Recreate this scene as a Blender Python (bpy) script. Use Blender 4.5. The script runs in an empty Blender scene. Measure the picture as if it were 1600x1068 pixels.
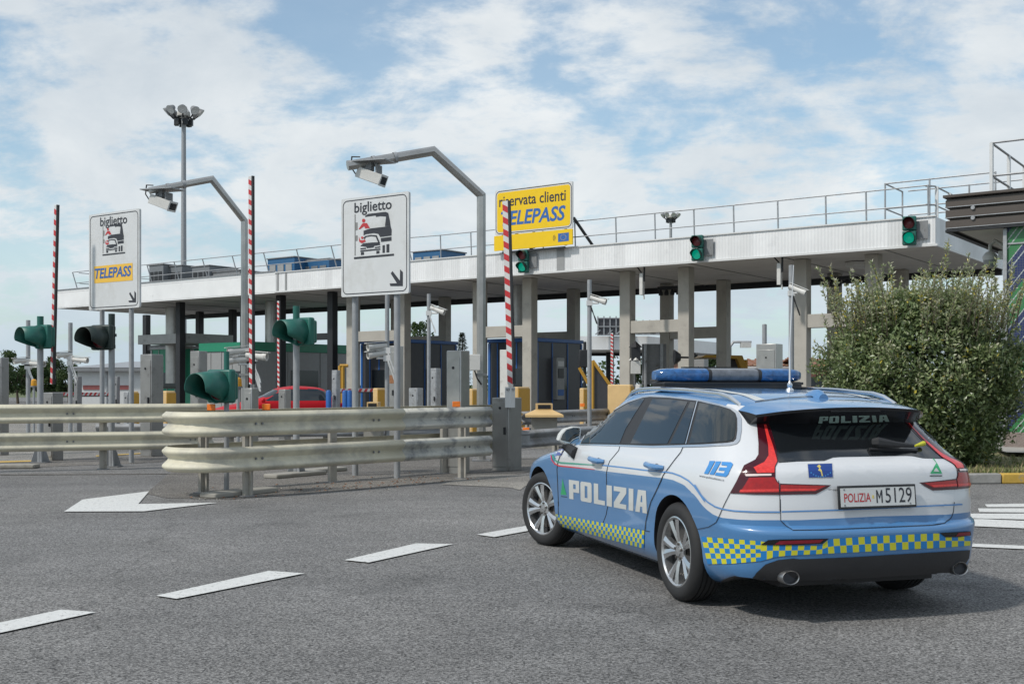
import bpy, bmesh, math, random
from mathutils import Vector, Matrix
from mathutils.bvhtree import BVHTree
random.seed(7)
SC = bpy.context.scene
COL = SC.collection
RAD = math.radians

# ------------------------------------------------------------------ camera, sky, sun, exposure
FPX, HY, CAMH = 1850.0, 600.0, 1.446        # focal length and horizon row (1600 px wide frame), eye height
cam_d = bpy.data.cameras.new('camera'); cam = bpy.data.objects.new('camera', cam_d); COL.objects.link(cam)
cam.location = (0, 0, CAMH); cam.rotation_euler = (RAD(90), 0, 0)
cam_d.sensor_width = 36; cam_d.lens = FPX / 1600 * 36
cam_d.shift_y = (HY - 534) / 1600
cam_d.clip_start = 0.1; cam_d.clip_end = 5000
SC.camera = cam

SUN_EL, SUN_AZ = 48.0, -122.0               # azimuth from +Y (view direction), clockwise
sun_d = bpy.data.lights.new('sun', 'SUN'); sun = bpy.data.objects.new('sun', sun_d); COL.objects.link(sun)
sd = Vector((math.sin(RAD(SUN_AZ)) * math.cos(RAD(SUN_EL)), math.cos(RAD(SUN_AZ)) * math.cos(RAD(SUN_EL)), math.sin(RAD(SUN_EL))))
sun.rotation_euler = (-sd).to_track_quat('-Z', 'Y').to_euler()
sun_d.energy = 2.75; sun_d.angle = RAD(4.0); sun_d.color = (1.0, 0.955, 0.89)

world = bpy.data.worlds.new("World"); SC.world = world; world.use_nodes = True
SKYMUL = (1.28, 1.50, 1.46, 1)
def build_world():
    nt = world.node_tree; N = nt.nodes; L = nt.links
    for n in list(N): N.remove(n)
    out = N.new('ShaderNodeOutputWorld'); bg = N.new('ShaderNodeBackground')
    sky = N.new('ShaderNodeTexSky'); sky.sky_type = 'NISHITA'; sky.sun_disc = False
    sky.sun_elevation = RAD(SUN_EL); sky.sun_rotation = RAD(SUN_AZ)
    sky.air_density = 1.0; sky.dust_density = 1.0; sky.ozone_density = 1.6
    tc = N.new('ShaderNodeTexCoord')
    sep = N.new('ShaderNodeSeparateXYZ'); L.new(tc.outputs['Generated'], sep.inputs[0])
    # project the direction on a flat cloud deck: (x, y) / (z + 0.12)
    zz = N.new('ShaderNodeMath'); zz.operation = 'MAXIMUM'; L.new(sep.outputs['Z'], zz.inputs[0]); zz.inputs[1].default_value = 0.0
    za = N.new('ShaderNodeMath'); za.operation = 'ADD'; L.new(zz.outputs[0], za.inputs[0]); za.inputs[1].default_value = 0.34
    dx = N.new('ShaderNodeMath'); dx.operation = 'DIVIDE'; L.new(sep.outputs['X'], dx.inputs[0]); L.new(za.outputs[0], dx.inputs[1])
    dy = N.new('ShaderNodeMath'); dy.operation = 'DIVIDE'; L.new(sep.outputs['Y'], dy.inputs[0]); L.new(za.outputs[0], dy.inputs[1])
    cmb = N.new('ShaderNodeCombineXYZ'); L.new(dx.outputs[0], cmb.inputs['X']); L.new(dy.outputs[0], cmb.inputs['Y'])
    def noise(scale, detail, rough, dist, off, sc=(1, 1, 1), rot=0.0):
        mp = N.new('ShaderNodeMapping'); mp.inputs['Location'].default_value = off; mp.inputs['Scale'].default_value = sc
        mp.inputs['Rotation'].default_value = (0, 0, rot)
        L.new(cmb.outputs[0], mp.inputs[0])
        n = N.new('ShaderNodeTexNoise'); n.inputs['Scale'].default_value = scale; n.inputs['Detail'].default_value = detail
        n.inputs['Roughness'].default_value = rough; n.inputs['Distortion'].default_value = dist
        L.new(mp.outputs[0], n.inputs['Vector']); return n.outputs[0]
    def math_(op, a, b):
        m = N.new('ShaderNodeMath'); m.operation = op
        for i, v in enumerate((a, b)):
            if isinstance(v, (int, float)): m.inputs[i].default_value = v
            else: L.new(v, m.inputs[i])
        return m.outputs[0]
    big = noise(1.5, 4, 0.55, 0.3, (3.1, 7.7, 0))
    mid = noise(4.6, 10, 0.62, 0.2, (1.3, 2.2, 0), (1, 1.0, 1), 0.5)
    fine = noise(15, 8, 0.62, 0.15, (9.0, 4.0, 0), (0.75, 1.2, 1), 0.2)
    s = math_('ADD', math_('MULTIPLY', big, 0.36), math_('ADD', math_('MULTIPLY', mid, 0.90), math_('MULTIPLY', fine, 0.36)))
    # clear gaps and thick patches, seen ones and added unseen ones: (azimuth px, row, radius, amount)
    for px, py, rad, amt in ((540, 10, .12, -.11), (1010, 120, .09, -.07), (1150, 150, .11, -.06), (1290, 60, .11, -.10), (1500, 175, .09, -.06), (160, 20, .07, -.06), (1460, 150, .08, -.05),
                             (600, 190, .20, .06), (150, 240, .25, .06), (250, 110, .16, .05), (1010, 60, .06, .12), (900, 75, .035, .12), (1500, 60, .085, .12), (790, 15, .04, .10), (1120, 230, .15, .05), (1560, 260, .10, .10),
                             (-430, -80, .16, -.20), (-300, -10, .09, -.14), (-560, -130, .12, -.16), (-380, -150, .05, .34), (-470, -50, .045, .32), (-330, -50, .04, .30), (-560, -10, .05, .30), (-260, 60, .04, .30), (-640, -150, .05, .3), (-900, 100, .20, -.12), (-300, 300, .15, -.08), (-1500, 100, .40, -.10)):  # unseen clouds and gaps added to shape the car window reflections
        d = Vector(((px - 800) / FPX, 1, (HY - py) / FPX)).normalized()
        ds = N.new('ShaderNodeVectorMath'); ds.operation = 'DISTANCE'; L.new(tc.outputs['Generated'], ds.inputs[0]); ds.inputs[1].default_value = d
        mr = N.new('ShaderNodeMapRange'); mr.interpolation_type = 'SMOOTHSTEP'; L.new(ds.outputs['Value'], mr.inputs[0]); mr.inputs[1].default_value = 0; mr.inputs[2].default_value = rad; mr.inputs[3].default_value = amt; mr.inputs[4].default_value = 0
        s = math_('ADD', s, mr.outputs[0])
    ramp = N.new('ShaderNodeValToRGB'); L.new(s, ramp.inputs[0]); ramp.color_ramp.interpolation = 'EASE'
    e = ramp.color_ramp.elements; e[0].position = 0.69; e[0].color = (0.20, 0.20, 0.20, 1); e[1].position = 0.925; e[1].color = (0.93, 0.93, 0.93, 1)
    # thicker veil near the horizon
    hz = N.new('ShaderNodeMapRange'); L.new(sep.outputs['Z'], hz.inputs[0])
    hz.inputs[1].default_value = 0.0; hz.inputs[2].default_value = 0.20; hz.inputs[3].default_value = 0.45; hz.inputs[4].default_value = 0.0
    fac = math_('MINIMUM', math_('ADD', ramp.outputs[0], hz.outputs[0]), 0.94)
    # cloud brightness: brighter cores, greyer thin bases
    cr = N.new('ShaderNodeValToRGB'); L.new(noise(2.1, 9, 0.62, 0.3, (5.5, 0.4, 0)), cr.inputs[0])
    cr.color_ramp.elements[0].position = 0.34; cr.color_ramp.elements[0].color = (6.4, 7.0, 7.5, 1)
    cr.color_ramp.elements[1].position = 0.66; cr.color_ramp.elements[1].color = (8.9, 9.15, 9.2, 1)
    # towards the horizon the veil turns bluish grey
    hc = N.new('ShaderNodeMapRange'); L.new(sep.outputs['Z'], hc.inputs[0]); hc.inputs[1].default_value = 0.02; hc.inputs[2].default_value = 0.14; hc.inputs[3].default_value = 0.75; hc.inputs[4].default_value = 0.0
    hm = N.new('ShaderNodeMix'); hm.data_type = 'RGBA'; L.new(hc.outputs[0], hm.inputs[0]); L.new(cr.outputs[0], hm.inputs[6]); hm.inputs[7].default_value = (5.0, 6.3, 7.4, 1)
    skb = N.new('ShaderNodeMix'); skb.data_type = 'RGBA'; skb.blend_type = 'MULTIPLY'; skb.inputs[0].default_value = 1; L.new(sky.outputs[0], skb.inputs[6]); skb.inputs[7].default_value = SKYMUL
    mx = N.new('ShaderNodeMix'); mx.data_type = 'RGBA'; L.new(fac, mx.inputs[0])
    L.new(skb.outputs[2], mx.inputs[6]); L.new(hm.outputs[2], mx.inputs[7])
    L.new(mx.outputs[2], bg.inputs[0]); bg.inputs[1].default_value = 0.10
    L.new(bg.outputs[0], out.inputs[0])
build_world()
SC.view_settings.view_transform = 'Standard'; SC.view_settings.look = 'None'
SC.view_settings.exposure = 0.0; SC.view_settings.gamma = 1.0
SC.cycles.max_bounces = 6; SC.cycles.diffuse_bounces = 3; SC.cycles.glossy_bounces = 3
SC.cycles.transmission_bounces = 4; SC.cycles.transparent_max_bounces = 8

# ------------------------------------------------------------------ geometry helpers
def W(px, py, Z): return Vector(((px - 800) / FPX * Z, Z, CAMH + (HY - py) / FPX * Z))
def G(px, py, z=0.0):
    Z = FPX * (CAMH - z) / (py - HY); return Vector(((px - 800) / FPX * Z, Z, z))
def WX(px, Z): return (px - 800) / FPX * Z
def WZ(py, Z): return CAMH + (HY - py) / FPX * Z
CAMP = Vector((0, 0, CAMH))
def ray(px, py): return Vector(((px - 800) / FPX, 1.0, (HY - py) / FPX))
def onplane(px, py, P0, n):
    d = ray(px, py); return CAMP + d * ((P0 - CAMP).dot(n) / d.dot(n))
UP = Vector((0, 0, 1))
EC = Vector((-0.79, 0.613, 0)).normalized()      # along the canopy, to the far left
EL = Vector((0.566, 0.825, 0)).normalized()      # along the lanes, away from the eye
CN = Vector((-EC.y, EC.x, 0)) ; CN = CN if CN.y < 0 else -CN   # faces the camera
def V(*a): return Vector(a)
def axes(x, y=None):
    x = Vector(x).normalized(); z = UP; y = z.cross(x).normalized() if y is None else Vector(y).normalized()
    return (x, y, x.cross(y).normalized())
WORLDAX = (V(1, 0, 0), V(0, 1, 0), V(0, 0, 1))
LANE = (EL, Vector((-EL.y, EL.x, 0)), UP)        # x along lane, y to the left

class MB:
    def __init__(s): s.v = []; s.f = []; s.fm = []; s.mats = []
    def mi(s, m):
        if m not in s.mats: s.mats.append(m)
        return s.mats.index(m)
    def addv(s, pts):
        b = len(s.v); s.v.extend([tuple(p) for p in pts]); return b
    def poly(s, pts, m):
        b = s.addv(pts); s.f.append(tuple(range(b, b + len(pts)))); s.fm.append(s.mi(m))
    def faces(s, pts, fs, m):
        b = s.addv(pts); k = s.mi(m)
        for f in fs: s.f.append(tuple(b + i for i in f)); s.fm.append(k)
    def box(s, c, size, m, ax=WORLDAX, base=False):
        """c centre (or centre of the bottom face when base), size along ax"""
        c = Vector(c); x, y, z = [Vector(a) * (d / 2) for a, d in zip(ax, size)]
        if base: c = c + z
        P = [c + sx * x + sy * y + sz * z for sz in (-1, 1) for sx, sy in ((-1, -1), (1, -1), (1, 1), (-1, 1))]
        s.faces(P, [(3, 2, 1, 0), (4, 5, 6, 7), (0, 1, 5, 4), (1, 2, 6, 5), (2, 3, 7, 6), (3, 0, 4, 7)], m)
    def prism(s, poly, ext, m, m2=None):
        """poly list of 3d points, extruded by vector ext"""
        n = len(poly); A = [Vector(p) for p in poly]; B = [p + ext for p in A]
        nn = Vector((0, 0, 0))
        for i in range(n): nn += A[i].cross(A[(i + 1) % n])
        if nn.dot(ext) > 0: A, B = A[::-1], B[::-1]
        b = s.addv(A + B); k = s.mi(m)
        s.f.append(tuple(range(n))) if False else None
        s.f.append(tuple(b + i for i in range(n))); s.fm.append(k)
        s.f.append(tuple(b + n + i for i in reversed(range(n)))); s.fm.append(s.mi(m2 or m))
        for i in range(n):
            j = (i + 1) % n
            s.f.append((b + j, b + i, b + n + i, b + n + j)); s.fm.append(k)
    def tube(s, path, r, m, n=8, caps=True, closed=False, square=False):
        P = [Vector(p) for p in path]; K = len(P)
        rs = r if isinstance(r, (list, tuple)) else [r] * K
        up = None; rings = []
        for i in range(K):
            if closed: d = P[(i + 1) % K] - P[i - 1]
            elif i == 0: d = P[1] - P[0]
            elif i == K - 1: d = P[-1] - P[-2]
            else: d = (P[i + 1] - P[i]).normalized() + (P[i] - P[i - 1]).normalized()
            d.normalize()
            if up is None:
                a = V(0, 0, 1) if abs(d.z) < 0.95 else V(1, 0, 0)
                up = (a - d * a.dot(d)).normalized()
            else:
                up = (up - d * up.dot(d)).normalized()
            sd_ = d.cross(up); k = 1.0
            if 0 < i < K - 1 and not closed:
                c = (P[i + 1] - P[i]).normalized().dot((P[i] - P[i - 1]).normalized()); k = 1 / max(0.5, math.sqrt((1 + c) / 2))
            rings.append([P[i] + (up * math.cos(a) + sd_ * math.sin(a)) * rs[i] * (k if k < 1.05 else k) for a in [2 * math.pi * (j + .5) / n for j in range(n)]])
        b = s.addv([p for R in rings for p in R]); k = s.mi(m)
        for i in range(K if closed else K - 1):
            i2 = (i + 1) % K
            for j in range(n):
                j2 = (j + 1) % n
                s.f.append((b + i * n + j, b + i * n + j2, b + i2 * n + j2, b + i2 * n + j)); s.fm.append(k)
        if caps and not closed:
            s.f.append(tuple(b + j for j in reversed(range(n)))); s.fm.append(k)
            s.f.append(tuple(b + (K - 1) * n + j for j in range(n))); s.fm.append(k)
    def lathe(s, prof, o, ax, m, n=24, a0=0.0, a1=2 * math.pi, mats=None):
        """prof [(r, h)] about axis ax[2] at o"""
        o = Vector(o); x, y, z = ax; full = abs(a1 - a0 - 2 * math.pi) < 1e-6; cnt = n if full else n + 1
        pts = []
        for r, h in prof:
            for j in range(cnt):
                a = a0 + (a1 - a0) * j / n
                pts.append(o + x * (r * math.cos(a)) + y * (r * math.sin(a)) + z * h)
        b = s.addv(pts)
        for i in range(len(prof) - 1):
            k = s.mi(mats[i] if mats else m)
            for j in range(n):
                j2 = (j + 1) % cnt
                s.f.append((b + i * cnt + j, b + i * cnt + j2, b + (i + 1) * cnt + j2, b + (i + 1) * cnt + j)); s.fm.append(k)
    def disc(s, o, ax, r, m, n=20):
        s.poly([Vector(o) + ax[0] * (r * math.cos(2 * math.pi * j / n)) + ax[1] * (r * math.sin(2 * math.pi * j / n)) for j in range(n)], m)
    def sweep(s, path, prof, outs, m, closed_prof=False, caps=False):
        """profile [(out, z)] carried along a plan path; outs = outward plan vectors per path point"""
        n = len(prof); b = s.addv([Vector(p) + Vector(o) * q + UP * h for p, o in zip(path, outs) for q, h in prof]); k = s.mi(m)
        for i in range(len(path) - 1):
            for j in range(n if closed_prof else n - 1):
                j2 = (j + 1) % n
                s.f.append((b + i * n + j, b + i * n + j2, b + (i + 1) * n + j2, b + (i + 1) * n + j)); s.fm.append(k)
    def build(s, name, parent=None, sharp=32, bevel=0, smooth=True, solid=0):
        me = bpy.data.meshes.new(name)
        off = WL.get(parent.name, V(0, 0, 0)) if parent else V(0, 0, 0)
        if parent is None and s.v:                # a thing that is one mesh gets its origin at its base
            n = len(s.v); off = V(sum(p[0] for p in s.v) / n, sum(p[1] for p in s.v) / n, min(p[2] for p in s.v))
        me.from_pydata([(p[0] - off.x, p[1] - off.y, p[2] - off.z) for p in s.v], [], s.f)
        for m in s.mats: me.materials.append(m)
        me.polygons.foreach_set('material_index', s.fm)
        if smooth:
            me.polygons.foreach_set('use_smooth', [True] * len(me.polygons))
            bm = bmesh.new(); bm.from_mesh(me); th = RAD(sharp)
            for e in bm.edges:
                if len(e.link_faces) == 2 and e.calc_face_angle(0) > th: e.smooth = False
            bm.to_mesh(me); bm.free()
        me.update()
        o = bpy.data.objects.new(name, me); COL.objects.link(o)
        if parent: o.parent = parent
        else: o.location = off
        WL[o.name] = off
        if bevel:
            bv = o.modifiers.new('bevel', 'BEVEL'); bv.width = bevel; bv.segments = 2; bv.limit_method = 'ANGLE'; bv.angle_limit = RAD(50)
        if solid:
            sm = o.modifiers.new('solid', 'SOLIDIFY'); sm.thickness = solid; sm.offset = 0
        return o
WL = {}
def tag(o, label, cat, group=None):
    o['label'] = label; o['category'] = cat
    if group: o['group'] = group
    return o
def thing(name, label, cat, loc, group=None):
    o = bpy.data.objects.new(name, None); COL.objects.link(o); o.location = loc; o.empty_display_size = 0.2
    WL[o.name] = Vector(loc); return tag(o, label, cat, group)
def structure(o): o['kind'] = 'structure'; return o
def dup(root, loc=None, rotz=0.0, label=None, scale=None):
    def cp(o, par):
        c = o.copy(); COL.objects.link(c)
        if par is not None: c.parent = par
        WL[c.name] = WL.get(o.name, V(0, 0, 0))
        for ch in list(o.children): cp(ch, c)
        return c
    c = cp(root, None)
    if loc is not None: c.location = loc
    c.rotation_euler = (0, 0, rotz)
    if scale: c.scale = (scale, scale, scale)
    if label: c['label'] = label
    return c

_tx = {}
def text_shape(s, bold=0.0, shear=0.0):
    key = (s, bold, shear)
    if key in _tx: return _tx[key]
    cu = bpy.data.curves.new('t', 'FONT'); cu.body = s; cu.size = 1.0; cu.offset = bold; cu.shear = shear; cu.resolution_u = 3
    ob = bpy.data.objects.new('t', cu); COL.objects.link(ob); bpy.context.view_layer.update()
    dg = bpy.context.evaluated_depsgraph_get(); ev = ob.evaluated_get(dg); me = ev.to_mesh()
    v = [(p.co.x, p.co.y) for p in me.vertices]; f = [tuple(p.vertices) for p in me.polygons]; ev.to_mesh_clear()
    bpy.data.objects.remove(ob); bpy.data.curves.remove(cu)
    x0 = min(p[0] for p in v); x1 = max(p[0] for p in v)
    v = [((p[0] - x0) / (x1 - x0), p[1] / (x1 - x0)) for p in v]     # width 1, baseline 0
    _tx[key] = (v, f); return v, f
def text_on(mb, s, A, B, n, m, bold=0.0, shear=0.0, hs=1.0, off=0.004):
    """text with its baseline from A to B on a plane with normal n"""
    v, f = text_shape(s, bold, shear); x = B - A; w = x.length
    up = n.cross(x).normalized(); 
    if up.z < 0: up = -up
    P = [A + x * p[0] + up * (p[1] * w * hs) + n * off for p in v]
    c = (P[f[0][1]] - P[f[0][0]]).cross(P[f[0][2]] - P[f[0][1]]).dot(n)
    mb.faces(P, f if c >= 0 else [tuple(reversed(q)) for q in f], m)

# ------------------------------------------------------------------ materials
MATS = {}
def mat(name, col, rough=0.6, metal=0.0, var=0.12, vs=6.0, bump=0.0, bs=60.0, spec=0.5, coat=0.0, dirt=None, ds=3.0, da=(0.55, 0.7), emit=None, es=0.0):
    m = bpy.data.materials.new(name); m.use_nodes = True; nt = m.node_tree; N = nt.nodes; L = nt.links
    b = N['Principled BSDF']; b.inputs['Roughness'].default_value = rough; b.inputs['Metallic'].default_value = metal
    b.inputs['Specular IOR Level'].default_value = spec
    if coat: b.inputs['Coat Weight'].default_value = coat; b.inputs['Coat Roughness'].default_value = 0.04
    tc = N.new('ShaderNodeTexCoord'); c = col
    def rgb(c): return (c[0], c[1], c[2], 1)
    no = N.new('ShaderNodeTexNoise'); no.inputs['Scale'].default_value = vs; no.inputs['Detail'].default_value = 6; no.inputs['Roughness'].default_value = 0.62
    L.new(tc.outputs['Object'], no.inputs['Vector'])
    mr = N.new('ShaderNodeMapRange'); L.new(no.outputs[0], mr.inputs[0]); mr.inputs[1].default_value = 0.25; mr.inputs[2].default_value = 0.75
    mr.inputs[3].default_value = 1 - var; mr.inputs[4].default_value = 1 + var
    mx = N.new('ShaderNodeMix'); mx.data_type = 'RGBA'; mx.blend_type = 'MULTIPLY'; mx.inputs[0].default_value = 1.0
    mx.inputs[6].default_value = rgb(c); L.new(mr.outputs[0], mx.inputs[7]); last = mx.outputs[2]
    if dirt:
        d = N.new('ShaderNodeTexNoise'); d.inputs['Scale'].default_value = ds; d.inputs['Detail'].default_value = 8; d.inputs['Roughness'].default_value = 0.7
        L.new(tc.outputs['Object'], d.inputs['Vector'])
        r = N.new('ShaderNodeMapRange'); L.new(d.outputs[0], r.inputs[0]); r.inputs[1].default_value = da[0]; r.inputs[2].default_value = da[1]
        m2 = N.new('ShaderNodeMix'); m2.data_type = 'RGBA'; L.new(r.outputs[0], m2.inputs[0]); L.new(last, m2.inputs[6]); m2.inputs[7].default_value = rgb(dirt); last = m2.outputs[2]
    L.new(last, b.inputs['Base Color'])
    if bump:
        bn = N.new('ShaderNodeTexNoise'); bn.inputs['Scale'].default_value = bs; bn.inputs['Detail'].default_value = 4
        L.new(tc.outputs['Object'], bn.inputs['Vector'])
        bp = N.new('ShaderNodeBump'); bp.inputs['Strength'].default_value = bump; bp.inputs['Distance'].default_value = 0.02
        L.new(bn.outputs[0], bp.inputs['Height']); L.new(bp.outputs[0], b.inputs['Normal'])
    if emit: b.inputs['Emission Color'].default_value = rgb(emit); b.inputs['Emission Strength'].default_value = es
    MATS[name] = m; return m
M_white = mat('white_paint', (.62, .62, .61), .45, var=.06)
M_sign = mat('sign_white', (.60, .61, .61), .5, var=.04, vs=2, dirt=(.50, .50, .48), ds=2.2, da=(.48, .72))
M_black = mat('black_paint', (.03, .033, .04), .5)
M_ink = mat('sign_ink', (.028, .03, .038), .5)
M_red = mat('sign_red', (.45, .035, .04), .5, var=.08)
M_yel = mat('sign_yellow', (.80, .52, .0), .5, var=.03, vs=3)
M_yel2 = mat('panel_yellow', (.78, .47, .06), .5, var=.04, vs=3)
M_blueink = mat('sign_blue', (.03, .12, .36), .5)
M_galv = mat('galvanised', (.34, .35, .36), .5, .35, var=.22, vs=9, dirt=(.2, .19, .18), ds=5)
M_galvd = mat('galvanised_dull', (.22, .225, .23), .6, .2, var=.2, vs=8, dirt=(.13, .12, .11), ds=4)
M_steel = mat('brushed_steel', (.42, .41, .39), .36, .75, var=.15, vs=4)
M_steeld = mat('stainless_dull', (.30, .295, .285), .42, .55, var=.14, vs=2.5, dirt=(.16, .15, .14), ds=2)
M_pole = mat('grey_pole', (.30, .31, .32), .55, .15, var=.14, vs=8)
M_conc = mat('concrete', (.30, .285, .25), .85, var=.14, vs=2.2, bump=.15, bs=40, dirt=(.2, .185, .16), ds=1.6)
M_dark = mat('dark_steel', (.022, .023, .026), .5, .2)
M_soffit = mat('soffit', (.60, .57, .53), .8, var=.10, vs=.8, dirt=(.45, .42, .38), ds=.5)
M_green = mat('green_housing', (.013, .115, .090), .45, var=.18, vs=5, dirt=(.03, .10, .08), ds=4)
M_greend = mat('dark_green_housing', (.014, .028, .024), .5, var=.2)
M_booth_g = mat('green_panel', (.012, .22, .12), .45, var=.08)
M_booth_b = mat('blue_panel', (.016, .045, .13), .4, var=.12)
M_booth_bf = mat('blue_frame', (.02, .11, .36), .4, var=.1)
M_booth_d = mat('dark_panel', (.05, .05, .056), .4, var=.12)
M_greyp = mat('grey_panel', (.30, .30, .295), .5, .1, var=.08)
M_tan = mat('tan_paint', (.62, .42, .19), .6, var=.10, vs=3)
M_ochre = mat('ochre_paint_and_shade', (.48, .26, .03), .55, var=.12, vs=3)  # rails and frames; also painted shade on the tan block sides
M_orange = mat('orange_reflector', (.85, .20, .02), .35, var=.15, vs=20)
M_rubber = mat('rubber', (.02, .02, .021), .75, var=.2, bump=.1, bs=80)
M_lensr = mat('red_lens', (.10, .012, .015), .25, var=.2, vs=30)
M_lensg = mat('green_lens_lit', (.01, .30, .20), .3, emit=(.0, .62, .40), es=.32)
M_lensd = mat('dark_lens', (.012, .012, .013), .3)
M_roofing = mat('roof_felt', (.22, .22, .21), .85)
M_glassd = mat('dark_glass', (.012, .016, .02), .06, var=.0, spec=.6)
M_whitebox = mat('white_box', (.58, .57, .54), .5, var=.08, dirt=(.35, .33, .3), ds=5)
M_cable = mat('cable', (.03, .03, .03), .6)
def stripes_mat(name, cols, axis_vec, period, duty, rough=.5, var=.1):
    """hard repeated stripes along a direction in object space"""
    m = mat(name, cols[0], rough, var=var); nt = m.node_tree; N = nt.nodes; L = nt.links; b = N['Principled BSDF']
    tc = N.new('ShaderNodeTexCoord'); dt = N.new('ShaderNodeVectorMath'); dt.operation = 'DOT_PRODUCT'
    L.new(tc.outputs['Object'], dt.inputs[0]); dt.inputs[1].default_value = axis_vec
    dv = N.new('ShaderNodeMath'); dv.operation = 'DIVIDE'; L.new(dt.outputs['Value'], dv.inputs[0]); dv.inputs[1].default_value = period
    fr = N.new('ShaderNodeMath'); fr.operation = 'FRACT'; L.new(dv.outputs[0], fr.inputs[0])
    rp = N.new('ShaderNodeValToRGB'); L.new(fr.outputs[0], rp.inputs[0]); rp.color_ramp.interpolation = 'CONSTANT'
    el = rp.color_ramp.elements; el[0].position = 0; el[0].color = (*cols[0], 1); el[1].position = duty; el[1].color = (*cols[1], 1)
    x = duty
    for c, d in zip(cols[2:], [d for d in (duty2 for duty2 in [])]): pass
    mx = [n for n in N if n.type == 'MIX'][0]; L.new(rp.outputs[0], mx.inputs[6])
    return m, rp
# ------------------------------------------------------------------ ground
def asphalt_mat(name, c0, c1, coarse=1.0):
    m = bpy.data.materials.new(name); m.use_nodes = True; nt = m.node_tree; N = nt.nodes; L = nt.links; b = N['Principled BSDF']
    tc = N.new('ShaderNodeTexCoord'); O = tc.outputs['Object']
    def noise(sc, det=2, rough=.5, dist=0):
        n = N.new('ShaderNodeTexNoise'); n.inputs['Scale'].default_value = sc; n.inputs['Detail'].default_value = det
        n.inputs['Roughness'].default_value = rough; n.inputs['Distortion'].default_value = dist; L.new(O, n.inputs['Vector']); return n.outputs[0]
    def ramp(x, a, b_, lo, hi):
        r = N.new('ShaderNodeMapRange'); L.new(x, r.inputs[0]); r.inputs[1].default_value = a; r.inputs[2].default_value = b_; r.inputs[3].default_value = lo; r.inputs[4].default_value = hi; return r.outputs[0]
    def mul(a, b_):
        k = N.new('ShaderNodeMath'); k.operation = 'MULTIPLY'; L.new(a, k.inputs[0]); L.new(b_, k.inputs[1]); return k.outputs[0]
    vo = N.new('ShaderNodeTexVoronoi'); vo.inputs['Scale'].default_value = 95 * coarse; L.new(O, vo.inputs['Vector'])
    sv = N.new('ShaderNodeSeparateColor'); L.new(vo.outputs['Color'], sv.inputs[0])
    stone = ramp(sv.outputs[0], 0, 1, .30, 1.80)
    grain = ramp(noise(55 * coarse, 3, .7), .3, .7, .62, 1.38)
    blot = ramp(noise(.45, 6, .65, .4), .32, .68, .86, 1.14)
    tracks = ramp(noise(2.2, 5, .6, .2), .3, .7, .93, 1.07)
    k = mul(mul(stone, grain), mul(blot, tracks))
    # long cracks and seams
    cv = N.new('ShaderNodeTexVoronoi'); cv.feature = 'DISTANCE_TO_EDGE'; cv.inputs['Scale'].default_value = .16
    wn = N.new('ShaderNodeTexNoise'); wn.inputs['Scale'].default_value = 1.1; wn.inputs['Detail'].default_value = 6; L.new(O, wn.inputs['Vector'])
    wv = N.new('ShaderNodeVectorMath'); wv.operation = 'SCALE'; L.new(wn.outputs['Color'], wv.inputs[0]); wv.inputs['Scale'].default_value = .9
    av = N.new('ShaderNodeVectorMath'); av.operation = 'ADD'; L.new(O, av.inputs[0]); L.new(wv.outputs[0], av.inputs[1]); L.new(av.outputs[0], cv.inputs['Vector'])
    crack = ramp(cv.outputs['Distance'], .0, .004, .74, 1.0)
    # faint oil spots
    oil = ramp(noise(.9, 3, .5), .60, .72, 1.0, .78)
    # darker wheel paths along the lanes
    mp = N.new('ShaderNodeMapping'); mp.inputs['Rotation'].default_value = (0, 0, -.6); mp.inputs['Scale'].default_value = (.12, 1.1, 1); L.new(O, mp.inputs[0])
    wp = N.new('ShaderNodeTexNoise'); wp.inputs['Scale'].default_value = 1; wp.inputs['Detail'].default_value = 5; wp.inputs['Roughness'].default_value = .6; L.new(mp.outputs[0], wp.inputs['Vector'])
    oil = mul(oil, ramp(wp.outputs[0], .38, .62, .90, 1.06))
    k = mul(k, mul(crack, oil))
    mx = N.new('ShaderNodeMix'); mx.data_type = 'RGBA'; L.new(ramp(noise(.22, 4, .6), .35, .65, 0, 1), mx.inputs[0])
    mx.inputs[6].default_value = (*c0, 1); mx.inputs[7].default_value = (*c1, 1)
    m2 = N.new('ShaderNodeMix'); m2.data_type = 'RGBA'; m2.blend_type = 'MULTIPLY'; m2.inputs[0].default_value = 1; L.new(mx.outputs[2], m2.inputs[6]); L.new(k, m2.inputs[7])
    L.new(m2.outputs[2], b.inputs['Base Color']); b.inputs['Roughness'].default_value = .85; b.inputs['Specular IOR Level'].default_value = .35
    bp = N.new('ShaderNodeBump'); bp.inputs['Strength'].default_value = .55; bp.inputs['Distance'].default_value = .006
    L.new(vo.outputs['Distance'], bp.inputs['Height']); L.new(bp.outputs[0], b.inputs['Normal'])
    return m
M_asph = asphalt_mat('asphalt', (.150, .147, .144), (.172, .167, .161))
M_asph2 = asphalt_mat('worn_asphalt', (.20, .19, .175), (.24, .225, .20), 1.3)
M_asph3 = asphalt_mat('brown_asphalt', (.125, .117, .108), (.165, .152, .136), .9)
M_roadpaint = mat('road_paint', (.62, .62, .60), .7, var=.10, vs=14, bump=.2, bs=160, dirt=(.20, .195, .19), ds=26, da=(.55, .66))
M_roadyel = mat('road_yellow', (.55, .36, .08), .7, dirt=(.25, .2, .1), ds=12)
M_field = mat('meadow', (.10, .12, .045), .9, var=.3, vs=.3)
M_kerb = mat('kerb_stone', (.30, .29, .27), .85, var=.2, vs=7, bump=.2, dirt=(.17, .16, .15), ds=6)
M_kerby = mat('kerb_yellow', (.52, .33, .06), .8, var=.2, vs=9, dirt=(.28, .25, .2), ds=9)

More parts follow.
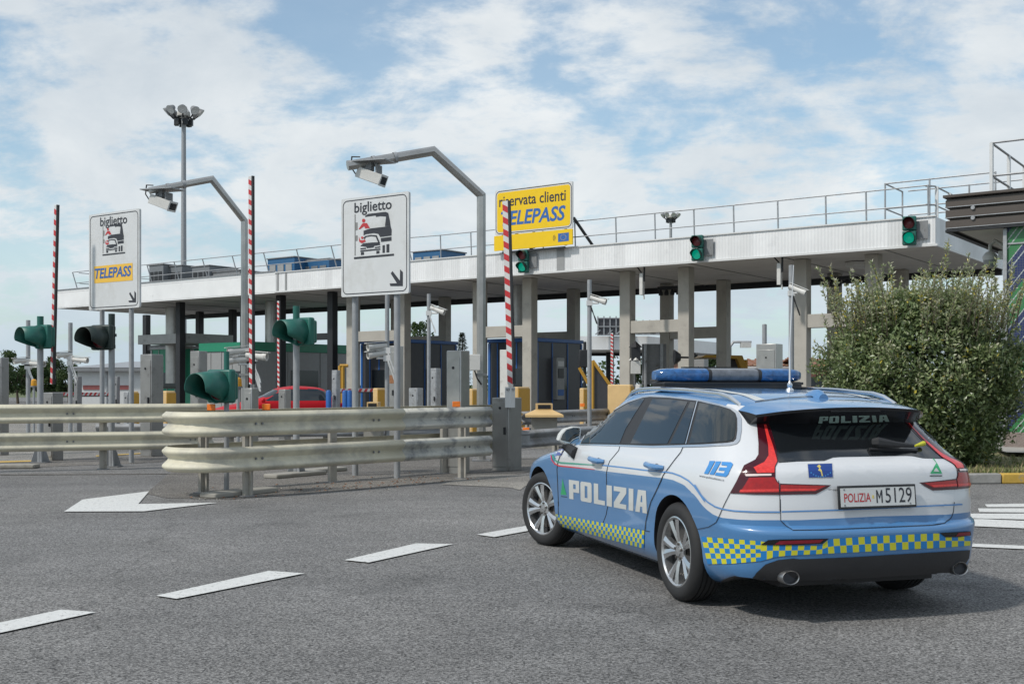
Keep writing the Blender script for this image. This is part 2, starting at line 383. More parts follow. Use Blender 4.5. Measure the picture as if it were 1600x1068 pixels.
def sheet(name, pts, z, m, cat=None):
    mb = MB(); mb.poly([(p[0], p[1], z) for p in pts], m); o = mb.build(name, smooth=False); return structure(o)
R_ = 1500
sheet('ground', [(-R_, -60), (R_, -60), (R_, R_), (-R_, R_)], -.008, M_field)
sheet('road', [(-90, -25), (60, -25), (60, 130), (-90, 130)], 0.0, M_asph)
# worn, lighter approach slab in front of the toll lanes
def gp(*pp): return [(G(x, y).x, G(x, y).y) for x, y in pp]
sheet('lane_pavement', gp((-700, 716), (0, 722), (240, 713), (420, 702), (900, 692), (1180, 690), (1180, 660), (-700, 660)), .0022, M_asph2)
sheet('traffic_island', gp((228, 771), (260, 778), (360, 780), (520, 768), (700, 752), (800, 742), (845, 735), (850, 715), (640, 716), (420, 720), (270, 735)), .0045, M_asph3)
sheet('traffic_island', gp((0, 733), (120, 727), (250, 722), (270, 714), (180, 712), (0, 722)), .0046, M_asph3)
sheet('pavement_patch', gp((690, 757), (800, 762), (812, 766), (845, 742), (740, 741)), .0068, M_asph2)
# painted markings
def marking(name, pts, z=.0105, m=None): return sheet(name, gp(*pts), z, m or M_roadpaint)
for q in ([(-40, 983), (95, 954), (150, 958), (-25, 996)], [(244, 932), (420, 893), (476, 897), (276, 937)],
          [(538, 876), (650, 850), (708, 851), (576, 880)], [(745, 836), (806, 825), (880, 813), (925, 812), (772, 840)]):
    marking('lane_dash', q)
marking('arrow_marking', [(100, 800), (129, 781), (233, 768), (216, 788), (341, 786), (225, 799.5)])
marking('road_seam', [(0, 741), (300, 739.6), (300, 740.6), (0, 742.2)], .0068, M_asph3)
zx = 1260; zy = 360; zs = 2.053
def zz3(*pp): return [(zx + x / zs, zy + y / zs) for x, y in pp]
for q in ([(572, 880), (760, 876), (760, 889), (580, 889)], [(550, 893), (760, 892), (760, 907), (555, 905)],
          [(503, 910), (760, 909), (760, 930), (530, 925)], [(440, 930), (560, 927), (760, 936), (760, 960), (440, 946)]):
    marking('zebra_stripe', zz3(*q))
marking('stop_line', zz3((470, 1004), (760, 1016), (760, 1027), (470, 1014)))
marking('edge_line', [(-60, 722.5), (50, 719.5), (90, 717), (90, 718.6), (50, 721.5), (-60, 725)], .0125, M_roadyel)
marking('edge_line', [(150, 712), (260, 706), (260, 707), (150, 713.4)], .0125, M_roadyel)

# raised verge with kerb at the right, below the bush
M_grass = mat('verge_soil', (.15, .15, .06), .95, var=.45, vs=3.0, bump=.5, bs=30, dirt=(.22, .19, .11), ds=2.2, da=(.45, .6))
M_pave = mat('paving', (.36, .34, .31), .85, var=.12, vs=3, bump=.1)
kA = G(1400, 757); kB = G(1502, 757); kC = G(1606, 755); kD = G(1800, 752); kE = G(2400, 748)
mb = MB()
mb.poly([(kA.x, kA.y + .12, .125), (kE.x, kE.y + .12, .125), (60, 60, .125), (kA.x + 6, 27, .125), (kA.x + 1.0, 22, .125), (kA.x - .4, 18, .125)], M_grass)
structure(mb.build('verge', smooth=False))
mb = MB()
ks = [kA + (kE - kA) * t for t in (0, .065, .157, .24, .34, .45, .6, 1)]
for i in range(7):
    a, b = ks[i], ks[i + 1]; d = (b - a).normalized(); ln = (b - a).length - .012
    yel = i >= 2
    mb.box((a + b) / 2 + V(0, .07, 0), (ln, .15, .15), M_kerby if yel else M_kerb, axes(d), base=True)
structure(mb.build('kerb', bevel=.02))
# paved footway by the tiled building, grass tufts
fa = W(1505, 700, 22)
sheet('footway', [(9.0, 21.6), (14.0, 19.2), (24, 25), (16, 32), (10.5, 27)], .21, M_pave)
mb = MB(); rr = random.Random(3)
for i in range(2600):
    x = rr.uniform(6.2, 10.2); y = kA.y + .3 + rr.random() ** 1.2 * 4.0
    if rr.random() < .35: x = rr.uniform(6.6, 8.5); y = kA.y + .25 + rr.random() * .5
    h = rr.uniform(.03, .10); a = rr.uniform(0, 6.28); w = .012
    dx, dy = math.cos(a) * w, math.sin(a) * w; l = rr.uniform(-.05, .05)
    mb.poly([(x - dx, y - dy, .125), (x + dx, y + dy, .125), (x + l, y + l * .6, .125 + h)], MATS.setdefault('gb%d' % (i % 3), None) or [mat('grass_blade_a', (.10, .14, .035), .8), mat('grass_blade_b', (.20, .19, .07), .8), mat('grass_blade_c', (.26, .22, .12), .8)][i % 3] if MATS.get('gb%d' % (i % 3)) is None else MATS['gb%d' % (i % 3)])
    if MATS.get('gb%d' % (i % 3)) is None: MATS['gb%d' % (i % 3)] = mb.mats[mb.fm[-1]]
g = mb.build('verge_grass', smooth=False); g['kind'] = 'stuff'

# ------------------------------------------------------------------ toll canopy
Z0 = 36.0
CO = V(WX(1461.5, Z0), Z0, 0)                          # right front corner
ZS = WZ(383, Z0); ZT = WZ(338, Z0)                     # soffit and roof edge
CL = 48.4; CD = 9.2
def can(t, s, z=0.0): return CO + EC * t + EL * s + UP * z
def can_t(px, s):
    """distance along the canopy where a pixel column meets the line at depth s"""
    k = (px - 800) / FPX; b = CO + EL * s
    return (b.x - k * b.y) / (k * EC.y - EC.x)
# fascia with fine vertical ribs
def ribbed_mat(name, c, period, axis, depth=.35):
    m = mat(name, c, .5, var=.10, vs=.9, dirt=(.60, .60, .60), ds=.8, da=(.56, .74)); nt = m.node_tree; N = nt.nodes; L = nt.links; b = N['Principled BSDF']
    tc = N.new('ShaderNodeTexCoord'); dt = N.new('ShaderNodeVectorMath'); dt.operation = 'DOT_PRODUCT'; L.new(tc.outputs['Object'], dt.inputs[0]); dt.inputs[1].default_value = axis
    k = N.new('ShaderNodeMath'); k.operation = 'MULTIPLY'; L.new(dt.outputs['Value'], k.inputs[0]); k.inputs[1].default_value = 2 * math.pi / period
    s = N.new('ShaderNodeMath'); s.operation = 'SINE'; L.new(k.outputs[0], s.inputs[0])
    bp = N.new('ShaderNodeBump'); bp.inputs['Strength'].default_value = 1; bp.inputs['Distance'].default_value = .005; L.new(s.outputs[0], bp.inputs['Height']); L.new(bp.outputs[0], b.inputs['Normal'])
    # dark joints between ribs, panel tone per module
    r = N.new('ShaderNodeMapRange'); L.new(s.outputs[0], r.inputs[0]); r.inputs[1].default_value = -1; r.inputs[2].default_value = -.55; r.inputs[3].default_value = .92; r.inputs[4].default_value = 1
    mp = N.new('ShaderNodeMath'); mp.operation = 'DIVIDE'; L.new(dt.outputs['Value'], mp.inputs[0]); mp.inputs[1].default_value = period * 4
    fl = N.new('ShaderNodeMath'); fl.operation = 'FLOOR'; L.new(mp.outputs[0], fl.inputs[0])
    wn = N.new('ShaderNodeTexWhiteNoise'); wn.noise_dimensions = '1D'; L.new(fl.outputs[0], wn.inputs['W'])
    r2 = N.new('ShaderNodeMapRange'); L.new(wn.outputs['Value'], r2.inputs[0]); r2.inputs[3].default_value = .9; r2.inputs[4].default_value = 1.06
    mm = N.new('ShaderNodeMath'); mm.operation = 'MULTIPLY'; L.new(r.outputs[0], mm.inputs[0]); L.new(r2.outputs[0], mm.inputs[1])
    src = b.inputs['Base Color'].links[0].from_socket
    mx = N.new('ShaderNodeMix'); mx.data_type = 'RGBA'; mx.blend_type = 'MULTIPLY'; mx.inputs[0].default_value = 1; L.new(src, mx.inputs[6]); L.new(mm.outputs[0], mx.inputs[7]); L.new(mx.outputs[2], b.inputs['Base Color'])
    return m
M_fasc = ribbed_mat('ribbed_fascia', (.74, .74, .735), .115, EC)
M_fasc2 = ribbed_mat('ribbed_fascia_side', (.70, .71, .72), .115, EL)
M_fascp = mat('plain_fascia', (.76, .76, .75), .5, var=.08, vs=.7, dirt=(.42, .41, .40), ds=.9, da=(.60, .80))
canopy = thing('toll_canopy', 'long white flat canopy with ribbed fascia on concrete columns over the toll lanes', 'canopy', can(CL / 2, CD / 2))
mb = MB()
# slab: underside, top, back fascia
zr = ZT - .05
A, B, C_, D = can(0, 0), can(CL, 0), can(CL, CD), can(0, CD)
mb.poly([p + UP * (ZS + .03) for p in (A, B, C_, D)][::-1], M_soffit)
mb.poly([p + UP * zr for p in (A, B, C_, D)], M_roofing)
mb.box(can(CL / 2, CD - .15, ZS - .22), (CL, .18, .30), M_dark, (EC, EL, UP), base=True)
mb.box(can(CL / 2, CD - .03, ZS - .02), (CL, .06, ZT - ZS), M_fascp, (EC, EL, UP), base=True)
for t in [3.5 * k + 1.7 for k in range(14)]:           # soffit joints
    mb.box(can(t, CD / 2, ZS + .005), (.03, CD - .4, .03), M_steeld, (EC, EL, UP), base=True)
mb.build('roof', canopy, smooth=False)
T1 = can_t(430, 0)
mb = MB()
mb.box(can(T1 / 2, .04, ZS), (T1, .08, ZT - ZS), M_fasc, (EC, EL, UP), base=True)
mb.box(can(T1 + (CL - T1) / 2, .05, ZS - .03), (CL - T1, .08, ZT - ZS + .12), M_fascp, (EC, EL, UP), base=True)
mb.box(can(.04, CD / 2, ZS), (.08, CD - .17, ZT - ZS), M_fasc2, (EC, EL, UP), base=True)
mb.box(can(CL - .04, CD / 2, ZS - .03), (.08, CD - .2, ZT - ZS + .1), M_fascp, (EC, EL, UP), base=True)
mb.box(can(T1 / 2 - .02, -.012, ZS - .02), (T1 + .1, .03, .07), M_white, (EC, EL, UP), base=True)
mb.box(can(T1 / 2, .03, ZT), (T1 + .06, .16, .04), M_white, (EC, EL, UP), base=True)
mb.box(can(T1 + (CL - T1) / 2, .03, ZT + .09), (CL - T1, .16, .03), M_galv, (EC, EL, UP), base=True)
mb.box(can(-.02, CD / 2, ZS - .02), (.05, CD, .06), M_white, (EC, EL, UP), base=True)
for px in (434, 447, 876): 
    mb.box(can(can_t(px, 0), -.01, ZS + .04), (.34 if px > 800 else .12, .03, ZT - ZS - .06), M_greyp, (EC, EL, UP), base=True)
mb.build('fascia', canopy, smooth=False)
# columns: pairs on each island, joined by beams
SF, SB = 1.6, 7.3
def column(px, s, m, w=.46, zlo=0.0, d=None):
    mb = MB(); mb.box(can(can_t(px, s), s, zlo), (w, d or w, ZS - zlo + .02), m, (EC, EL, UP), base=True)
    return mb.build('column', canopy, bevel=.02)
M_colc = mat('column_concrete', (.40, .375, .33), .85, var=.12, vs=1.5, bump=.12, bs=30, dirt=(.28, .26, .23), ds=1.2)
front = [1365, 1254, 1072, 980.5, 828, 750, 631, 552]
back = [1408, 1304, 1130.5, 1042, 896, 812, 695, 620]
for px in front: column(px, SF, M_colc)
for px in back: column(px, SB, M_colc)
for P, s in ((front, SF), (back, SB)):
    for i in range(0, 8, 2):
        t0, t1 = can_t(P[i], s), can_t(P[i + 1], s)
        zb = WZ(495, can(t0, s).y) if s == SF else WZ(512, can(t0, s).y)
        zb = 3.35
        mb = MB(); mb.box(can((t0 + t1) / 2, s, zb), (abs(t1 - t0) - .46, .36, .46), M_colc, (EC, EL, UP), base=True); mb.build('cross_beam', canopy, bevel=.015)
darkf = [519.5, 439, 383, 282]; darkb = [363.5, 312, 229]
for px in darkf: column(px, SF, M_dark, .36)
for px in darkb: column(px, SB, M_dark, .36)
for px, s in ((271, 4.0), (808, 4.2), (427, 4.4)):
    mb = MB(); p = can(can_t(px, s), s); mb.lathe([(.42, 1.5), (.42, ZS + .02)], p, WORLDAX, M_steel, 20); mb.build('roof_drain_duct', canopy)
for pts, s, zb in (((519.5, 439), SF, 3.5), ((282, 229), SB, 3.5)):
    t0, t1 = can_t(pts[0], s), can_t(pts[1], s)
    mb = MB(); mb.box(can((t0 + t1) / 2, s, zb), (abs(t1 - t0) - .3, .22, .3), M_dark, (EC, EL, UP), base=True); mb.build('cross_beam', canopy)
for px, s in ((1000, .6), (1218, .6)):                   # hanging antenna bars
    pass

# roof railing
rail = thing('roof_railing', 'thin grey two-bar railing along the front edge of the canopy roof', 'railing', can(CL / 2, .4, ZT))
posts = [p for p in (1450, 1353, 1290, 1215, 1146, 1084, 1023, 962, 898, 848, 792, 735.5, 688, 643)]
ts = [can_t(p, .2) for p in posts]
t = ts[-1]
while t < CL - 2.6: t += 2.25; ts.append(t)
hR = 1.0
def railpt(t, h):
    lean = .0 if t < ts[13] - .1 else .45
    return can(t + lean * h * .3, .25 - (.25 if lean else .05) * h, ZT + h)
for t in ts:
    mb = MB(); mb.tube([railpt(t, 0), railpt(t, hR)], .028, M_galv, 6); mb.build('post', rail)
for h in (hR, .42):
    mb = MB(); mb.tube([railpt(t, h) for t in sorted(ts)], .022, M_galv, 6); mb.build('rail_bar', rail)
tz = max(ts)
side = thing('roof_railing', 'short railing crossing the far left end of the canopy roof', 'railing', can(tz, 4, ZT))
for h in (hR, .42):
    mb = MB(); mb.tube([can(tz + .15 * h, s_ - .1, ZT + h) for s_ in (.5, 4, 8.4)], .022, M_galv, 6); mb.build('rail_bar', side)
for s_ in (2.4, 4.4, 6.4, 8.4):
    mb = MB(); mb.tube([can(tz, s_, ZT), can(tz + .15, s_, ZT + hR)], .028, M_galv, 6); mb.build('post', side)
# right end railing and stair guard
er = thing('stair_guard_railing', 'galvanised stair guard rails at the right end of the canopy roof', 'railing', can(.3, 1.5, ZT))
def tubeobj(name, pts, r, m, par, n=6): mb = MB(); mb.tube(pts, r, m, n); return mb.build(name, par)
for h in (hR, .42):
    tubeobj('rail_bar', [can(ts[0], .2, ZT + h), can(.35, .25, ZT + h), can(.15, .5, ZT + h), can(.12, CD - .5, ZT + h)], .024, M_galv, er)
for s_ in (.6, 2.1, 3.6, 5.1, 6.6): 
    mb = MB(); mb.box(can(.12, s_, ZT), (.10, .05, hR), M_white, (EC, EL, UP), base=True); mb.build('post', er)
cg0 = can_t(1383, 3.2)
for (ta, sa), (tb, sb) in (((cg0, 3.2), (cg0, 5.2)), ((cg0, 3.2), (cg0 - 3.6, 3.2)), ((cg0 - .2, 5.2), (cg0 - 4.6, 5.2))):
    for h in (1.75, .9): tubeobj('rail_bar', [can(ta, sa, ZT + h - .05), can(tb, sb, ZT + h - .05)], .026, M_galv, er)
for ta, sa in ((cg0, 3.2), (cg0 - 1.5, 3.2), (cg0 - 3.6, 3.2), (cg0, 5.2), (cg0 - 2.3, 5.2), (cg0 - 4.6, 5.2)):
    tubeobj('post', [can(ta, sa, ZT - .05), can(ta, sa, ZT + 1.72)], .03, M_galv, er)
mb = MB(); mb.box(can(cg0 - 1.6, 4.0, ZT + .12), (3.2, 1.4, .1), M_galvd, (EC, EL, UP), base=True); mb.build('stair_deck', er)

# rooftop equipment
def roofbox(px0, px1, py0, s, depth, m, label, m2=None):
    t0, t1 = can_t(px0, s), can_t(px1, s); c = can((t0 + t1) / 2, s + depth / 2, ZT - .05)
    h = WZ(py0, can((t0 + t1) / 2, s).y) - ZT
    r = thing('rooftop_unit', label, 'rooftop unit', c, 'air handling units on the canopy roof')
    w = abs(t1 - t0)
    mb = MB(); mb.box(c, (w, depth, h), m, (EC, EL, UP), base=True)
    mb.box(c + UP * h, (w + .1, depth + .1, .06), M_galvd, (EC, EL, UP), base=True); mb.build('casing', r, bevel=.015)
    mb = MB()
    for i in range(3):
        mb.box(c - EL * (depth / 2 + .012) + EC * (w * (i - 1) * .3) + UP * (h * .25), (w * .22, .03, h * .5), m2 or M_dark, (EC, EL, UP), base=True)
    mb.build('louvre', r); return r
M_unit = mat('unit_grey', (.16, .17, .18), .5, var=.1); M_unitb = mat('unit_blue', (.02, .10, .22), .5, var=.1)
roofbox(233, 255, 413, 2.6, 2.0, M_unit, 'dark grey rooftop unit nearest the left end of the canopy roof')
roofbox(256, 284, 415, 3.0, 1.6, M_unit, 'dark grey rooftop unit at the foot of the tall floodlight mast')
roofbox(300, 327, 415, 3.0, 2.0, M_unit, 'dark grey rooftop unit just right of the tall floodlight mast')
roofbox(330, 375, 423, 3.2, 1.6, M_galvd, 'low grey rooftop unit behind the left camera mast')
roofbox(418, 460, 402, 3.6, 1.8, M_unitb, 'blue rooftop unit with pale end between camera mast and big white sign', M_greyp)
roofbox(470, 514, 405, 4.4, 1.6, M_unitb, 'flatter blue rooftop unit left of the big white ticket sign', M_unit)
roofbox(645, 690, 391, 3.6, 1.8, M_unitb, 'blue rooftop unit just right of the big white ticket sign', M_greyp)
# ------------------------------------------------------------------ police car
def car_body_mesh(T, R, off=0.0, nl=64, arches=((0, .33), (2.872, .33)), ra=.372, taper=.010, zref=1.42, zbelt=.965):
    """T rows (z, xr, xf, w, ar, af, nr, nf); returns verts/faces of a closed shell in car space (x forward, y left)"""
    zs = [r[0] for r in T]
    def pchip(x, k):
        n = len(T); i = 0
        while i < n - 2 and x > zs[i + 1]: i += 1
        h = zs[i + 1] - zs[i]; u = (x - zs[i]) / h
        def dl(i): return (T[i + 1][k] - T[i][k]) / (zs[i + 1] - zs[i])
        def slope(i):
            if i == 0: return dl(0)
            if i == n - 1: return dl(n - 2)
            a, b = dl(i - 1), dl(i)
            return 0 if a * b <= 0 else 2 * a * b / (a + b)
        m0, m1 = slope(i), slope(i + 1); a, b = T[i][k], T[i + 1][k]
        return (2 * u**3 - 3 * u**2 + 1) * a + (u**3 - 2 * u**2 + u) * h * m0 + (-2 * u**3 + 3 * u**2) * b + (u**3 - u**2) * h * m1
    # more levels where the rows are dense
    lev = []
    for i in range(len(zs) - 1):
        n = max(2, int(math.ceil((zs[i + 1] - zs[i]) / .024)))
        lev += [zs[i] + (zs[i + 1] - zs[i]) * j / n for j in range(n)]
    lev.append(zs[-1])
    NR, NS, NF = 18, 84, 18
    rows = []
    for z in lev:
        xr, xf, w, ar, af, nr, nf = [pchip(z, k) for k in range(1, 8)]
        pl = []
        for i in range(NR):
            a = math.pi / 2 * (i / NR) ** .9
            pl.append((xr + ar - ar * math.cos(a) ** (2 / nr), w * math.sin(a) ** (2 / nr)))
        for i in range(NS + 1):
            pl.append((xr + ar + (xf - af - xr - ar) * i / NS, w))
        for i in range(1, NF + 1):
            a = math.pi / 2 * (1 - i / NF)
            pl.append((xf - af + af * max(0, math.cos(a)) ** (2 / nf), w * max(0, math.sin(a)) ** (2 / nf)))
        row = []
        for x, y in pl:
            y *= 1 - taper * ((x - 1.25) / 1.6) ** 2
            zz = z
            if z > zbelt: zz = zbelt + (z - zbelt) * (R(x) - zbelt) / (zref - zbelt)
            row.append((x, y, zz))
        rows.append(row)
    n = len(rows[0]); v = []; f = []
    full = 2 * n - 2
    for row in rows:
        v += row + [(x, -y, z) for x, y, z in row[-2:0:-1]]
    for i in range(len(rows) - 1):
        for j in range(full):
            j2 = (j + 1) % full
            f.append((i * full + j, (i + 1) * full + j, (i + 1) * full + j2, i * full + j2))
    f.append(tuple(range(full)))
    f.append(tuple((len(rows) - 1) * full + j for j in reversed(range(full))))
    return v, f
def interp(tab):
    def fn(x):
        if x <= tab[0][0]: return tab[0][1]
        for (a, b), (c, d) in zip(tab, tab[1:]):
            if x <= c:
                u = (x - a) / (c - a); u = u * u * (3 - 2 * u) * .5 + u * .5
                return b + (d - b) * u
        return tab[-1][1]
    return fn
def cut_arches(v, f, arches, ra, w=1.2):
    """boolean the wheel wells out of the shell"""
    me = bpy.data.meshes.new('shell'); me.from_pydata(v, [], f); me.update()
    o = bpy.data.objects.new('shell', me); COL.objects.link(o)
    bm = bmesh.new(); bm.from_mesh(me); bmesh.ops.recalc_face_normals(bm, faces=bm.faces); bm.to_mesh(me); bm.free()
    cs = []
    for ax, az in arches:
        for sgn in (1, -1):
            mb = MB(); mb.lathe([(0, -.22), (ra, -.22), (ra, .3), (0, .3)], V(ax, sgn * .86, az), (V(1, 0, 0), V(0, 0, 1), V(0, 1, 0)), M_black, 48)
            cme = bpy.data.meshes.new('c'); cme.from_pydata([tuple(p) for p in mb.v], [], mb.f); 
            bm = bmesh.new(); bm.from_mesh(cme); bmesh.ops.remove_doubles(bm, verts=bm.verts, dist=1e-5); bmesh.ops.recalc_face_normals(bm, faces=bm.faces); bm.to_mesh(cme); bm.free()
            c = bpy.data.objects.new('c', cme); COL.objects.link(c); cs.append(c)
            md = o.modifiers.new('b', 'BOOLEAN'); md.operation = 'DIFFERENCE'; md.object = c; md.solver = 'EXACT'
    bpy.context.view_layer.update()
    dg = bpy.context.evaluated_depsgraph_get(); res = bpy.data.meshes.new_from_object(o.evaluated_get(dg))
    for x in cs + [o]: bpy.data.objects.remove(x)
    return res

CAR = V(1.954, 8.171, 0); YAW = .297
CF = V(-math.sin(YAW), math.cos(YAW), 0); CLF = V(-math.cos(YAW), -math.sin(YAW), 0)
def c2w(x, y, z): return CAR + CF * x + CLF * y + UP * z
def w2c(p): d = Vector(p) - CAR; return V(d.dot(CF), d.dot(CLF), d.z)
def w2px(p): return (800 + FPX * p[0] / p[1], HY - FPX * (p[2] - CAMH) / p[1])
CAX = (CF, CLF, UP)
Rz = interp([(-.74, 1.30), (-.4, 1.348), (0, 1.388), (.5, 1.413), (1.0, 1.42), (1.5, 1.405), (1.9, 1.365), (2.6, 1.30)])
T = [ # z, xr, xf, w, ar, af, nr, nf
 (.175, -.84, 3.40, .78, .50, .60, 3.0, 2.6), (.215, -.93, 3.52, .835, .50, .6, 3.0, 2.6), (.27, -.985, 3.60, .872, .52, .65, 3.0, 2.6), (.33, -1.012, 3.66, .892, .54, .70, 3.0, 2.6),
 (.42, -1.027, 3.70, .899, .55, .70, 3.0, 2.6), (.50, -1.034, 3.715, .905, .55, .72, 3.0, 2.6), (.555, -1.036, 3.72, .913, .55, .72, 3.0, 2.6), (.578, -1.015, 3.718, .916, .54, .72, 3.0, 2.6), (.592, -.972, 3.715, .918, .51, .72, 3.0, 2.6),
 (.70, -.966, 3.66, .922, .50, .75, 3.0, 2.5), (.775, -.957, 3.50, .921, .50, .80, 3.0, 2.4), (.84, -.951, 3.22, .914, .50, .85, 3.0, 2.3), (.89, -.946, 2.96, .903, .50, .90, 3.0, 2.2), (.925, -.935, 2.82, .889, .50, .90, 3.0, 2.2),
 (.965, -.880, 2.70, .868, .50, .90, 2.9, 2.2), (1.05, -.800, 2.50, .828, .50, .85, 2.8, 2.2), (1.15, -.700, 2.28, .778, .48, .8, 2.8, 2.2), (1.25, -.600, 2.07, .724, .45, .7, 2.8, 2.2),
 (1.32, -.535, 1.93, .675, .42, .6, 2.8, 2.2), (1.365, -.50, 1.84, .632, .40, .55, 2.8, 2.2), (1.392, -.45, 1.76, .57, .36, .5, 2.7, 2.2), (1.408, -.38, 1.62, .45, .34, .5, 2.6, 2.2), (1.417, -.15, 1.30, .25, .3, .4, 2.4, 2.2), (1.42, .30, .9, .04, .2, .2, 2.2, 2.2)]
cv, cf = car_body_mesh(T, Rz)
cv = [(x, y, max(z, .175 + .092 * min(1, max(0, (-.40 - x) / .3)) - .0001 * (.3 - z))) for x, y, z in cv]      # the floor rises towards the rear bumper
shell = cut_arches(cv, cf, ((0, .335), (2.872, .335)), .374)
for vt in shell.vertices: vt.co = c2w(*vt.co)
shell.update()
bmq = bmesh.new(); bmq.from_mesh(shell)
BV = BVHTree.FromBMesh(bmq); bmq.free()
def hit_px(px, py):
    d = ray(px, py).normalized(); h = BV.ray_cast(CAMP, d)
    if h[0] is None: return None
    n = h[1]
    return h[0], (n if n.dot(d) < 0 else -n)
def Zm(ox, oy, s, pts): return [(ox + x / s, oy + y / s) for x, y in pts]
def zA(*p): return Zm(1140, 600, 5.339, p)
def zB(*p): return Zm(1020, 590, 5.34, p)
def zC(*p): return Zm(840, 590, 5.34, p)
def zD(*p): return Zm(840, 760, 6.675, p)
def zE(*p): return Zm(980, 740, 5.085, p)
def zF(*p): return Zm(1220, 780, 5.161, p)
def zG(*p): return Zm(1300, 600, 4.857, p)
def zH(*p): return Zm(1160, 560, 5.0, p)
def zI(*p): return Zm(980, 560, 5.339, p)

# livery: where the white lies, drawn once on the left half and mirrored
WHITE = (zC((120, 575), (116, 640), (123, 680), (147, 713), (180, 730), (380, 752), (560, 778), (760, 802)) + [(1036.6, 746.4)] + zB((170, 852), (260, 892), (320, 952), (370, 1022), (400, 1068))
         + zE((480, 112), (540, 172), (600, 252), (650, 302), (700, 331), (760, 349), (880, 361), (1000, 366), (1210, 366)) + [(1250, 812), (1355, 807), (1420, 803), (1420, 700)]
         + zH((640, 500), (250, 440), (250, 412), (100, 377)) + zB((625, 217), (560, 235), (300, 300)) + zC((1000, 540), (690, 540), (360, 555), (235, 575)))
def inside(p, poly):
    x, y = p; c = False; j = len(poly) - 1
    for i in range(len(poly)):
        xi, yi = poly[i]; xj, yj = poly[j]
        if (yi > y) != (yj > y) and x < (xj - xi) * (y - yi) / (yj - yi) + xi: c = not c
        j = i
    return c
def sdist(p, poly):
    best = 1e9; x, y = p
    for i in range(len(poly)):
        ax, ay = poly[i - 1]; bx, by = poly[i]; dx, dy = bx - ax, by - ay
        u = max(0, min(1, ((x - ax) * dx + (y - ay) * dy) / (dx * dx + dy * dy + 1e-9)))
        best = min(best, (x - ax - u * dx) ** 2 + (y - ay - u * dy) ** 2)
    d = math.sqrt(best); return d if inside(p, poly) else -d
def livery(wp):
    c = w2c(wp)
    y = abs(c.y)
    if c.z > 1.24 and c.x > -.2: return -20
    if c.x > 2.45: return -20
    if c.x < -.45 and c.z < .6 : return -20
    if y < .30 and c.z > 1.0: return -20
    q = c2w(c.x, y if (c.x > -.6 or c.y < 0) else max(y, .02), c.z)
    return max(-20, min(20, sdist(w2px(q), WHITE)))
def set_livery(me, off):
    def under(c):
        if c.x > -.40: return .178 - c.z
        return max(.178, .175 + .092 * min(1, max(0, (-.40 - c.x) / .3)) + .006) - c.z
    au = me.attributes.new('under', 'FLOAT', 'POINT')
    au.data.foreach_set('value', [under(w2c(Vector(v.co) + off)) for v in me.vertices])
    at = me.attributes.new('livery', 'FLOAT', 'POINT')
    at.data.foreach_set('value', [livery(Vector(v.co) + off) for v in me.vertices])
def paint_mat():
    m = mat('police_paint', (.066, .198, .41), .34, var=.03, vs=1.5, coat=1.0); nt = m.node_tree; N = nt.nodes; L = nt.links; b = N['Principled BSDF']
    at = N.new('ShaderNodeAttribute'); at.attribute_name = 'livery'
    g = N.new('ShaderNodeMath'); g.operation = 'GREATER_THAN'; L.new(at.outputs['Fac'], g.inputs[0]); g.inputs[1].default_value = 0
    src = b.inputs['Base Color'].links[0].from_socket
    mx = N.new('ShaderNodeMix'); mx.data_type = 'RGBA'; L.new(g.outputs[0], mx.inputs[0]); L.new(src, mx.inputs[6]); mx.inputs[7].default_value = (.62, .63, .645, 1)
    # road dust, stronger as small specks
    tc = N.new('ShaderNodeTexCoord'); n = N.new('ShaderNodeTexNoise'); n.inputs['Scale'].default_value = 22; n.inputs['Detail'].default_value = 8; n.inputs['Roughness'].default_value = .8; L.new(tc.outputs['Object'], n.inputs['Vector'])
    r = N.new('ShaderNodeMapRange'); L.new(n.outputs[0], r.inputs[0]); r.inputs[1].default_value = .66; r.inputs[2].default_value = .80; r.inputs[4].default_value = .35
    m2 = N.new('ShaderNodeMix'); m2.data_type = 'RGBA'; L.new(r.outputs[0], m2.inputs[0]); L.new(mx.outputs[2], m2.inputs[6]); m2.inputs[7].default_value = (.32, .31, .29, 1)
    a2 = N.new('ShaderNodeAttribute'); a2.attribute_name = 'under'
    g2 = N.new('ShaderNodeMath'); g2.operation = 'GREATER_THAN'; L.new(a2.outputs['Fac'], g2.inputs[0]); g2.inputs[1].default_value = 0
    m4 = N.new('ShaderNodeMix'); m4.data_type = 'RGBA'; L.new(g2.outputs[0], m4.inputs[0]); L.new(m2.outputs[2], m4.inputs[6]); m4.inputs[7].default_value = (.022, .022, .024, 1)
    L.new(m4.outputs[2], b.inputs['Base Color'])
    cw = N.new('ShaderNodeMath'); cw.operation = 'SUBTRACT'; cw.inputs[0].default_value = 1; L.new(g2.outputs[0], cw.inputs[1]); L.new(cw.outputs[0], b.inputs['Coat Weight'])
    n3 = N.new('ShaderNodeTexNoise'); n3.inputs['Scale'].default_value = 4; n3.inputs['Detail'].default_value = 5; L.new(tc.outputs['Object'], n3.inputs['Vector'])
    r3 = N.new('ShaderNodeMapRange'); L.new(n3.outputs[0], r3.inputs[0]); r3.inputs[3].default_value = .03; r3.inputs[4].default_value = .14; L.new(r3.outputs[0], b.inputs['Coat Roughness'])
    return m
M_paint = paint_mat()
M_blue = mat('police_blue', (.066, .198, .41), .35, var=.03, coat=1.0)
M_stick_b = mat('sticker_blue', (.05, .24, .56), .4, var=.05); M_stick_y = mat('sticker_yellow', (.58, .56, .03), .4, var=.08)
M_stick_ck = mat('check_blue', (.015, .19, .50), .4, var=.06); M_stick_w = mat('sticker_white', (.55, .56, .54), .45, var=.04)
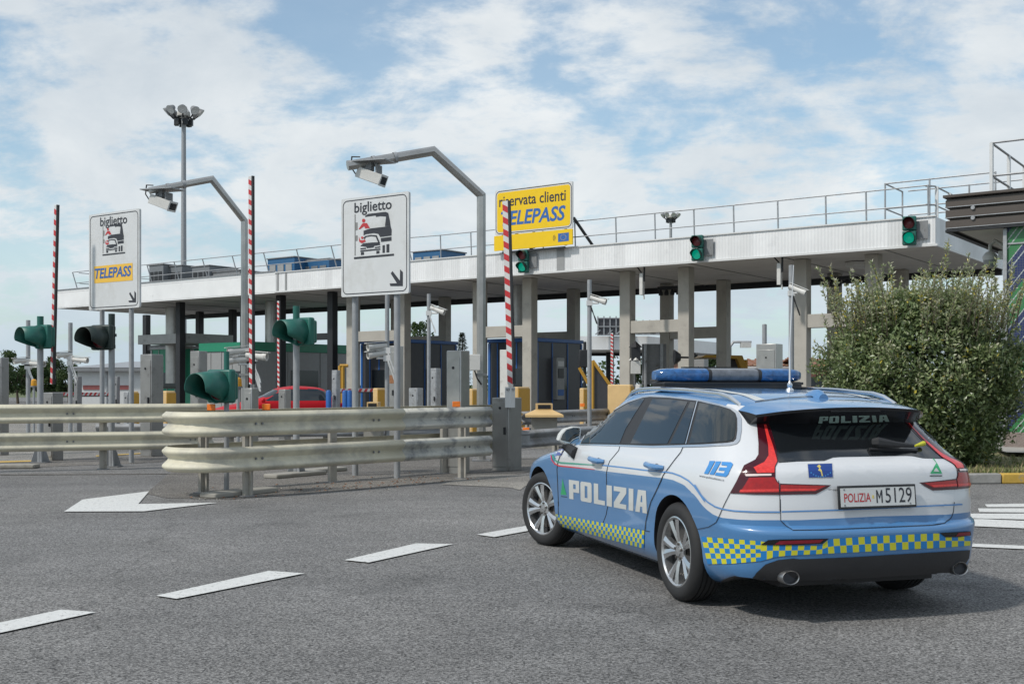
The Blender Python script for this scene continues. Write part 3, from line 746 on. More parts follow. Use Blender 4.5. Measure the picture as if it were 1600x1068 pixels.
M_pstripe = mat('stripe_blue', (.10, .25, .52), .4); M_stg = mat('stripe_green', (.06, .30, .22), .4); M_str = mat('stripe_red', (.60, .04, .06), .4)
M_chrome = mat('bright_trim', (.80, .81, .82), .22, 1.0, var=.03); M_blk = mat('gloss_black', (.012, .012, .014), .15, var=.1)
M_tip = mat('exhaust_steel', (.34, .34, .34), .35, 1.0); M_blkm = mat('matt_black_plastic', (.022, .022, .024), .55, var=.15, bump=.05)
M_wing = mat('car_glass', (.004, .010, .016), .015, var=.0, spec=.8)
M_wing2 = mat('rear_side_glass', (.014, .020, .022), .015, var=.0, spec=.75)
M_rglass = mat('rear_glass', (.010, .012, .014), .08, var=.0, spec=1.0)
M_tl_d = mat('tail_lamp_dark', (.055, .005, .010), .12, var=.05); M_tl = mat('tail_lamp_red', (.36, .008, .009), .12, var=.2, vs=40)
M_tl_b = mat('tail_lamp_bright', (.66, .04, .035), .15, var=.25, vs=60)
M_tl_w = mat('tail_lamp_clear', (.75, .62, .58), .1, coat=1)
M_refl = mat('bumper_reflector', (.20, .012, .02), .15, var=.15, vs=50)
M_plate = mat('plate_white', (.58, .59, .58), .4, var=.04, vs=30); M_seam = mat('shut_gap', (.012, .016, .024), .7)
M_tyre = mat('tyre', (.018, .018, .0185), .75, var=.15, vs=20, bump=.06, bs=90)
M_rim = mat('alloy', (.56, .565, .57), .22, .85, var=.04); M_disc = mat('brake_disc', (.12, .11, .10), .5, .6)
M_lb = mat('beacon_blue', (.018, .095, .26), .06, var=.6, vs=26, spec=.8); M_lbc = mat('beacon_clear', (.12, .13, .15), .06, var=.45, vs=18, spec=.8)
M_emb = mat('emblem_blue', (.012, .05, .24), .4); M_gold = mat('emblem_gold', (.62, .50, .14), .4); M_grn = mat('emblem_green', (.03, .35, .14), .4)
M_mirglass = mat('mirror_glass', (.5, .52, .5), .03, 1.0, var=.0)
M_seat = mat('interior', (.03, .03, .032), .9)

police = thing('police_car', 'light blue and white police estate car with lightbar, seen from its left rear', 'police car', CAR)
def mesh_part(name, me, parent, mats):
    for m in mats: me.materials.append(m)
    off = WL[parent.name]
    me.transform(Matrix.Translation(-off))
    o = bpy.data.objects.new(name, me); COL.objects.link(o); o.parent = parent; WL[o.name] = off; return o
# body shell; faces inside the arches and under the floor are dark
set_livery(shell, V(0, 0, 0))
body = mesh_part('body', shell, police, [M_paint, M_blkm])
bm = bmesh.new(); bm.from_mesh(shell)
for fc in bm.faces:
    fc.smooth = True
    c = w2c(fc.calc_center_median() + CAR)
    if fc.normal.z < -.95 and c.z < .18: fc.material_index = 1
    for ax in (0, 2.872):
        if math.hypot(c.x - ax, c.z - .335) < .3745 and abs(c.y) > .5: fc.material_index = 1
for e in bm.edges:
    if len(e.link_faces) == 2:
        a = e.calc_face_angle(0)
        if a > RAD(34) or e.link_faces[0].material_index != e.link_faces[1].material_index: e.smooth = False
bm.to_mesh(shell); bm.free()

def px_patch(poly, m, off=.003, res=6.0, thick=0.0):
    """a panel of the given outline lying on the car body: returns (verts, faces) in world space"""
    bm = bmesh.new()
    vs = [bm.verts.new((x, y, 0)) for x, y in poly]; bm.faces.new(vs)
    bmesh.ops.triangulate(bm, faces=bm.faces[:])
    xs = [p[0] for p in poly]; ys = [p[1] for p in poly]
    for lo, hi, n in ((min(xs), max(xs), V(1, 0, 0)), (min(ys), max(ys), V(0, 1, 0))):
        k = max(0, int((hi - lo) / res))
        for i in range(1, k + 1):
            g = lo + (hi - lo) * i / (k + 1)
            bmesh.ops.bisect_plane(bm, geom=bm.verts[:] + bm.edges[:] + bm.faces[:], plane_co=n * g, plane_no=n, dist=1e-4)
    bmesh.ops.remove_doubles(bm, verts=bm.verts, dist=1e-3)
    bm.verts.index_update(); bm.verts.ensure_lookup_table(); out = []; lastd = None; miss = []
    for v in bm.verts:
        h = hit_px(v.co.x, v.co.y)
        if h is None: out.append(None); miss.append(v.index); continue
        out.append(h[0] + h[1] * off); 
    for i in miss:                              # beyond the silhouette: nearest surface point
        v = bm.verts[i]; good = [j for j, p in enumerate(out) if p is not None and j not in miss]
        j = min(good, key=lambda j: (bm.verts[j].co - v.co).length)
        d = ray(v.co.x, v.co.y); P = CAMP + d * (out[j].y)
        q = BV.find_nearest(P); out[i] = q[0] + q[1] * off
    fs = [tuple(v.index for v in f.verts) for f in bm.faces]
    bm.free()
    fs2 = []
    for f in fs:
        a, b, c = out[f[0]], out[f[1]], out[f[2]]
        n = (b - a).cross(c - a)
        fs2.append(f if n.dot(a - CAMP) < 0 else tuple(reversed(f)))
    return out, fs2
def mirror_pts(P): 
    r = []
    for p in P:
        c = w2c(p); r.append(c2w(c.x, -c.y, c.z))
    return r
def patch_part(name, layers, parent=None, mirror=False, label=None, res=6.0, liv=False):
    """layers [(poly, material, offset)] -> one child mesh"""
    outs = []
    for mi in ((0, 1) if mirror else (0,)):
        mb = MB()
        for poly, m, off in layers:
            P, F = px_patch(poly, m, off, res)
            if mi: P = mirror_pts(P); F = [tuple(reversed(f)) for f in F]
            mb.faces(P, F, m)
        o = mb.build(name, parent or police, sharp=50)
        if liv: set_livery(o.data, WL[o.name])
        if label: o['label'] = label
        outs.append(o)
    return outs if mirror else outs[0]
def ribbon(mb, pts, w, m, off=.004, step=4.0):
    """strip of pixel width w (number or list) lying on the body along a pixel polyline"""
    P = []; ws = []
    wl = w if isinstance(w, (list, tuple)) else [w] * len(pts)
    for i in range(len(pts) - 1):
        (ax, ay), (bx, by) = pts[i], pts[i + 1]; n = max(1, int(math.hypot(bx - ax, by - ay) / step))
        for k in range(n): P.append((ax + (bx - ax) * k / n, ay + (by - ay) * k / n)); ws.append(wl[i] + (wl[i + 1] - wl[i]) * k / n)
    P.append(pts[-1]); ws.append(wl[-1]); L_, R__ = [], []
    for i, (x, y) in enumerate(P):
        a = P[max(0, i - 1)]; b = P[min(len(P) - 1, i + 1)]; dx, dy = b[0] - a[0], b[1] - a[1]; l = math.hypot(dx, dy) or 1
        nx, ny = -dy / l * ws[i] / 2, dx / l * ws[i] / 2
        L_.append((x + nx, y + ny)); R__.append((x - nx, y - ny))
    Q = []
    for a, b in zip(L_, R__):
        ha, hb = hit_px(*a), hit_px(*b)
        Q.append(None if ha is None or hb is None else (ha[0] + ha[1] * off, hb[0] + hb[1] * off))
    for q0, q1 in zip(Q, Q[1:]):
        if q0 is None or q1 is None: continue
        if (q0[0] - q1[0]).length > .2 or (q0[0] - q0[1]).length > .15: continue
        f = [q0[0], q0[1], q1[1], q1[0]]; n = (f[1] - f[0]).cross(f[2] - f[0])
        mb.poly(f if n.dot(f[0] - CAMP) < 0 else f[::-1], m)
# doors
FD = zC((180, 695), (168, 760), (173, 880), (181, 1068)) + zD((222, 150), (222, 292), (680, 378), (715, 290), (732, 200)) + zC((577, 900), (573, 800), (584, 740), (602, 692), (642, 647), (676, 606), (688, 566), (540, 563), (360, 560), (250, 577))
RD = zC((690, 568), (684, 606), (648, 649), (608, 696), (590, 744), (580, 802), (583, 900)) + zD((738, 200), (722, 292), (690, 378), (1116, 452)) + zE((140, 440), (146, 380), (166, 290), (186, 220), (240, 110), (280, 25)) + zB((40, 915), (88, 806), (176, 688), (232, 620), (250, 576), (0, 583)) 
for name, poly in (('front_door', FD), ('rear_door', RD)): patch_part(name, [(poly, M_paint, .0025)], liv=True, res=7)
front_door = [o for o in police.children if o.name.startswith('front_door')][0]; rear_door = [o for o in police.children if o.name.startswith('rear_door')][0]
mb = MB()
for pts in (zC((240, 577), (190, 650), (172, 700), (164, 760), (170, 880), (178, 1068)) + zD((218, 150), (220, 296)),
            zC((690, 566), (680, 606), (645, 648), (605, 694), (587, 742), (577, 800), (579, 900)) + zD((735, 200), (719, 290), (685, 380)),
            zB((254, 576), (236, 620), (180, 690), (91, 808), (42, 918)) + zE((284, 25), (244, 112), (190, 222), (170, 292), (150, 380), (145, 450), (182, 456)),
            zA((5, 908)) + zE((770, 250), (735, 330), (708, 385), (650, 420), (540, 442)),
            zA((408, 800), (418, 925), (420, 1060)) + zE((1217, 200), (1219, 370)) + zF((20, 190), (55, 222), (97, 248), (330, 245), (800, 226), (1220, 207), (1320, 192), (1372, 145), (1388, 100), (1396, 20)),
            zB((865, 325), (850, 240), (858, 205), (950, 190)) + zH((190, 328), (330, 308), (520, 298), (700, 296), (900, 303), (1080, 318), (1180, 327))):
    ribbon(mb, pts, 1.0, M_seam, .004)
mb.build('panel_gaps', body, smooth=False)
# side windows: bright surround, black frame, panes
DLO = zC((352, 562), (415, 428), (505, 348), (640, 262), (760, 197), (880, 157), (940, 149)) + zB((0, 148), (150, 157), (380, 182), (560, 222), (660, 252), (718, 288), (742, 340), (742, 440), (728, 522), (704, 552), (650, 566), (400, 577), (0, 585)) + zC((690, 573))
DLI = zC((364, 551), (428, 434), (518, 358), (640, 276), (760, 209), (880, 170), (940, 163)) + zB((0, 164), (150, 171), (380, 198), (560, 238), (650, 266), (692, 300), (706, 340), (706, 440), (697, 510), (675, 533), (620, 543), (400, 556), (0, 567)) + zC((690, 558))
for ob in patch_part('window_surround', [(DLO, M_chrome, .005), (DLI, M_blkm, .0075)], mirror=True): pass
w1 = zC((378, 546), (436, 436), (524, 368), (642, 287), (760, 221), (866, 181), (902, 178), (822, 300), (742, 430), (692, 552))
w2 = [(1020.7, 624.3), (1048, 625), (1076, 628.6), (1044.4, 693.5), (986.5, 693.6)]
w2b = zB((322, 207), (363, 212), (272, 552), (154, 553))
w3 = zB((396, 217), (470, 227), (560, 248), (640, 275), (684, 304), (696, 342), (694, 420), (684, 500), (664, 526), (620, 535), (480, 544), (314, 551))
for nm, poly, m in (('side_window', w1, M_wing), ('side_window', w2, M_wing), ('quarter_light', w2b, M_wing), ('cargo_window', w3, M_wing2)):
    patch_part(nm, [(poly, m, .010)], mirror=True)
mb = MB(); ribbon(mb, zB((381, 196), (286, 556)), [1.6, 1.2], M_chrome, .012)
mb.build('pillar_trim', police, smooth=False)
# rear window, tailgate glass
RG = zA((300, 262), (322, 320), (352, 400), (388, 540), (408, 655), (560, 645), (790, 640), (860, 612)) + zG((60, 552), (560, 543), (610, 545), (690, 562), (890, 567), (800, 450), (700, 320), (640, 245), (560, 210), (100, 195))
tailgate = patch_part('tailgate', [(zA((405, 665), (385, 690), (383, 780), (402, 812), (424, 826), (424, 1066)) + zE((1222, 368)) + zF((26, 190), (58, 220), (99, 245), (330, 242), (800, 223), (1220, 204), (1318, 189), (1368, 143), (1384, 100), (1392, 20)) + zG((920, 940), (924, 800), (944, 700), (946, 620), (930, 585), (890, 570), (690, 565), (610, 549), (560, 546), (60, 556)) + zA((860, 616), (790, 643), (560, 648)), M_paint, .0025)], liv=True, res=7)
patch_part('rear_window', [(RG, M_rglass, .004)], tailgate, res=6)
# tail lamps
TLb = zA((222, 272), (300, 270), (322, 322), (350, 400), (387, 540), (404, 645), (382, 690), (380, 780), (400, 814), (414, 826), (414, 920), (200, 918), (5, 908), (60, 810), (122, 680), (215, 632), (240, 590), (241, 500), (231, 380))
TLi = zA((418, 827), (640, 834), (845, 840), (800, 870), (718, 915), (418, 921))
band = zA((285, 342), (306, 342), (330, 430), (362, 520), (390, 620), (396, 650), (376, 690), (372, 740), (232, 742), (200, 700), (290, 655), (325, 600), (322, 520), (305, 430))
low = zA((165, 780), (372, 775), (388, 810), (408, 830), (408, 900), (90, 905))
lows = zA((95, 878), (408, 872), (408, 892), (85, 898)); low2 = zA((424, 838), (800, 846), (710, 892), (424, 896)); low2s = zA((424, 872), (735, 868), (708, 886), (424, 890))
clear = zA((130, 752), (348, 748), (348, 764), (140, 768))
patch_part('tail_lamp', [(TLb, M_tl_d, .006), (band, M_tl_b, .0085), (low, M_tl, .0085), (lows, M_tl_b, .0105), (clear, M_tl_w, .011)], res=5, mirror=True)
patch_part('tailgate_lamp', [(TLi, M_tl_d, .006), (low2, M_tl, .0085), (low2s, M_tl_b, .0105)], tailgate, res=5, mirror=True)
# bumper: dark lower valance, reflectors
VAL = zE((990, 838), (1030, 780), (1100, 715), (1200, 680), (1322, 668)) + zF((150, 478), (600, 460), (1000, 435), (1400, 412), (1520, 405), (1512, 470), (1480, 520), (1452, 565), (1390, 585), (900, 614), (500, 640), (120, 665)) + zE((1200, 866), (1050, 850))
bumper = patch_part('bumper_valance', [(VAL, M_blkm, .006)], res=6)
for sgn in (1, -1):
    e = c2w(-.965, sgn * .599, .292); mb = MB()
    axx = (CLF, UP, -CF); prof = [(.042, -.03), (.050, .045), (.046, .050), (.040, .045), (.036, -.08)]
    rx = []
    b0 = len(mb.v); mb.lathe([(.043, -.08), (.044, .002), (.042, .007), (.038, .003), (.036, -.05)], e, axx, M_tip, 24)
    mb.lathe([(.038, -.02), (.0, -.02)], e, axx, M_black, 24)
    mb.v = [tuple(Vector(p) + CLF * ((Vector(p) - e).dot(CLF) * .35)) for p in mb.v]
    mb.build('exhaust_tip', police)
patch_part('reflector', [(zE((1060, 560), (1120, 522), (1322, 524)) + zF((0, 318), (385, 312), (330, 352), (150, 362), (0, 366)) + zE((1322, 566)), M_blk, .009), (zE((1170, 555), (1210, 530), (1322, 533)) + zF((0, 330), (340, 320), (310, 346), (0, 358)) + zE((1322, 558)), M_refl, .011)], res=5)
patch_part('reflector', [(zF((1272, 266), (1520, 252), (1524, 285), (1430, 300), (1318, 301)), M_blk, .009), (zF((1420, 265), (1514, 258), (1512, 284), (1400, 293)), M_refl, .011)], res=4)
# checkered bands
def checker(mb, top, bot, nc, nr, off=.005, first=0):
    def at(pl, u):
        ls = [math.hypot(pl[i + 1][0] - pl[i][0], pl[i + 1][1] - pl[i][1]) for i in range(len(pl) - 1)]; d = u * sum(ls)
        for i, l in enumerate(ls):
            if d <= l + 1e-9: k = d / l; return (pl[i][0] + (pl[i + 1][0] - pl[i][0]) * k, pl[i][1] + (pl[i + 1][1] - pl[i][1]) * k)
            d -= l
        return pl[-1]
    grid = {}
    for i in range(nc + 1):
        a, b = at(top, i / nc), at(bot, i / nc)
        for j in range(nr + 1):
            p = (a[0] + (b[0] - a[0]) * j / nr, a[1] + (b[1] - a[1]) * j / nr); h = hit_px(*p)
            grid[i, j] = None if h is None else h[0] + h[1] * off
    for i in range(nc):
        for j in range(nr):
            q = [grid[i, j], grid[i, j + 1], grid[i + 1, j + 1], grid[i + 1, j]]
            if None in q or (q[0] - q[3]).length > .3: continue
            n = (q[1] - q[0]).cross(q[2] - q[0])
            mb.poly(q if n.dot(q[0] - CAMP) < 0 else q[::-1], M_stick_y if (i + j + first) % 2 else M_stick_ck)
mb = MB()
checker(mb, zD((120, 270), (1118, 455)), zD((120, 372), (1112, 640)), 42, 4)
mb.build('check_band', police, smooth=False)
mb = MB()
checker(mb, zE((552, 494), (800, 512), (1062, 532)), zE((606, 714), (820, 712), (1062, 690)), 12, 5, .005, 1)
checker(mb, zE((1062, 532), (1210, 560), (1322, 566)) + zF((320, 372), (385, 318), (800, 290), (1265, 270), (1524, 296)), zE((1062, 690), (1180, 655), (1322, 643)) + zF((400, 432), (800, 412), (1000, 400), (1300, 386), (1522, 368)), 34, 2, .005, 1)
mb.build('check_band', police, smooth=False)
# stripes and tricolour
mb = MB()
ribbon(mb, zC((540, 728), (700, 745), (900, 770), (1060, 787)) + zB((100, 783), (165, 793), (235, 818), (300, 856), (350, 903), (400, 975), (440, 1035)) + zE((540, 85), (590, 165), (640, 220), (700, 258), (760, 278), (850, 292), (1000, 300), (1214, 301)), 2.1, M_pstripe, .0045)
mb.build('livery_stripe', police, smooth=False); mb = MB()
ribbon(mb, zF((5, 97), (330, 88), (800, 70), (1200, 50), (1385, 42), (1460, 38)), 2.2, M_pstripe, .0045)
mb.build('livery_stripe', tailgate, smooth=False); mb = MB()
ribbon(mb, zC((130, 580), (129, 640), (137, 672), (160, 695), (195, 708), (300, 715), (480, 727)), [2.4, 2.4, 2.4, 2.4, 2.6, 2.6, 1.2], M_stg, .0045)
mb.build('green_stripe', police, smooth=False); mb = MB()
ribbon(mb, zC((116, 590), (114, 645), (122, 685), (146, 716), (182, 733), (300, 745), (480, 764)), [1.6, 1.6, 1.6, 1.6, 2.0, 1.8, .8], M_str, .0045)
mb.build('red_stripe', police, smooth=False)
# lettering on the flank
def quad_map(q):
    (x0, y0), (x1, y1), (x2, y2), (x3, y3) = q      # tl, tr, br, bl
    def fn(u, v):                                    # v down
        ax, ay = x0 + (x1 - x0) * u, y0 + (y1 - y0) * u; bx, by = x3 + (x2 - x3) * u, y3 + (y2 - y3) * u
        return (ax + (bx - ax) * v, ay + (by - ay) * v)
    return fn
S_ = .36
LET = {'P': [[(0, 0), (1, 0), (1, .62), (.42, .62), (.42, 1), (0, 1)], [(.42, .20), (.66, .20), (.66, .44), (.42, .44)]],
       'O': [[(.08, 0), (.92, 0), (1, .08), (1, .92), (.92, 1), (.08, 1), (0, .92), (0, .08)], [(.38, .2), (.62, .2), (.62, .8), (.38, .8)]],
       'L': [[(0, 0), (.4, 0), (.4, .78), (1, .78), (1, 1), (0, 1)]], 'I': [[(0, 0), (1, 0), (1, 1), (0, 1)]],
       'Z': [[(0, 0), (1, 0), (1, .26), (.46, .78), (1, .78), (1, 1), (0, 1), (0, .76), (.52, .22), (0, .22)]],
       'A': [[(.22, 0), (.9, 0), (1, 1), (.62, 1), (.6, .74), (.42, .74), (.38, 1), (0, 1)], [(.44, .54), (.6, .54), (.58, .24), (.5, .24)]]}
def ring_quads(outer, inner):
    """triangulated polygon with a hole"""
    from mathutils.geometry import tessellate_polygon
    pts = [Vector((x, y, 0)) for x, y in outer] + [Vector((x, y, 0)) for x, y in inner]
    return pts, tessellate_polygon([[Vector((x, y, 0)) for x, y in outer], [Vector((x, y, 0)) for x, y in inner]])
def letters(mb, q, m, spans, off=.0045, res=5):
    fn = quad_map(q)
    for ch, a, b in spans:
        L = LET[ch]
        if len(L) == 1: polys = [L[0]]
        else:
            pts, tris = ring_quads(*L); polys = [[(pts[i].x, pts[i].y) for i in t] for t in tris]
        for pl in polys:
            P, F = px_patch([fn(a + (b - a) * x, y) for x, y in pl], m, off, res); mb.faces(P, F, m)
SP = [('P', 0, .131), ('O', .147, .29), ('L', .318, .46), ('I', .482, .55), ('Z', .574, .735), ('I', .765, .825), ('A', .85, 1)]
mb = MB(); letters(mb, [zC((265, 848))[0], zD((1148, 42))[0], zD((1146, 278))[0], zC((268, 1006))[0]], M_stick_w, SP)
mb.build('lettering', police, smooth=False)
def flat(mb, poly, m, off=.0045, res=6): P, F = px_patch(poly, m, off, res); mb.faces(P, F, m)
mb = MB()
flat(mb, zB((478, 694), (524, 695), (465, 803), (431, 798), (468, 726)), M_stick_b)
flat(mb, zB((530, 698), (574, 699), (512, 808), (476, 804), (518, 730)), M_stick_b)
for q in ([(580, 702), (655, 706), (672, 722), (644, 778), (606, 775), (626, 734), (574, 730)], [(560, 748), (640, 752), (632, 778), (552, 772)], [(644, 776), (632, 806), (612, 826), (520, 812), (532, 790), (596, 796), (606, 774)]):
    flat(mb, zB(*q), M_stick_b)
# address line under the number
v, f = text_shape('www.poliziadistato.it'); a, b = zB((392, 823))[0], zB((598, 862))[0]
lp = [(a[0] + (b[0] - a[0]) * x, a[1] + (b[1] - a[1]) * x - y * 40) for x, y in v]
LP = []; ok = True
for p in lp:
    h = hit_px(*p); LP.append(h[0] + h[1] * .0045)
mb.faces(LP, f, M_ink)
mb.build('emergency_number', police, smooth=False)
mb = MB(); flat(mb, zC((153, 645), (190, 580), (238, 577), (200, 648)), mat('badge_blue', (.09, .12, .32), .4)); flat(mb, zC((190, 622), (206, 596), (212, 612), (200, 632)), M_stick_w, .006)
mb.build('badge', police, smooth=False); mb = MB(); flat(mb, zC((196, 972), (206, 900), (212, 838), (226, 905), (245, 975)), M_grn); flat(mb, zC((200, 984), (250, 990), (250, 996), (200, 990)), M_ink)
mb.build('motorway_emblem', front_door, smooth=False)
# tailgate emblem, motorway emblem
mb = MB(); flat(mb, zA((645, 665), (858, 660), (862, 780), (655, 783)), M_stick_w); flat(mb, zA((650, 670), (853, 665), (857, 775), (659, 778)), M_emb, .0055)
flat(mb, zA((725, 690), (745, 675), (760, 690), (752, 705), (765, 720), (775, 765), (765, 768), (755, 730), (735, 720), (745, 705)), M_gold, .007)
for k in range(9):
    x = 672 + k * 20; y = 730 + 36 * (1 - ((x - 752) / 85) ** 2); flat(mb, zA((x, y), (x + 9, y), (x + 9, y + 11), (x, y + 11)), M_stick_b, .007)
mb.build('emblem_plate', tailgate, smooth=False); mb = MB(); flat(mb, zG((742, 677), (790, 600), (762, 566), (772, 566), (800, 610), (832, 677)), M_grn); flat(mb, zG((765, 662), (786, 634), (810, 664)), M_stick_w, .006)
flat(mb, zG((738, 690), (832, 690), (832, 698), (738, 698)), M_ink)
mb.build('motorway_emblem', tailgate, smooth=False)
# number plate on the tailgate
pn = -CF
pc = onplane(1370.5, 775.3, c2w(-.985, 0, .75), pn)
tilt = (UP * .99 - CF * -.10).normalized(); pup = (UP + CF * .10).normalized(); prt = -CLF; pnn = prt.cross(pup).normalized()
pax = (prt, pup, pnn)
mb = MB(); mb.box(pc, (.545, .142, .016), M_blk, pax); fr = mb.build('plate_frame', tailgate, bevel=.004)
mb = MB(); c2 = pc + pnn * .0095; mb.box(c2, (.520, .112, .004), M_plate, pax)
n2 = pnn; cc = c2 + pnn * .002
text_on(mb, 'POLIZIA', cc + prt * -.238 + pup * -.028, cc + prt * -.052 + pup * -.028, n2, M_red, .012, 0, 1.45, .001)
text_on(mb, '5129', cc + prt * .050 + pup * -.038, cc + prt * .238 + pup * -.038, n2, M_ink, .003, 0, 1.32, .001)
for q in ([(0, 0), (.009, 0), (.009, .078), (0, .078)], [(.035, 0), (.044, 0), (.044, .078), (.035, .078)], [(.009, .078), (.009, .055), (.022, .022), (.022, .040)], [(.035, .078), (.022, .040), (.022, .022), (.035, .055)]):
    mb.poly([cc + prt * (-.014 + x) + pup * (-.038 + y) + pnn * .001 for x, y in q], M_ink)
mb.box(cc + prt * -.036, (.012, .02, .002), M_gold, pax)
for x, y in ((-.235, .047), (-.235, -.047), (.225, .047), (.225, -.047)): mb.disc(cc + prt * x + pup * y + pnn * .0015, pax, .006, M_galvd, 8)
mb.build('number_plate', fr, smooth=False)
# spoiler over the rear glass
def spoil_lip(y): return -.742 + .03 * (abs(y) / .5) ** 2 + (.13 * max(0, (abs(y) - .47) / .15) ** 1.3)
mb = MB(); ny = 28; cols = []
for i in range(ny + 1):
    y = -.615 + 1.23 * i / ny; xl = spoil_lip(y); zl = 1.302 - .028 * (y / .55) ** 2 - .012 * max(0, (abs(y) - .5) / .11)
    x0 = -.36 + .02 * (y / .6) ** 2; z0 = None
    top = BV.ray_cast(c2w(x0, y, 2.0), V(0, 0, -1)); zt = (top[0].z if top[0] else 1.33) + .003
    pts = []
    for k in range(7):
        u = k / 6; x = x0 + (xl - x0) * u; pts.append((x, y, zt + (zl - zt) * (u * .55 + .45 * u * u)))
    xu = -.60 + .10 * (abs(y) / .6) ** 2
    cols.append(pts + [(xl + .004, y, zl - .018), (xu - .03, y, 1.213), (xu, y, 1.195), (xu + .16, y, 1.20)])
npt = len(cols[0])
P = [c2w(*p) for c in cols for p in c]
for i in range(ny):
    for k in range(npt - 1):
        q = [P[i * npt + k], P[(i + 1) * npt + k], P[(i + 1) * npt + k + 1], P[i * npt + k + 1]]
        mb.poly(q, M_blue if k < 6 else M_blk)
for i in (0, ny): mb.poly([P[i * npt + k] for k in range(npt)], M_stick_w if False else M_blk)
me = mb
sp = mb.build('roof_spoiler', tailgate, smooth=False)
bm = bmesh.new(); bm.from_mesh(sp.data); bmesh.ops.remove_doubles(bm, verts=bm.verts, dist=1e-5); bmesh.ops.recalc_face_normals(bm, faces=bm.faces)
for fce in bm.faces: fce.smooth = True
for e in bm.edges:
    if len(e.link_faces) == 2 and (e.calc_face_angle(0) > RAD(28)): e.smooth = False
bm.to_mesh(sp.data); bm.free()
mb = MB(); 
mb.box(c2w(-.728, 0, 1.279), (.012, .36, .012), M_lensd, CAX); mb.build('brake_light', sp)
# POLIZIA on the rear glass
mb = MB(); sq = [zH((604, 452))[0], zH((1135, 440))[0], zH((1150, 492))[0], zH((594, 506))[0]]
fn = quad_map(sq)
SPB = BVHTree.FromPolygons([tuple(Vector(v.co) + WL[sp.name]) for v in sp.data.vertices], [tuple(p.vertices) for p in sp.data.polygons])
pl0 = c2w(-.66, 0, 1.20); nn = (UP * .30 - CF).normalized()
def on_sp(x, y):
    d = ray(x, y).normalized(); h = SPB.ray_cast(CAMP, d); g = BV.ray_cast(CAMP, d)
    p = h[0] if h[0] is not None and (g[0] is None or (h[0] - CAMP).length < (g[0] - CAMP).length) else g[0]
    return p - d * .006
for ch, a, b in SP:
    L = LET[ch]; polys = [L[0]] if len(L) == 1 else None
    if polys is None:
        pts, tris = ring_quads(*L); polys = [[(pts[i].x, pts[i].y) for i in t] for t in tris]
    for pl in polys:
        F = [on_sp(*fn(a + (b - a) * x * .97, y)) for x, y in pl]
        n = (F[1] - F[0]).cross(F[2] - F[0]); mb.poly(F if n.dot(F[0] - CAMP) < 0 else F[::-1], mat('glass_lettering', (.40, .55, .50), .5) if 'glass_lettering' not in MATS else MATS['glass_lettering'])
mb.build('lettering', tailgate, smooth=False)
# wiper
mb = MB(); hb = lambda p, o: (lambda h: h[0] + h[1] * o)(hit_px(*p))
wa = [hb(zG((300, 470))[0], .03), hb(zG((330, 485))[0], .05), hb(zG((460, 497))[0], .045), hb(zG((600, 494))[0], .03)]
mb.tube(wa, [.026, .030, .020, .012], M_blkm, 8); mb.tube([hb(zG((280, 502))[0], .012), hb(zG((640, 512))[0], .012)], .010, M_blkm, 6)
mb.tube([hb(zG((615, 495))[0], .03), hb(zG((678, 476))[0], .03)], [.007, .017], M_stick_y, 8)
mb.build('rear_wiper', tailgate)
# door handles
def handle(px, par):
    h = hit_px(*px); c = w2c(h[0]); mb = MB()
    pts = [c2w(c.x + .125, c.y + .006, c.z + .004), c2w(c.x + .10, c.y + .034, c.z + .006), c2w(c.x, c.y + .044, c.z), c2w(c.x - .09, c.y + .036, c.z - .002), c2w(c.x - .125, c.y + .004, c.z - .002)]
    mb.tube(pts, [.014, .021, .022, .021, .014], M_blue, 10)
    mb.lathe([(.058, .002), (.05, -.004), (0, -.008)], c2w(c.x - .01, c.y + .002, c.z - .012), (CF, UP * .55, CLF), M_seam, 16)
    mb.build('handle', par)
handle((935.5, 718.5), front_door); handle((1026, 728), rear_door)
# door mirror
mirr = MB(); mc = c2w(2.03, 1.0, .985)
mm_ = [Vector(onplane(x, y, mc, -CF)) for x, y in zC((178, 520), (196, 470), (235, 425), (300, 406), (350, 408), (364, 420), (352, 520), (340, 555), (225, 556))]
cen = sum(mm_, V(0, 0, 0)) / len(mm_)
r0 = mm_; r1 = [cen + (p - cen) * 1.0 + CF * .06 for p in mm_]; r2 = [cen + (p - cen) * .80 + CF * .13 for p in mm_]; r3 = [cen + (p - cen) * .35 + CF * .165 for p in mm_]
n = len(mm_); Pv = r0 + r1 + r2 + r3; F = []
for k in range(3):
    for j in range(n): F.append((k * n + j, k * n + (j + 1) % n, (k + 1) * n + (j + 1) % n, (k + 1) * n + j))
F.append(tuple(3 * n + j for j in range(n)))
inn = [cen + (p - cen) * .88 - CF * .004 for p in mm_]; b0 = len(Pv); Pv += inn
for j in range(n): F.append((j, b0 + j, b0 + (j + 1) % n, (j + 1) % n))
mirr.faces(Pv, F, M_stick_w)
mo = mirr.build('door_mirror', police, sharp=60)
bm = bmesh.new(); bm.from_mesh(mo.data); bmesh.ops.recalc_face_normals(bm, faces=bm.faces); bm.to_mesh(mo.data); bm.free()
mb = MB(); mb.poly([cen + (p - cen) * .885 - CF * .002 + UP * 0 for p in mm_][::-1], M_mirglass); g = mb.build('mirror_glass', mo, smooth=False)
n_ = g.data.polygons[0].normal
if Vector(n_).dot(-CF) < 0: g.data.flip_normals()
mb = MB(); st = hit_px(*zC((320, 632))[0]); mb.tube([st[0], c2w(2.05, .93, .92), c2w(2.06, .97, .945)], [.05, .034, .03], M_blkm, 10); mb.build('mirror_arm', mo)
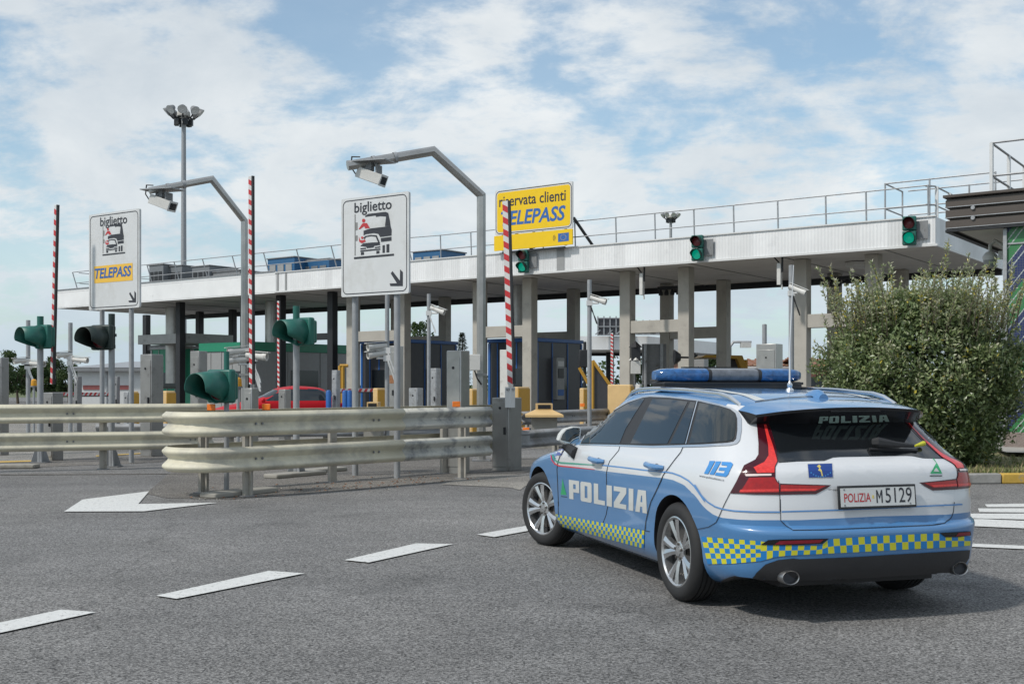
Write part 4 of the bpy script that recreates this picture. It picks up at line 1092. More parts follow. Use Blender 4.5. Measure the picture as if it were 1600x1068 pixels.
# right door mirror (same shape, other side)
mo2 = mo.copy(); mo2.data = mo.data.copy(); COL.objects.link(mo2); WL[mo2.name] = WL[mo.name]
for vt in mo2.data.vertices:
    c = w2c(Vector(vt.co) + CAR); vt.co = c2w(c.x, -c.y, c.z) - CAR
mo2.data.flip_normals()
# roof rails, antenna, fin, lightbar
for sgn in (1, -1):
    pts = []
    for i in range(15):
        x = 1.62 - 1.93 * i / 14; y = sgn * (.595 - .01 * ((x - .6) / 1) ** 2)
        h = BV.ray_cast(c2w(x, y, 2), V(0, 0, -1)); e = min(1, min(i, 14 - i) / 1.5)
        pts.append(h[0] + UP * (.003 + .026 * e))
    mb = MB(); mb.tube(pts, [.013] + [.016] * 13 + [.013], M_chrome, 8); mb.build('roof_rail', police)
    mb = MB()
    q = [BV.ray_cast(c2w(x, y * sgn, 2), V(0, 0, -1))[0] + UP * .004 for x, y in ((-.30, .47), (-.30, .40), (.95, .30), (.95, .33))]
    mb2 = MB()
    for i in range(12):
        a0, a1 = i / 12, (i + 1) / 12
        def lp_(u, w): 
            x = -.30 + 1.2 * u; y = sgn * ((.47 if w else .40) + ((.36 if w else .33) - (.47 if w else .40)) * u)
            return BV.ray_cast(c2w(x, y, 2), V(0, 0, -1))[0] + UP * .003
        mb2.poly([lp_(a0, 0), lp_(a0, 1), lp_(a1, 1), lp_(a1, 0)], M_stick_w)
    mb2.build('roof_stripe', police, smooth=False)
ra_ = BV.ray_cast(c2w(-.02, .10, 2), V(0, 0, -1))[0]
at_ = onplane(1234, 622, ra_, -CF); rr_ = BV.ray_cast(V(at_.x, at_.y, 2), V(0, 0, -1)); 
base = None
for xx in [k * .01 for k in range(-30, 60)]:
    for yy in (.0,):
        pass
h_ = hit_px(1234, 610) or hit_px(1234, 614) or hit_px(1234, 618)
ab = h_[0]
mb = MB(); mb.lathe([(.030, 0), (.026, .012), (.014, .022), (.020, .034), (.020, .046), (.010, .058), (.006, .07)], ab, WORLDAX, M_chrome, 14)
tip = WZ(414, ab.y) - ab.z
mb.tube([ab + UP * .065, ab + UP * .3, V(WX(1240, ab.y), ab.y, ab.z + tip)], [.007, .006, .003], M_white, 6); mb.build('whip_antenna', police)
hf = hit_px(1272, 618)[0]; mb = MB(); rows_ = []
for i in range(7):
    u = i / 6; x = .10 - .22 * u; hh = .055 * math.sin(min(1, u * 1.25) * math.pi / 2) * (1 - max(0, u - .8) * 2.0); w = .022 + .022 * math.sin(u * math.pi * .75)
    cx_ = hf + CF * x; zz_ = BV.ray_cast(V(cx_.x, cx_.y, 2), V(0, 0, -1))[0]
    rows_.append([zz_ + CLF * (w * a) + UP * (hh * b - .002) for a, b in ((1, 0), (.75, .6), (.3, .95), (0, 1), (-.3, .95), (-.75, .6), (-1, 0))])
P = [p for r in rows_ for p in r]; F = [(i * 7 + k, i * 7 + k + 1, (i + 1) * 7 + k + 1, (i + 1) * 7 + k) for i in range(6) for k in range(6)] + [tuple(42 + k for k in range(7))]
mb.faces(P, F, M_blue); fo = mb.build('shark_fin_antenna', police)
bm = bmesh.new(); bm.from_mesh(fo.data); bmesh.ops.recalc_face_normals(bm, faces=bm.faces); bm.to_mesh(fo.data); bm.free()
lb0 = 1.0
bar = MB()
bar.box(c2w(lb0, 0, 1.405), (.24, 1.16, .060), M_blkm, CAX, base=True); bar.box(c2w(lb0 + .10, .1, 1.40), (.30, .60, .06), M_blkm, CAX, base=True); bo = bar.build('lightbar', police, bevel=.012)
def bar_seg(y0_, y1_, m, name, endcap=0):
    mb = MB(); secs = []; nseg = 9 if endcap else 2
    for i in range(nseg):
        u = i / (nseg - 1); y = y0_ + (y1_ - y0_) * u
        k = 1.0
        if endcap: k = math.sqrt(max(.10, 1 - max(0, (u - .55) / .45) ** 2.4))
        ring = []
        for j in range(16):
            a = 2 * math.pi * (j + .5) / 16; ex = .62
            dx = .135 * k * math.copysign(abs(math.cos(a)) ** ex, math.cos(a)); dz = .054 * (k * .6 + .4) * math.copysign(abs(math.sin(a)) ** ex, math.sin(a))
            ring.append(c2w(lb0 + dx, y, 1.514 + dz))
        secs.append(ring)
    P = [p for s_ in secs for p in s_]; F = [(i * 16 + j, i * 16 + (j + 1) % 16, (i + 1) * 16 + (j + 1) % 16, (i + 1) * 16 + j) for i in range(nseg - 1) for j in range(16)]
    F += [tuple(range(16)), tuple((nseg - 1) * 16 + j for j in range(16))]
    mb.faces(P, F, m); o = mb.build(name, bo, sharp=40)
    bm = bmesh.new(); bm.from_mesh(o.data); bmesh.ops.recalc_face_normals(bm, faces=bm.faces); bm.to_mesh(o.data); bm.free()
bar_seg(.225, .615, M_lb, 'beacon_lens', 1); bar_seg(-.225, -.615, M_lb, 'beacon_lens', 1); bar_seg(.195, -.195, M_lbc, 'centre_lens')
bar_seg(.225, .195, M_blkm, 'lens_divider'); bar_seg(-.195, -.225, M_blkm, 'lens_divider')
mb = MB()
mb.box(c2w(lb0, 0, 1.452), (.25, 1.18, .02), M_blkm, CAX); mb.build('bar_base', bo, bevel=.006)
mb = MB(); mb.box(c2w(lb0 + .15, .08, 1.575), (.05, .46, .012), M_blk, CAX); mb.box(c2w(lb0 + .15, .08, 1.5), (.05, .3, .15), M_blk, CAX); mb.build('display_panel', bo)

# wheels
def wheel_at(c, out, steer, par, name='wheel', simple=False):
    ang = RAD(steer); o = (out * math.cos(ang) - (CF if out.dot(CLF) > 0 else -CF) * math.sin(ang)).normalized()
    if out.dot(CLF) < 0: o = (out * math.cos(ang) + CF * math.sin(ang)).normalized()
    y = UP; x = y.cross(o).normalized(); ax = (x, y, o)
    R0, R1, w = .330, .235, .108
    mb = MB()
    pr = [(R1 - .004, w - .012), (R1 + .012, w - .001), (R1 + .045, w + .003), (R0 - .03, w - .003), (R0 - .008, w - .022), (R0 - .001, w - .045)]
    g = []
    for k, y_ in enumerate((.05, .018, -.018, -.05)): g += [(R0, y_ + .006), (R0 - .008, y_ + .005), (R0 - .008, y_ - .005), (R0, y_ - .006)]
    pr += g + [(R0 - .001, -w + .045), (R0 - .008, -w + .022), (R0 - .03, -w + .003), (R1 + .03, -w), (R1, -w + .01)]
    mb.lathe(pr, c, ax, M_tyre, 64); wh = mb.build('tyre', par, sharp=35)
    mb = MB(); mb.lathe([(R1 + .004, w - .010), (R1 - .008, w - .006), (R1 - .018, w - .016), (R1 - .024, w - .06), (R1 - .03, -.06), (R1 - .0, -w + .02)], c, ax, M_rim, 56)
    mb.lathe([(R1 - .03, .010), (.0, .010)], c, ax, M_blkm, 40)
    mb.lathe([(.165, .026), (.155, .030), (.07, .030), (.07, .05)], c, ax, M_disc, 40)
    def spoke(a, da):
        d0 = x * math.cos(a) + y * math.sin(a); 
        prof = [(.045, .019, w - .040), (.10, .021, w - .028), (.16, .025, w - .020), (.215, .033, w - .016)]
        tw = [da * .35, da * .62, da * .86, da]
        L_, R_2, Lb, Rb, M1 = [], [], [], [], []
        for (r, hw, h), t in zip(prof, tw):
            e = x * math.cos(a + t) + y * math.sin(a + t); s_ = -x * math.sin(a + t) + y * math.cos(a + t)
            base_ = c + e * r
            L_.append(base_ + s_ * hw + o * (h - .006)); R_2.append(base_ - s_ * hw + o * (h - .006)); M1.append(base_ + o * (h + .004))
            Lb.append(base_ + s_ * hw * .8 + o * (h - .05)); Rb.append(base_ - s_ * hw * .8 + o * (h - .05))
        P = []; 
        for i in range(4): P += [Lb[i], L_[i], M1[i], R_2[i], Rb[i]]
        F = [(i * 5 + k, i * 5 + k + 1, (i + 1) * 5 + k + 1, (i + 1) * 5 + k) for i in range(3) for k in range(4)] + [(0, 1, 2, 3, 4)]
        mb.faces(P, F, M_rim)
    for i in range(5):
        a = math.pi / 2 + .3 + i * 2 * math.pi / 5
        spoke(a, .23); spoke(a, -.23)
    mb.lathe([(.066, w - .05), (.066, w - .034), (.056, w - .030), (.032, w - .030), (.030, w - .022), (.0, w - .020)], c, ax, M_rim, 24)
    for i in range(5):
        a = math.pi / 2 + i * 2 * math.pi / 5; p = c + (x * math.cos(a) + y * math.sin(a)) * .05
        mb.lathe([(.009, w - .04), (.009, w - .020), (.0, w - .019)], p, ax, M_disc, 8)
    ro = mb.build('rim', wh, sharp=30)
    bm = bmesh.new(); bm.from_mesh(ro.data); bmesh.ops.recalc_face_normals(bm, faces=bm.faces); bm.to_mesh(ro.data); bm.free()
    wh.name = 'wheel'; WL[wh.name] = WL[police.name]; WL['wheel'] = WL[police.name]
    return wh
for x_, st_ in ((0, 0), (2.872, 17)):
    wheel_at(c2w(x_, .80, .330), CLF, st_, police); wheel_at(c2w(x_, -.80, .330), -CLF, -st_ if False else st_, police)
# dark floor panels under the car
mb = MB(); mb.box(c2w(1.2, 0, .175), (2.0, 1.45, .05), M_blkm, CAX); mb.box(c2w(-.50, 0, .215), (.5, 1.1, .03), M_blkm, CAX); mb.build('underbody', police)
# headlamps at the nose
for sgn in (1, -1):
    mb = MB(); h = BV.ray_cast(c2w(4.5, sgn * .62, .66), -CF); p = h[0]
    mb.lathe([(.0, .02), (.06, .015), (.09, 0), (.095, -.03)], p, (CLF * 1.4, UP * .75, CF), mat('headlamp_glass', (.5, .52, .55), .1) if 'headlamp_glass' not in MATS else MATS['headlamp_glass'], 20); mb.build('headlight', police)
# ------------------------------------------------------------------ guardrails
WPROF = [(.030, 0), (.040, .004), (.078, .038), (.086, .050), (.086, .066), (.078, .080), (.022, .132), (.012, .145), (.012, .165), (.022, .178), (.078, .230), (.086, .244), (.086, .260), (.078, .272), (.040, .306), (.030, .31)]
def rail_mat(name, c, wear, ws, wa):
    m = mat(name, c, .5, .0, var=.10, vs=3.0, dirt=wear, ds=ws, da=wa); nt = m.node_tree; N = nt.nodes; L = nt.links; b = N['Principled BSDF']
    tc = N.new('ShaderNodeTexCoord'); n = N.new('ShaderNodeTexNoise'); n.inputs['Scale'].default_value = 26; n.inputs['Detail'].default_value = 6; n.inputs['Roughness'].default_value = .75
    mp = N.new('ShaderNodeMapping'); mp.inputs['Scale'].default_value = (.35, .35, 2.2); L.new(tc.outputs['Object'], mp.inputs[0]); L.new(mp.outputs[0], n.inputs['Vector'])
    r = N.new('ShaderNodeMapRange'); L.new(n.outputs[0], r.inputs[0]); r.inputs[1].default_value = .66; r.inputs[2].default_value = .72
    src = b.inputs['Base Color'].links[0].from_socket
    mx = N.new('ShaderNodeMix'); mx.data_type = 'RGBA'; L.new(r.outputs[0], mx.inputs[0]); L.new(src, mx.inputs[6]); mx.inputs[7].default_value = (.12, .115, .105, 1); L.new(mx.outputs[2], b.inputs['Base Color'])
    return m
M_railc = rail_mat('cream_rail', (.60, .56, .43), (.36, .34, .29), 1.6, (.46, .68))
M_railw = rail_mat('worn_cream_rail', (.46, .45, .40), (.16, .165, .17), 1.6, (.46, .60))
M_railg = rail_mat('galvanised_rail', (.30, .31, .32), (.17, .165, .16), 1.0, (.45, .62))
M_post = mat('rail_post', (.36, .34, .30), .65, .1, var=.15, vs=5, dirt=(.2, .18, .15), ds=4)
def plan_path(pts, r=None, seg=6):
    return [Vector((p[0], p[1], 0)) for p in pts]
def outward(path, side):
    o = []
    for i in range(len(path)):
        a = path[max(0, i - 1)]; b = path[min(len(path) - 1, i + 1)]; d = (b - a).normalized(); o.append(V(d.y, -d.x, 0) * side)
    return o
def guardrail(name, label, beams, posts, group='steel guardrails', reflectors=()):
    """beams: (path, side, z, material)"""
    p0 = beams[0][0][0]; r = thing(name, label, 'guardrail', V(p0.x, p0.y, 0), group)
    for path, side, z, m in beams:
        mb = MB(); o = outward(path, side); P = [p + UP * z for p in path]
        mb.sweep(P, WPROF, o, m)
        # splice bolts
        L = 0; nxt = .5
        for i in range(len(P) - 1):
            l = (P[i + 1] - P[i]).length
            while L + l > nxt:
                q = P[i] + (P[i + 1] - P[i]) * ((nxt - L) / l)
                for dz in (.155,):
                    for dd in (-.05, .05):
                        c = q + o[i] * .022 + UP * dz + (P[i + 1] - P[i]).normalized() * dd
                        mb.lathe([(.014, 0), (.012, .012), (0, .014)], c, (UP, (P[i + 1] - P[i]).normalized(), o[i]), M_galvd, 7)
                nxt += 2.0
            L += l
        b = mb.build('beam', r, sharp=60, solid=.006)
    for (x, y), d, h in posts:
        mb = MB(); n = V(d[0], d[1], 0).normalized(); t = V(-n.y, n.x, 0)
        mb.box(V(x, y, 0), (.06, .125, h), M_post, (n, t, UP), base=True)
        mb.box(V(x, y, 0) + n * .03, (.10, .012, h - .02), M_post, (n, t, UP), base=True)
        mb.box(V(x, y, 0), (.17, .2, .015), M_galvd, (n, t, UP), base=True)
        mb.build('post', r)
    for c, d in reflectors:
        mb = MB(); n = V(d[0], d[1], 0).normalized(); t = V(-n.y, n.x, 0)
        mb.box(c, (.02, .12, .085), M_orange, (n, t, UP), base=True); mb.box(c - n * .03, (.05, .06, .02), M_galv, (n, t, UP), base=True); mb.build('reflector', r, bevel=.006)
    return r
pB = G(387, 775); pC = G(722, 747)
dR = (pC - pB).normalized(); nR = V(dR.y, -dR.x, 0)             # nR faces the camera side
def fr(u, back=0): return pB + dR * u - nR * back
Lr = (pC - pB).length
u_end = None
# front rail: right end just past its last post, left end curled round the island nose
def nose(u0, rad, n=10):
    """half circle from the front line to the line 2*rad behind"""
    c = fr(u0, rad); pts = []
    for i in range(1, n + 1):
        a = math.pi * i / n
        pts.append(c + nR * (rad * math.cos(a)) - dR * (rad * math.sin(a)))
    return pts
off_ = .09
ue = Lr + .5
uL = -.20
path1 = [fr(u, -off_) for u in (ue, Lr, Lr * .66, Lr * .33, .0, uL * .5, uL)] 
rad = .56
path1 += [p for p in nose(uL, rad + 0, 12)]
def shift(P): return P
path_back = [fr(u, 2 * rad) for u in (.4, 2.0, 4.0, 6.5)]
pth = [Vector((p.x, p.y, 0)) for p in path1]
# keep the front line at its offset while the nose starts there too
k0 = 7
c0 = fr(uL, rad - off_)
pth = pth[:k0] + [c0 + nR * (rad * math.cos(math.pi * i / 12)) - dR * (rad * math.sin(math.pi * i / 12)) for i in range(1, 13)] + [fr(u, 2 * rad - off_) for u in (.6, 2.2, 4.2, 6.0)]
half = 3
bm_front = [(pth[2:], -1, .785, M_railc), (pth[:3], -1, .785, M_railw), (pth[2:], -1, .335, M_railc), (pth[:3], -1, .335, M_railw)]
pos = [((fr(0).x, fr(0).y), nR, 1.0), ((fr(Lr).x, fr(Lr).y), nR, 1.0), ((G(318, 770).x, G(318, 770).y), nR, 1.0)]
for u in (2.1, ): pos.append(((fr(u, 2 * rad - .25).x, fr(u, 2 * rad - .25).y), -nR, 1.0))
pos.append(((fr(4.4, 2 * rad - .25).x, fr(4.4, 2 * rad - .25).y), -nR, 1.0))
refl = [(W(330, 641, 15.6), (-.3, -1)), (W(416, 640.5, 15.9), (-.3, -1)), (W(713, 635.5, 18.0), (.2, -1))]
guardrail('guardrail', 'double cream guardrail with rounded nose around the island, nearest the camera', bm_front, pos, reflectors=refl)
# left rail
a, b = V(WX(-150, 19.0), 19.0, 0), V(WX(296, 20.5), 20.5, 0)
n_ = (b - a).normalized(); n_ = V(n_.y, -n_.x, 0)
pl = [a, a + (b - a) * .4, a + (b - a) * .8, b, b + (b - a).normalized() * .4 - n_ * .25]
posts_l = []
for px in (154, -60, 290):
    t = (px + 150) / 446; q = a + (b - a) * t - n_ * .1; posts_l.append(((q.x, q.y), n_, 1.02))
guardrail('guardrail', 'double cream guardrail running off the left edge behind the arrow marking', [(pl, 1, .80, M_railc), (pl, 1, .335, M_railc)], posts_l, reflectors=[(V(b.x + .5, b.y - .05, 1.12), (-.3, -1))])
# right rails beside the car
a, b = V(WX(797, 20.4), 20.4, 0), V(WX(990, 24.5), 24.5, 0)
n_ = (b - a).normalized(); n_ = V(n_.y, -n_.x, 0)
g3 = guardrail('guardrail', 'grey galvanised guardrail with a broad flat end plate beside the car bonnet', [([a, a + (b - a) * .5, b, b + (b - a)], 1, .33, M_railg)],
          [(((a + (b - a) * t - n_ * .08).x, (a + (b - a) * t - n_ * .08).y), n_, .62) for t in (.35, .9)], reflectors=[(W(822, 675, 20.9), (-.3, -1))])
ep = W(787, 692, 20.3); mb = MB(); d = (b - a).normalized()
mb.tube([a + UP * .33 - d * .02, a + UP * .64 - d * .02], .001, M_railg, 4)
P0 = [a + n_ * .05 + UP * h for h in (.30, .66)]
mb.prism([a + n_ * .05 + d * .55 + UP * .36, a + n_ * .05 + d * .55 + UP * .62, a + n_ * .06 + UP * .67, a + n_ * .06 - d * .14 + UP * .69, a + n_ * .06 - d * .16 + UP * .22, a + n_ * .06 + UP * .22, a + n_ * .05 + d * .2 + UP * .33], n_ * .02, M_railg)
mb.build('end_plate', g3)
a, b = V(WX(812, 27.5), 27.5, 0), V(WX(960, 31.5), 31.5, 0); n_ = (b - a).normalized(); n_ = V(n_.y, -n_.x, 0)
guardrail('guardrail', 'dark grey low guardrail behind the barrier cabinet in the middle distance', [([a, (a + b) / 2, b], 1, .50, M_railg), ([a, (a + b) / 2, b], 1, .13, M_railg)],
          [(((a + (b - a) * t - n_ * .08).x, (a + (b - a) * t - n_ * .08).y), n_, .8) for t in (.1, .7)], reflectors=[(W(910, 635, 30), (-.3, -1))])
a, b = V(WX(150, 25.5), 25.5, 0), V(WX(700, 27), 27, 0); n_ = (b - a).normalized(); n_ = V(n_.y, -n_.x, 0)
guardrail('guardrail', 'dark galvanised guardrail seen in the gap between the two cream beams', [([a, (a + b) / 2, b], 1, .28, M_railg)],
          [(((a + (b - a) * t - n_ * .08).x, (a + (b - a) * t - n_ * .08).y), n_, .6) for t in (.1, .37, .64, .9)])
for px, py, Z, lab in ((497, 738, 19.3, 'low broken kerb stone lying behind the right end of the near guardrail'), (462, 744, 18.5, 'low kerb slab at the foot of the big green traffic light post'), (375, 773, 15.3, 'low kerb slab under the nose of the near guardrail'), (8, 731, 20.4, 'kerb slab at the left edge under the far guardrail')):
    p = G(px, py); mb = MB(); mb.box(p, (1.1, .3, .07), M_conc, LANE if px > 100 else WORLDAX, base=True)
    tag(mb.build('kerb_slab', bevel=.02), lab, 'kerb slab', 'loose kerb slabs')

# ------------------------------------------------------------------ traffic lights on posts
def post_light(px, base_py, top_py, lamp, wpx, label, m, dirx=(-.93, -.36), style=0, gusset=True, bracket='right'):
    """lamp (cx, cy) pixel centre of the housing; wpx width of post in px"""
    p = G(px, base_py); Z = p.y; h = WZ(top_py, Z); r = (wpx / 2) * Z / FPX
    t = thing('traffic_light', label, 'traffic light', p, 'single-lamp traffic lights with deep visors')
    mb = MB(); zt = h - .28
    mb.tube([p, p + UP * zt], r, M_pole, 14); mb.box(p, (.3, .3, .02), M_galvd, base=True)
    mb.build('post', t)
    mb = MB(); mb.tube([p + UP * (zt - .02), p + UP * h], r * 1.05, m, 14); mb.lathe([(r * 1.6, 0), (r * 1.6, .05)], p + UP * (zt - .12), WORLDAX, m, 14); mb.build('post_cap', t)
    if gusset:
        mb = MB()
        for a in range(4):
            d = V(math.cos(a * math.pi / 2 + .5), math.sin(a * math.pi / 2 + .5), 0); q = V(-d.y, d.x, 0) * .006
            mb.prism([p + d * r * .8 + q, p + d * .17 + q, p + d * r * .8 + UP * .40 + q], q * -2, M_pole)
        mb.build('gusset', t)
    d = V(dirx[0], dirx[1], 0).normalized(); s = V(-d.y, d.x, 0)
    c = W(lamp[0], lamp[1], Z - .05); R = .20
    box = MB(); box.box(c - d * .0, (.12, .44, .44), m, (d, s, UP)); box.box(c - d * .09, (.10, .36, .36), m, (d, s, UP)); ho = box.build('housing', t, bevel=.03)
    mb = MB(); mb.tube([c - d * .06 + UP * .16, V(p.x, p.y, c.z + .16)], .018, m, 8); mb.tube([c - d * .06 - UP * .16, V(p.x, p.y, c.z - .16)], .018, m, 8)
    for k in (.16, -.16): mb.lathe([(r * 1.25, -.03), (r * 1.25, .03)], V(p.x, p.y, c.z + k), WORLDAX, m, 14)
    mb.build('bracket', t)
    # deep visor: long on top, cut away below
    mb = MB(); n = 28; rows = []
    for j in range(n + 1):
        a = -math.pi * .5 + 2 * math.pi * j / n             # from the bottom round
        up_ = (math.sin(a) + 1) / 2
        ln = .05 + .36 * min(1, max(0, (up_ - .10) / .30)) ** .85
        e = s * math.cos(a) * R + UP * math.sin(a) * R
        rows.append([c + d * .05 + e, c + d * (.05 + ln * .5) + e * .99 - UP * .01, c + d * (.05 + ln) + e * .97 - UP * .03])
    P = [p_ for rw in rows for p_ in rw]; F = [(j * 3 + k, (j + 1) * 3 + k, (j + 1) * 3 + k + 1, j * 3 + k + 1) for j in range(n) for k in range(2)]
    mb.faces(P, F, m); vo = mb.build('visor', ho, sharp=60, solid=.008)
    mb = MB(); mb.lathe([(.195, .055), (.15, .075), (.08, .088), (0, .092)], c, (s, UP, d), M_lensr, 24); mb.build('lens', ho)
    return t
post_light(63, 722.7, 494, (68, 526), 9.5, 'bright green single traffic light on a grey post, leftmost of all', M_green, (-.64, -.77))
post_light(174.5, 729, 490, (160, 527), 9.5, 'dark weathered single traffic light on a post right of the left sign post', M_greend, (-.42, -.91))
post_light(463, 743, 478, (474, 518), 10, 'green single traffic light high on a grey post behind the near guardrail', M_green, (-.66, -.75))
post_light(354, 771, 549, (346, 603), 8, 'low green single traffic light on a short post just above the near guardrail', M_green, (-.54, -.84), gusset=False)

# three-aspect... two-lamp lights on the canopy fascia
def canopy_light(px, pyc, label):
    t_ = can_t(px, -.25); c = can(t_, -.25); c.z = WZ(pyc, c.y)
    t = thing('canopy_traffic_light', label, 'traffic light', c - UP * .45, 'two-lamp traffic lights on the canopy fascia')
    d = V(-.42, -.90, 0).normalized(); s = V(-d.y, d.x, 0)
    mb = MB()
    for k in (.225, -.225): mb.box(c + UP * k, (.20, .40, .43), M_green, (d, s, UP))
    ho = mb.build('housing', t, bevel=.03)
    mb = MB(); mb.box(c - d * .16 + EC * -.30 + UP * .02, (.50, .02, .55), M_galvd, (EC, EL, UP)); mb.tube([c - d * .1, c - d * .22], .03, M_dark, 8); mb.build('mount_plate', t)
    for k, lm in ((.225, M_lensr if True else 0), (-.225, M_lensg)):
        mb = MB(); n = 24; rows = []; cc = c + UP * k + d * .10
        for j in range(n + 1):
            a = -math.pi * .5 + 2 * math.pi * j / n; up_ = (math.sin(a) + 1) / 2
            ln = .03 + .26 * min(1, max(0, (up_ - .18) / .45)); e = s * math.cos(a) * .175 + UP * math.sin(a) * .175
            rows.append([cc + e, cc + d * ln + e * .97 - UP * .01])
        P = [p_ for rw in rows for p_ in rw]; mb.faces(P, [(j * 2, (j + 1) * 2, (j + 1) * 2 + 1, j * 2 + 1) for j in range(n)], M_greend); mb.build('visor', ho, sharp=60, solid=.008)
        mb = MB(); mb.lathe([(.165, .005), (.12, .025), (0, .04)], cc, (s, UP, d), M_lensr2 if k > 0 else lm, 24); mb.build('lens', ho)
    return t
M_lensr2 = mat('red_lens_unlit', (.19, .035, .04), .3, var=.15, vs=30)
canopy_light(818, 408, 'two-lamp traffic light showing green under the yellow sign on the canopy')
canopy_light(1090, 387.5, 'two-lamp traffic light showing green midway along the canopy fascia')
canopy_light(1421, 360.5, 'two-lamp traffic light showing green nearest the right canopy corner')

# ------------------------------------------------------------------ ticket signs
SN = V(-.58, -.814, 0).normalized()          # sign faces
SX = V(.814, -.58, 0).normalized()           # to the right along the face
def zS(*p): return Zm(500, 200, 3.559, p)
PIC_DARK = [[(250, 490), (270, 477), (365, 466), (380, 472), (390, 520), (393, 545), (362, 546), (368, 492), (336, 490), (312, 494), (310, 486), (252, 494)],
            [(243, 571), (282, 558), (393, 545), (399, 566), (398, 598), (335, 606), (325, 588), (300, 584), (255, 590), (243, 597)],
            [(338, 612), (398, 604), (398, 626), (340, 633)], [(348, 652), (361, 650), (361, 693), (348, 694)], [(370, 647), (386, 644), (386, 690), (370, 692)],
            [(242, 612), (252, 600), (285, 594), (316, 596), (335, 640), (326, 641), (310, 604), (285, 601), (256, 606), (249, 618)],
            [(225, 656), (241, 641), (290, 636), (330, 635), (336, 650), (302, 655), (297, 664), (262, 668), (256, 660)],
            [(225, 668), (256, 665), (257, 672), (225, 675)], [(305, 662), (336, 657), (336, 664), (305, 668)], [(225, 680), (336, 669), (336, 677), (225, 688)],
            [(228, 690), (245, 689), (245, 704), (228, 706)], [(314, 683), (331, 681), (331, 696), (314, 699)], [(190, 718), (412, 698), (412, 709), (190, 729)],
            [(446, 785), (461, 800), (461, 878), (392, 878), (388, 864), (428, 862), (394, 808), (404, 795), (445, 848)]]
PIC_RED = [[(234, 514), (237, 506), (244, 504), (251, 507), (253, 515), (250, 522), (243, 525), (236, 522)], [(215, 562), (238, 528), (262, 528), (278, 556), (252, 558), (246, 546), (222, 563)],
           [(228, 609), (232, 603), (239, 603), (243, 608), (240, 616), (233, 617)], [(216, 603), (224, 622), (240, 624), (249, 618), (256, 630), (233, 641), (219, 632)]]
PIC_GREY = [[(193, 480), (198, 479), (198, 708), (193, 709)], [(199, 526), (209, 524), (209, 566), (199, 568)], [(199, 598), (209, 596), (209, 626), (199, 628)]]
M_picg = mat('pictogram_grey', (.22, .22, .21), .5)
def rounded_rect(w, h, r, n=6):
    P = []
    for cx, cy, a0 in ((w / 2 - r, h / 2 - r, 0), (-w / 2 + r, h / 2 - r, 90), (-w / 2 + r, -h / 2 + r, 180), (w / 2 - r, -h / 2 + r, 270)):
        for i in range(n + 1):
            a = RAD(a0 + 90 * i / n); P.append((cx + r * math.cos(a), cy + r * math.sin(a)))
    return P
def sign_board(t, corners, Z, m, inset=.035, border=.014, thick=.04, name='sign_face', ink=None, rr_=.09):
    """corners px tl,tr,br,bl; centre depth Z; returns mb and px->plane function"""
    cx = sum(c[0] for c in corners) / 4; cy = sum(c[1] for c in corners) / 4
    P0 = W(cx, cy, Z)
    q = [onplane(x, y, P0, SN) for x, y in corners]
    w = ((q[1] - q[0]).dot(SX) + (q[2] - q[3]).dot(SX)) / 2; h = ((q[0] - q[3]).z + (q[1] - q[2]).z) / 2
    c = sum(q, V(0, 0, 0)) / 4
    mb = MB(); 
    mb.prism([c + SX * x + UP * y for x, y in rounded_rect(w, h, .03, 3)], SN * -thick, m, M_galv)
    if border:
        o_ = rounded_rect(w - 2 * inset, h - 2 * inset, rr_); i_ = rounded_rect(w - 2 * inset - 2 * border, h - 2 * inset - 2 * border, rr_ - border)
        k = len(o_); pts = [c + SX * x + UP * y + SN * .003 for x, y in o_ + i_]
        mb.faces(pts, [(j, (j + 1) % k, k + (j + 1) % k, k + j) for j in range(k)], ink or M_ink)
    return mb, c, w, h
BIGC = [(119, 397), (494, 350), (494, 917), (118, 941)]
def pictogram(mb, c, w, h, src_c, src_w, src_h, sc=1.0, dx=0, dy=0, arrow=True):
    pn_ = SN
    def mp(p):
        x, y = zS(p)[0]; P = onplane(x, y, src_c, SN); d = P - src_c
        return (d.dot(SX), d.z)
    for lst, m in ((PIC_DARK, M_ink), (PIC_RED, M_red), (PIC_GREY, M_picg)):
        for i, pl in enumerate(lst):
            q = [mp(p) for p in pl]
            isarrow = lst is PIC_DARK and i == len(lst) - 1
            if isarrow: 
                ax, ay = src_w / 2, -src_h / 2; q = [((x - ax) * sc + w / 2, (y - ay) * sc - h / 2) for x, y in q]
            else: q = [(x * sc + dx, y * sc + dy) for x, y in q]
            pts = [c + SX * x + UP * y + SN * .004 for x, y in q]
            from mathutils.geometry import tessellate_polygon
            tri = tessellate_polygon([[Vector((x, y, 0)) for x, y in q]])
            F = []
            for t_ in tri:
                n = (pts[t_[1]] - pts[t_[0]]).cross(pts[t_[2]] - pts[t_[0]]); F.append(t_ if n.dot(SN) > 0 else tuple(reversed(t_)))
            mb.faces(pts, F, m)
def sign_post(t, px, base_py, top, Z=None, r=.045, back=.06):
    p = G(px, base_py); mb = MB(); mb.tube([p, V(p.x, p.y, top)], r, M_pole, 12); mb.box(p, (.16, .16, .015), M_galvd, base=True); mb.build('post', t)
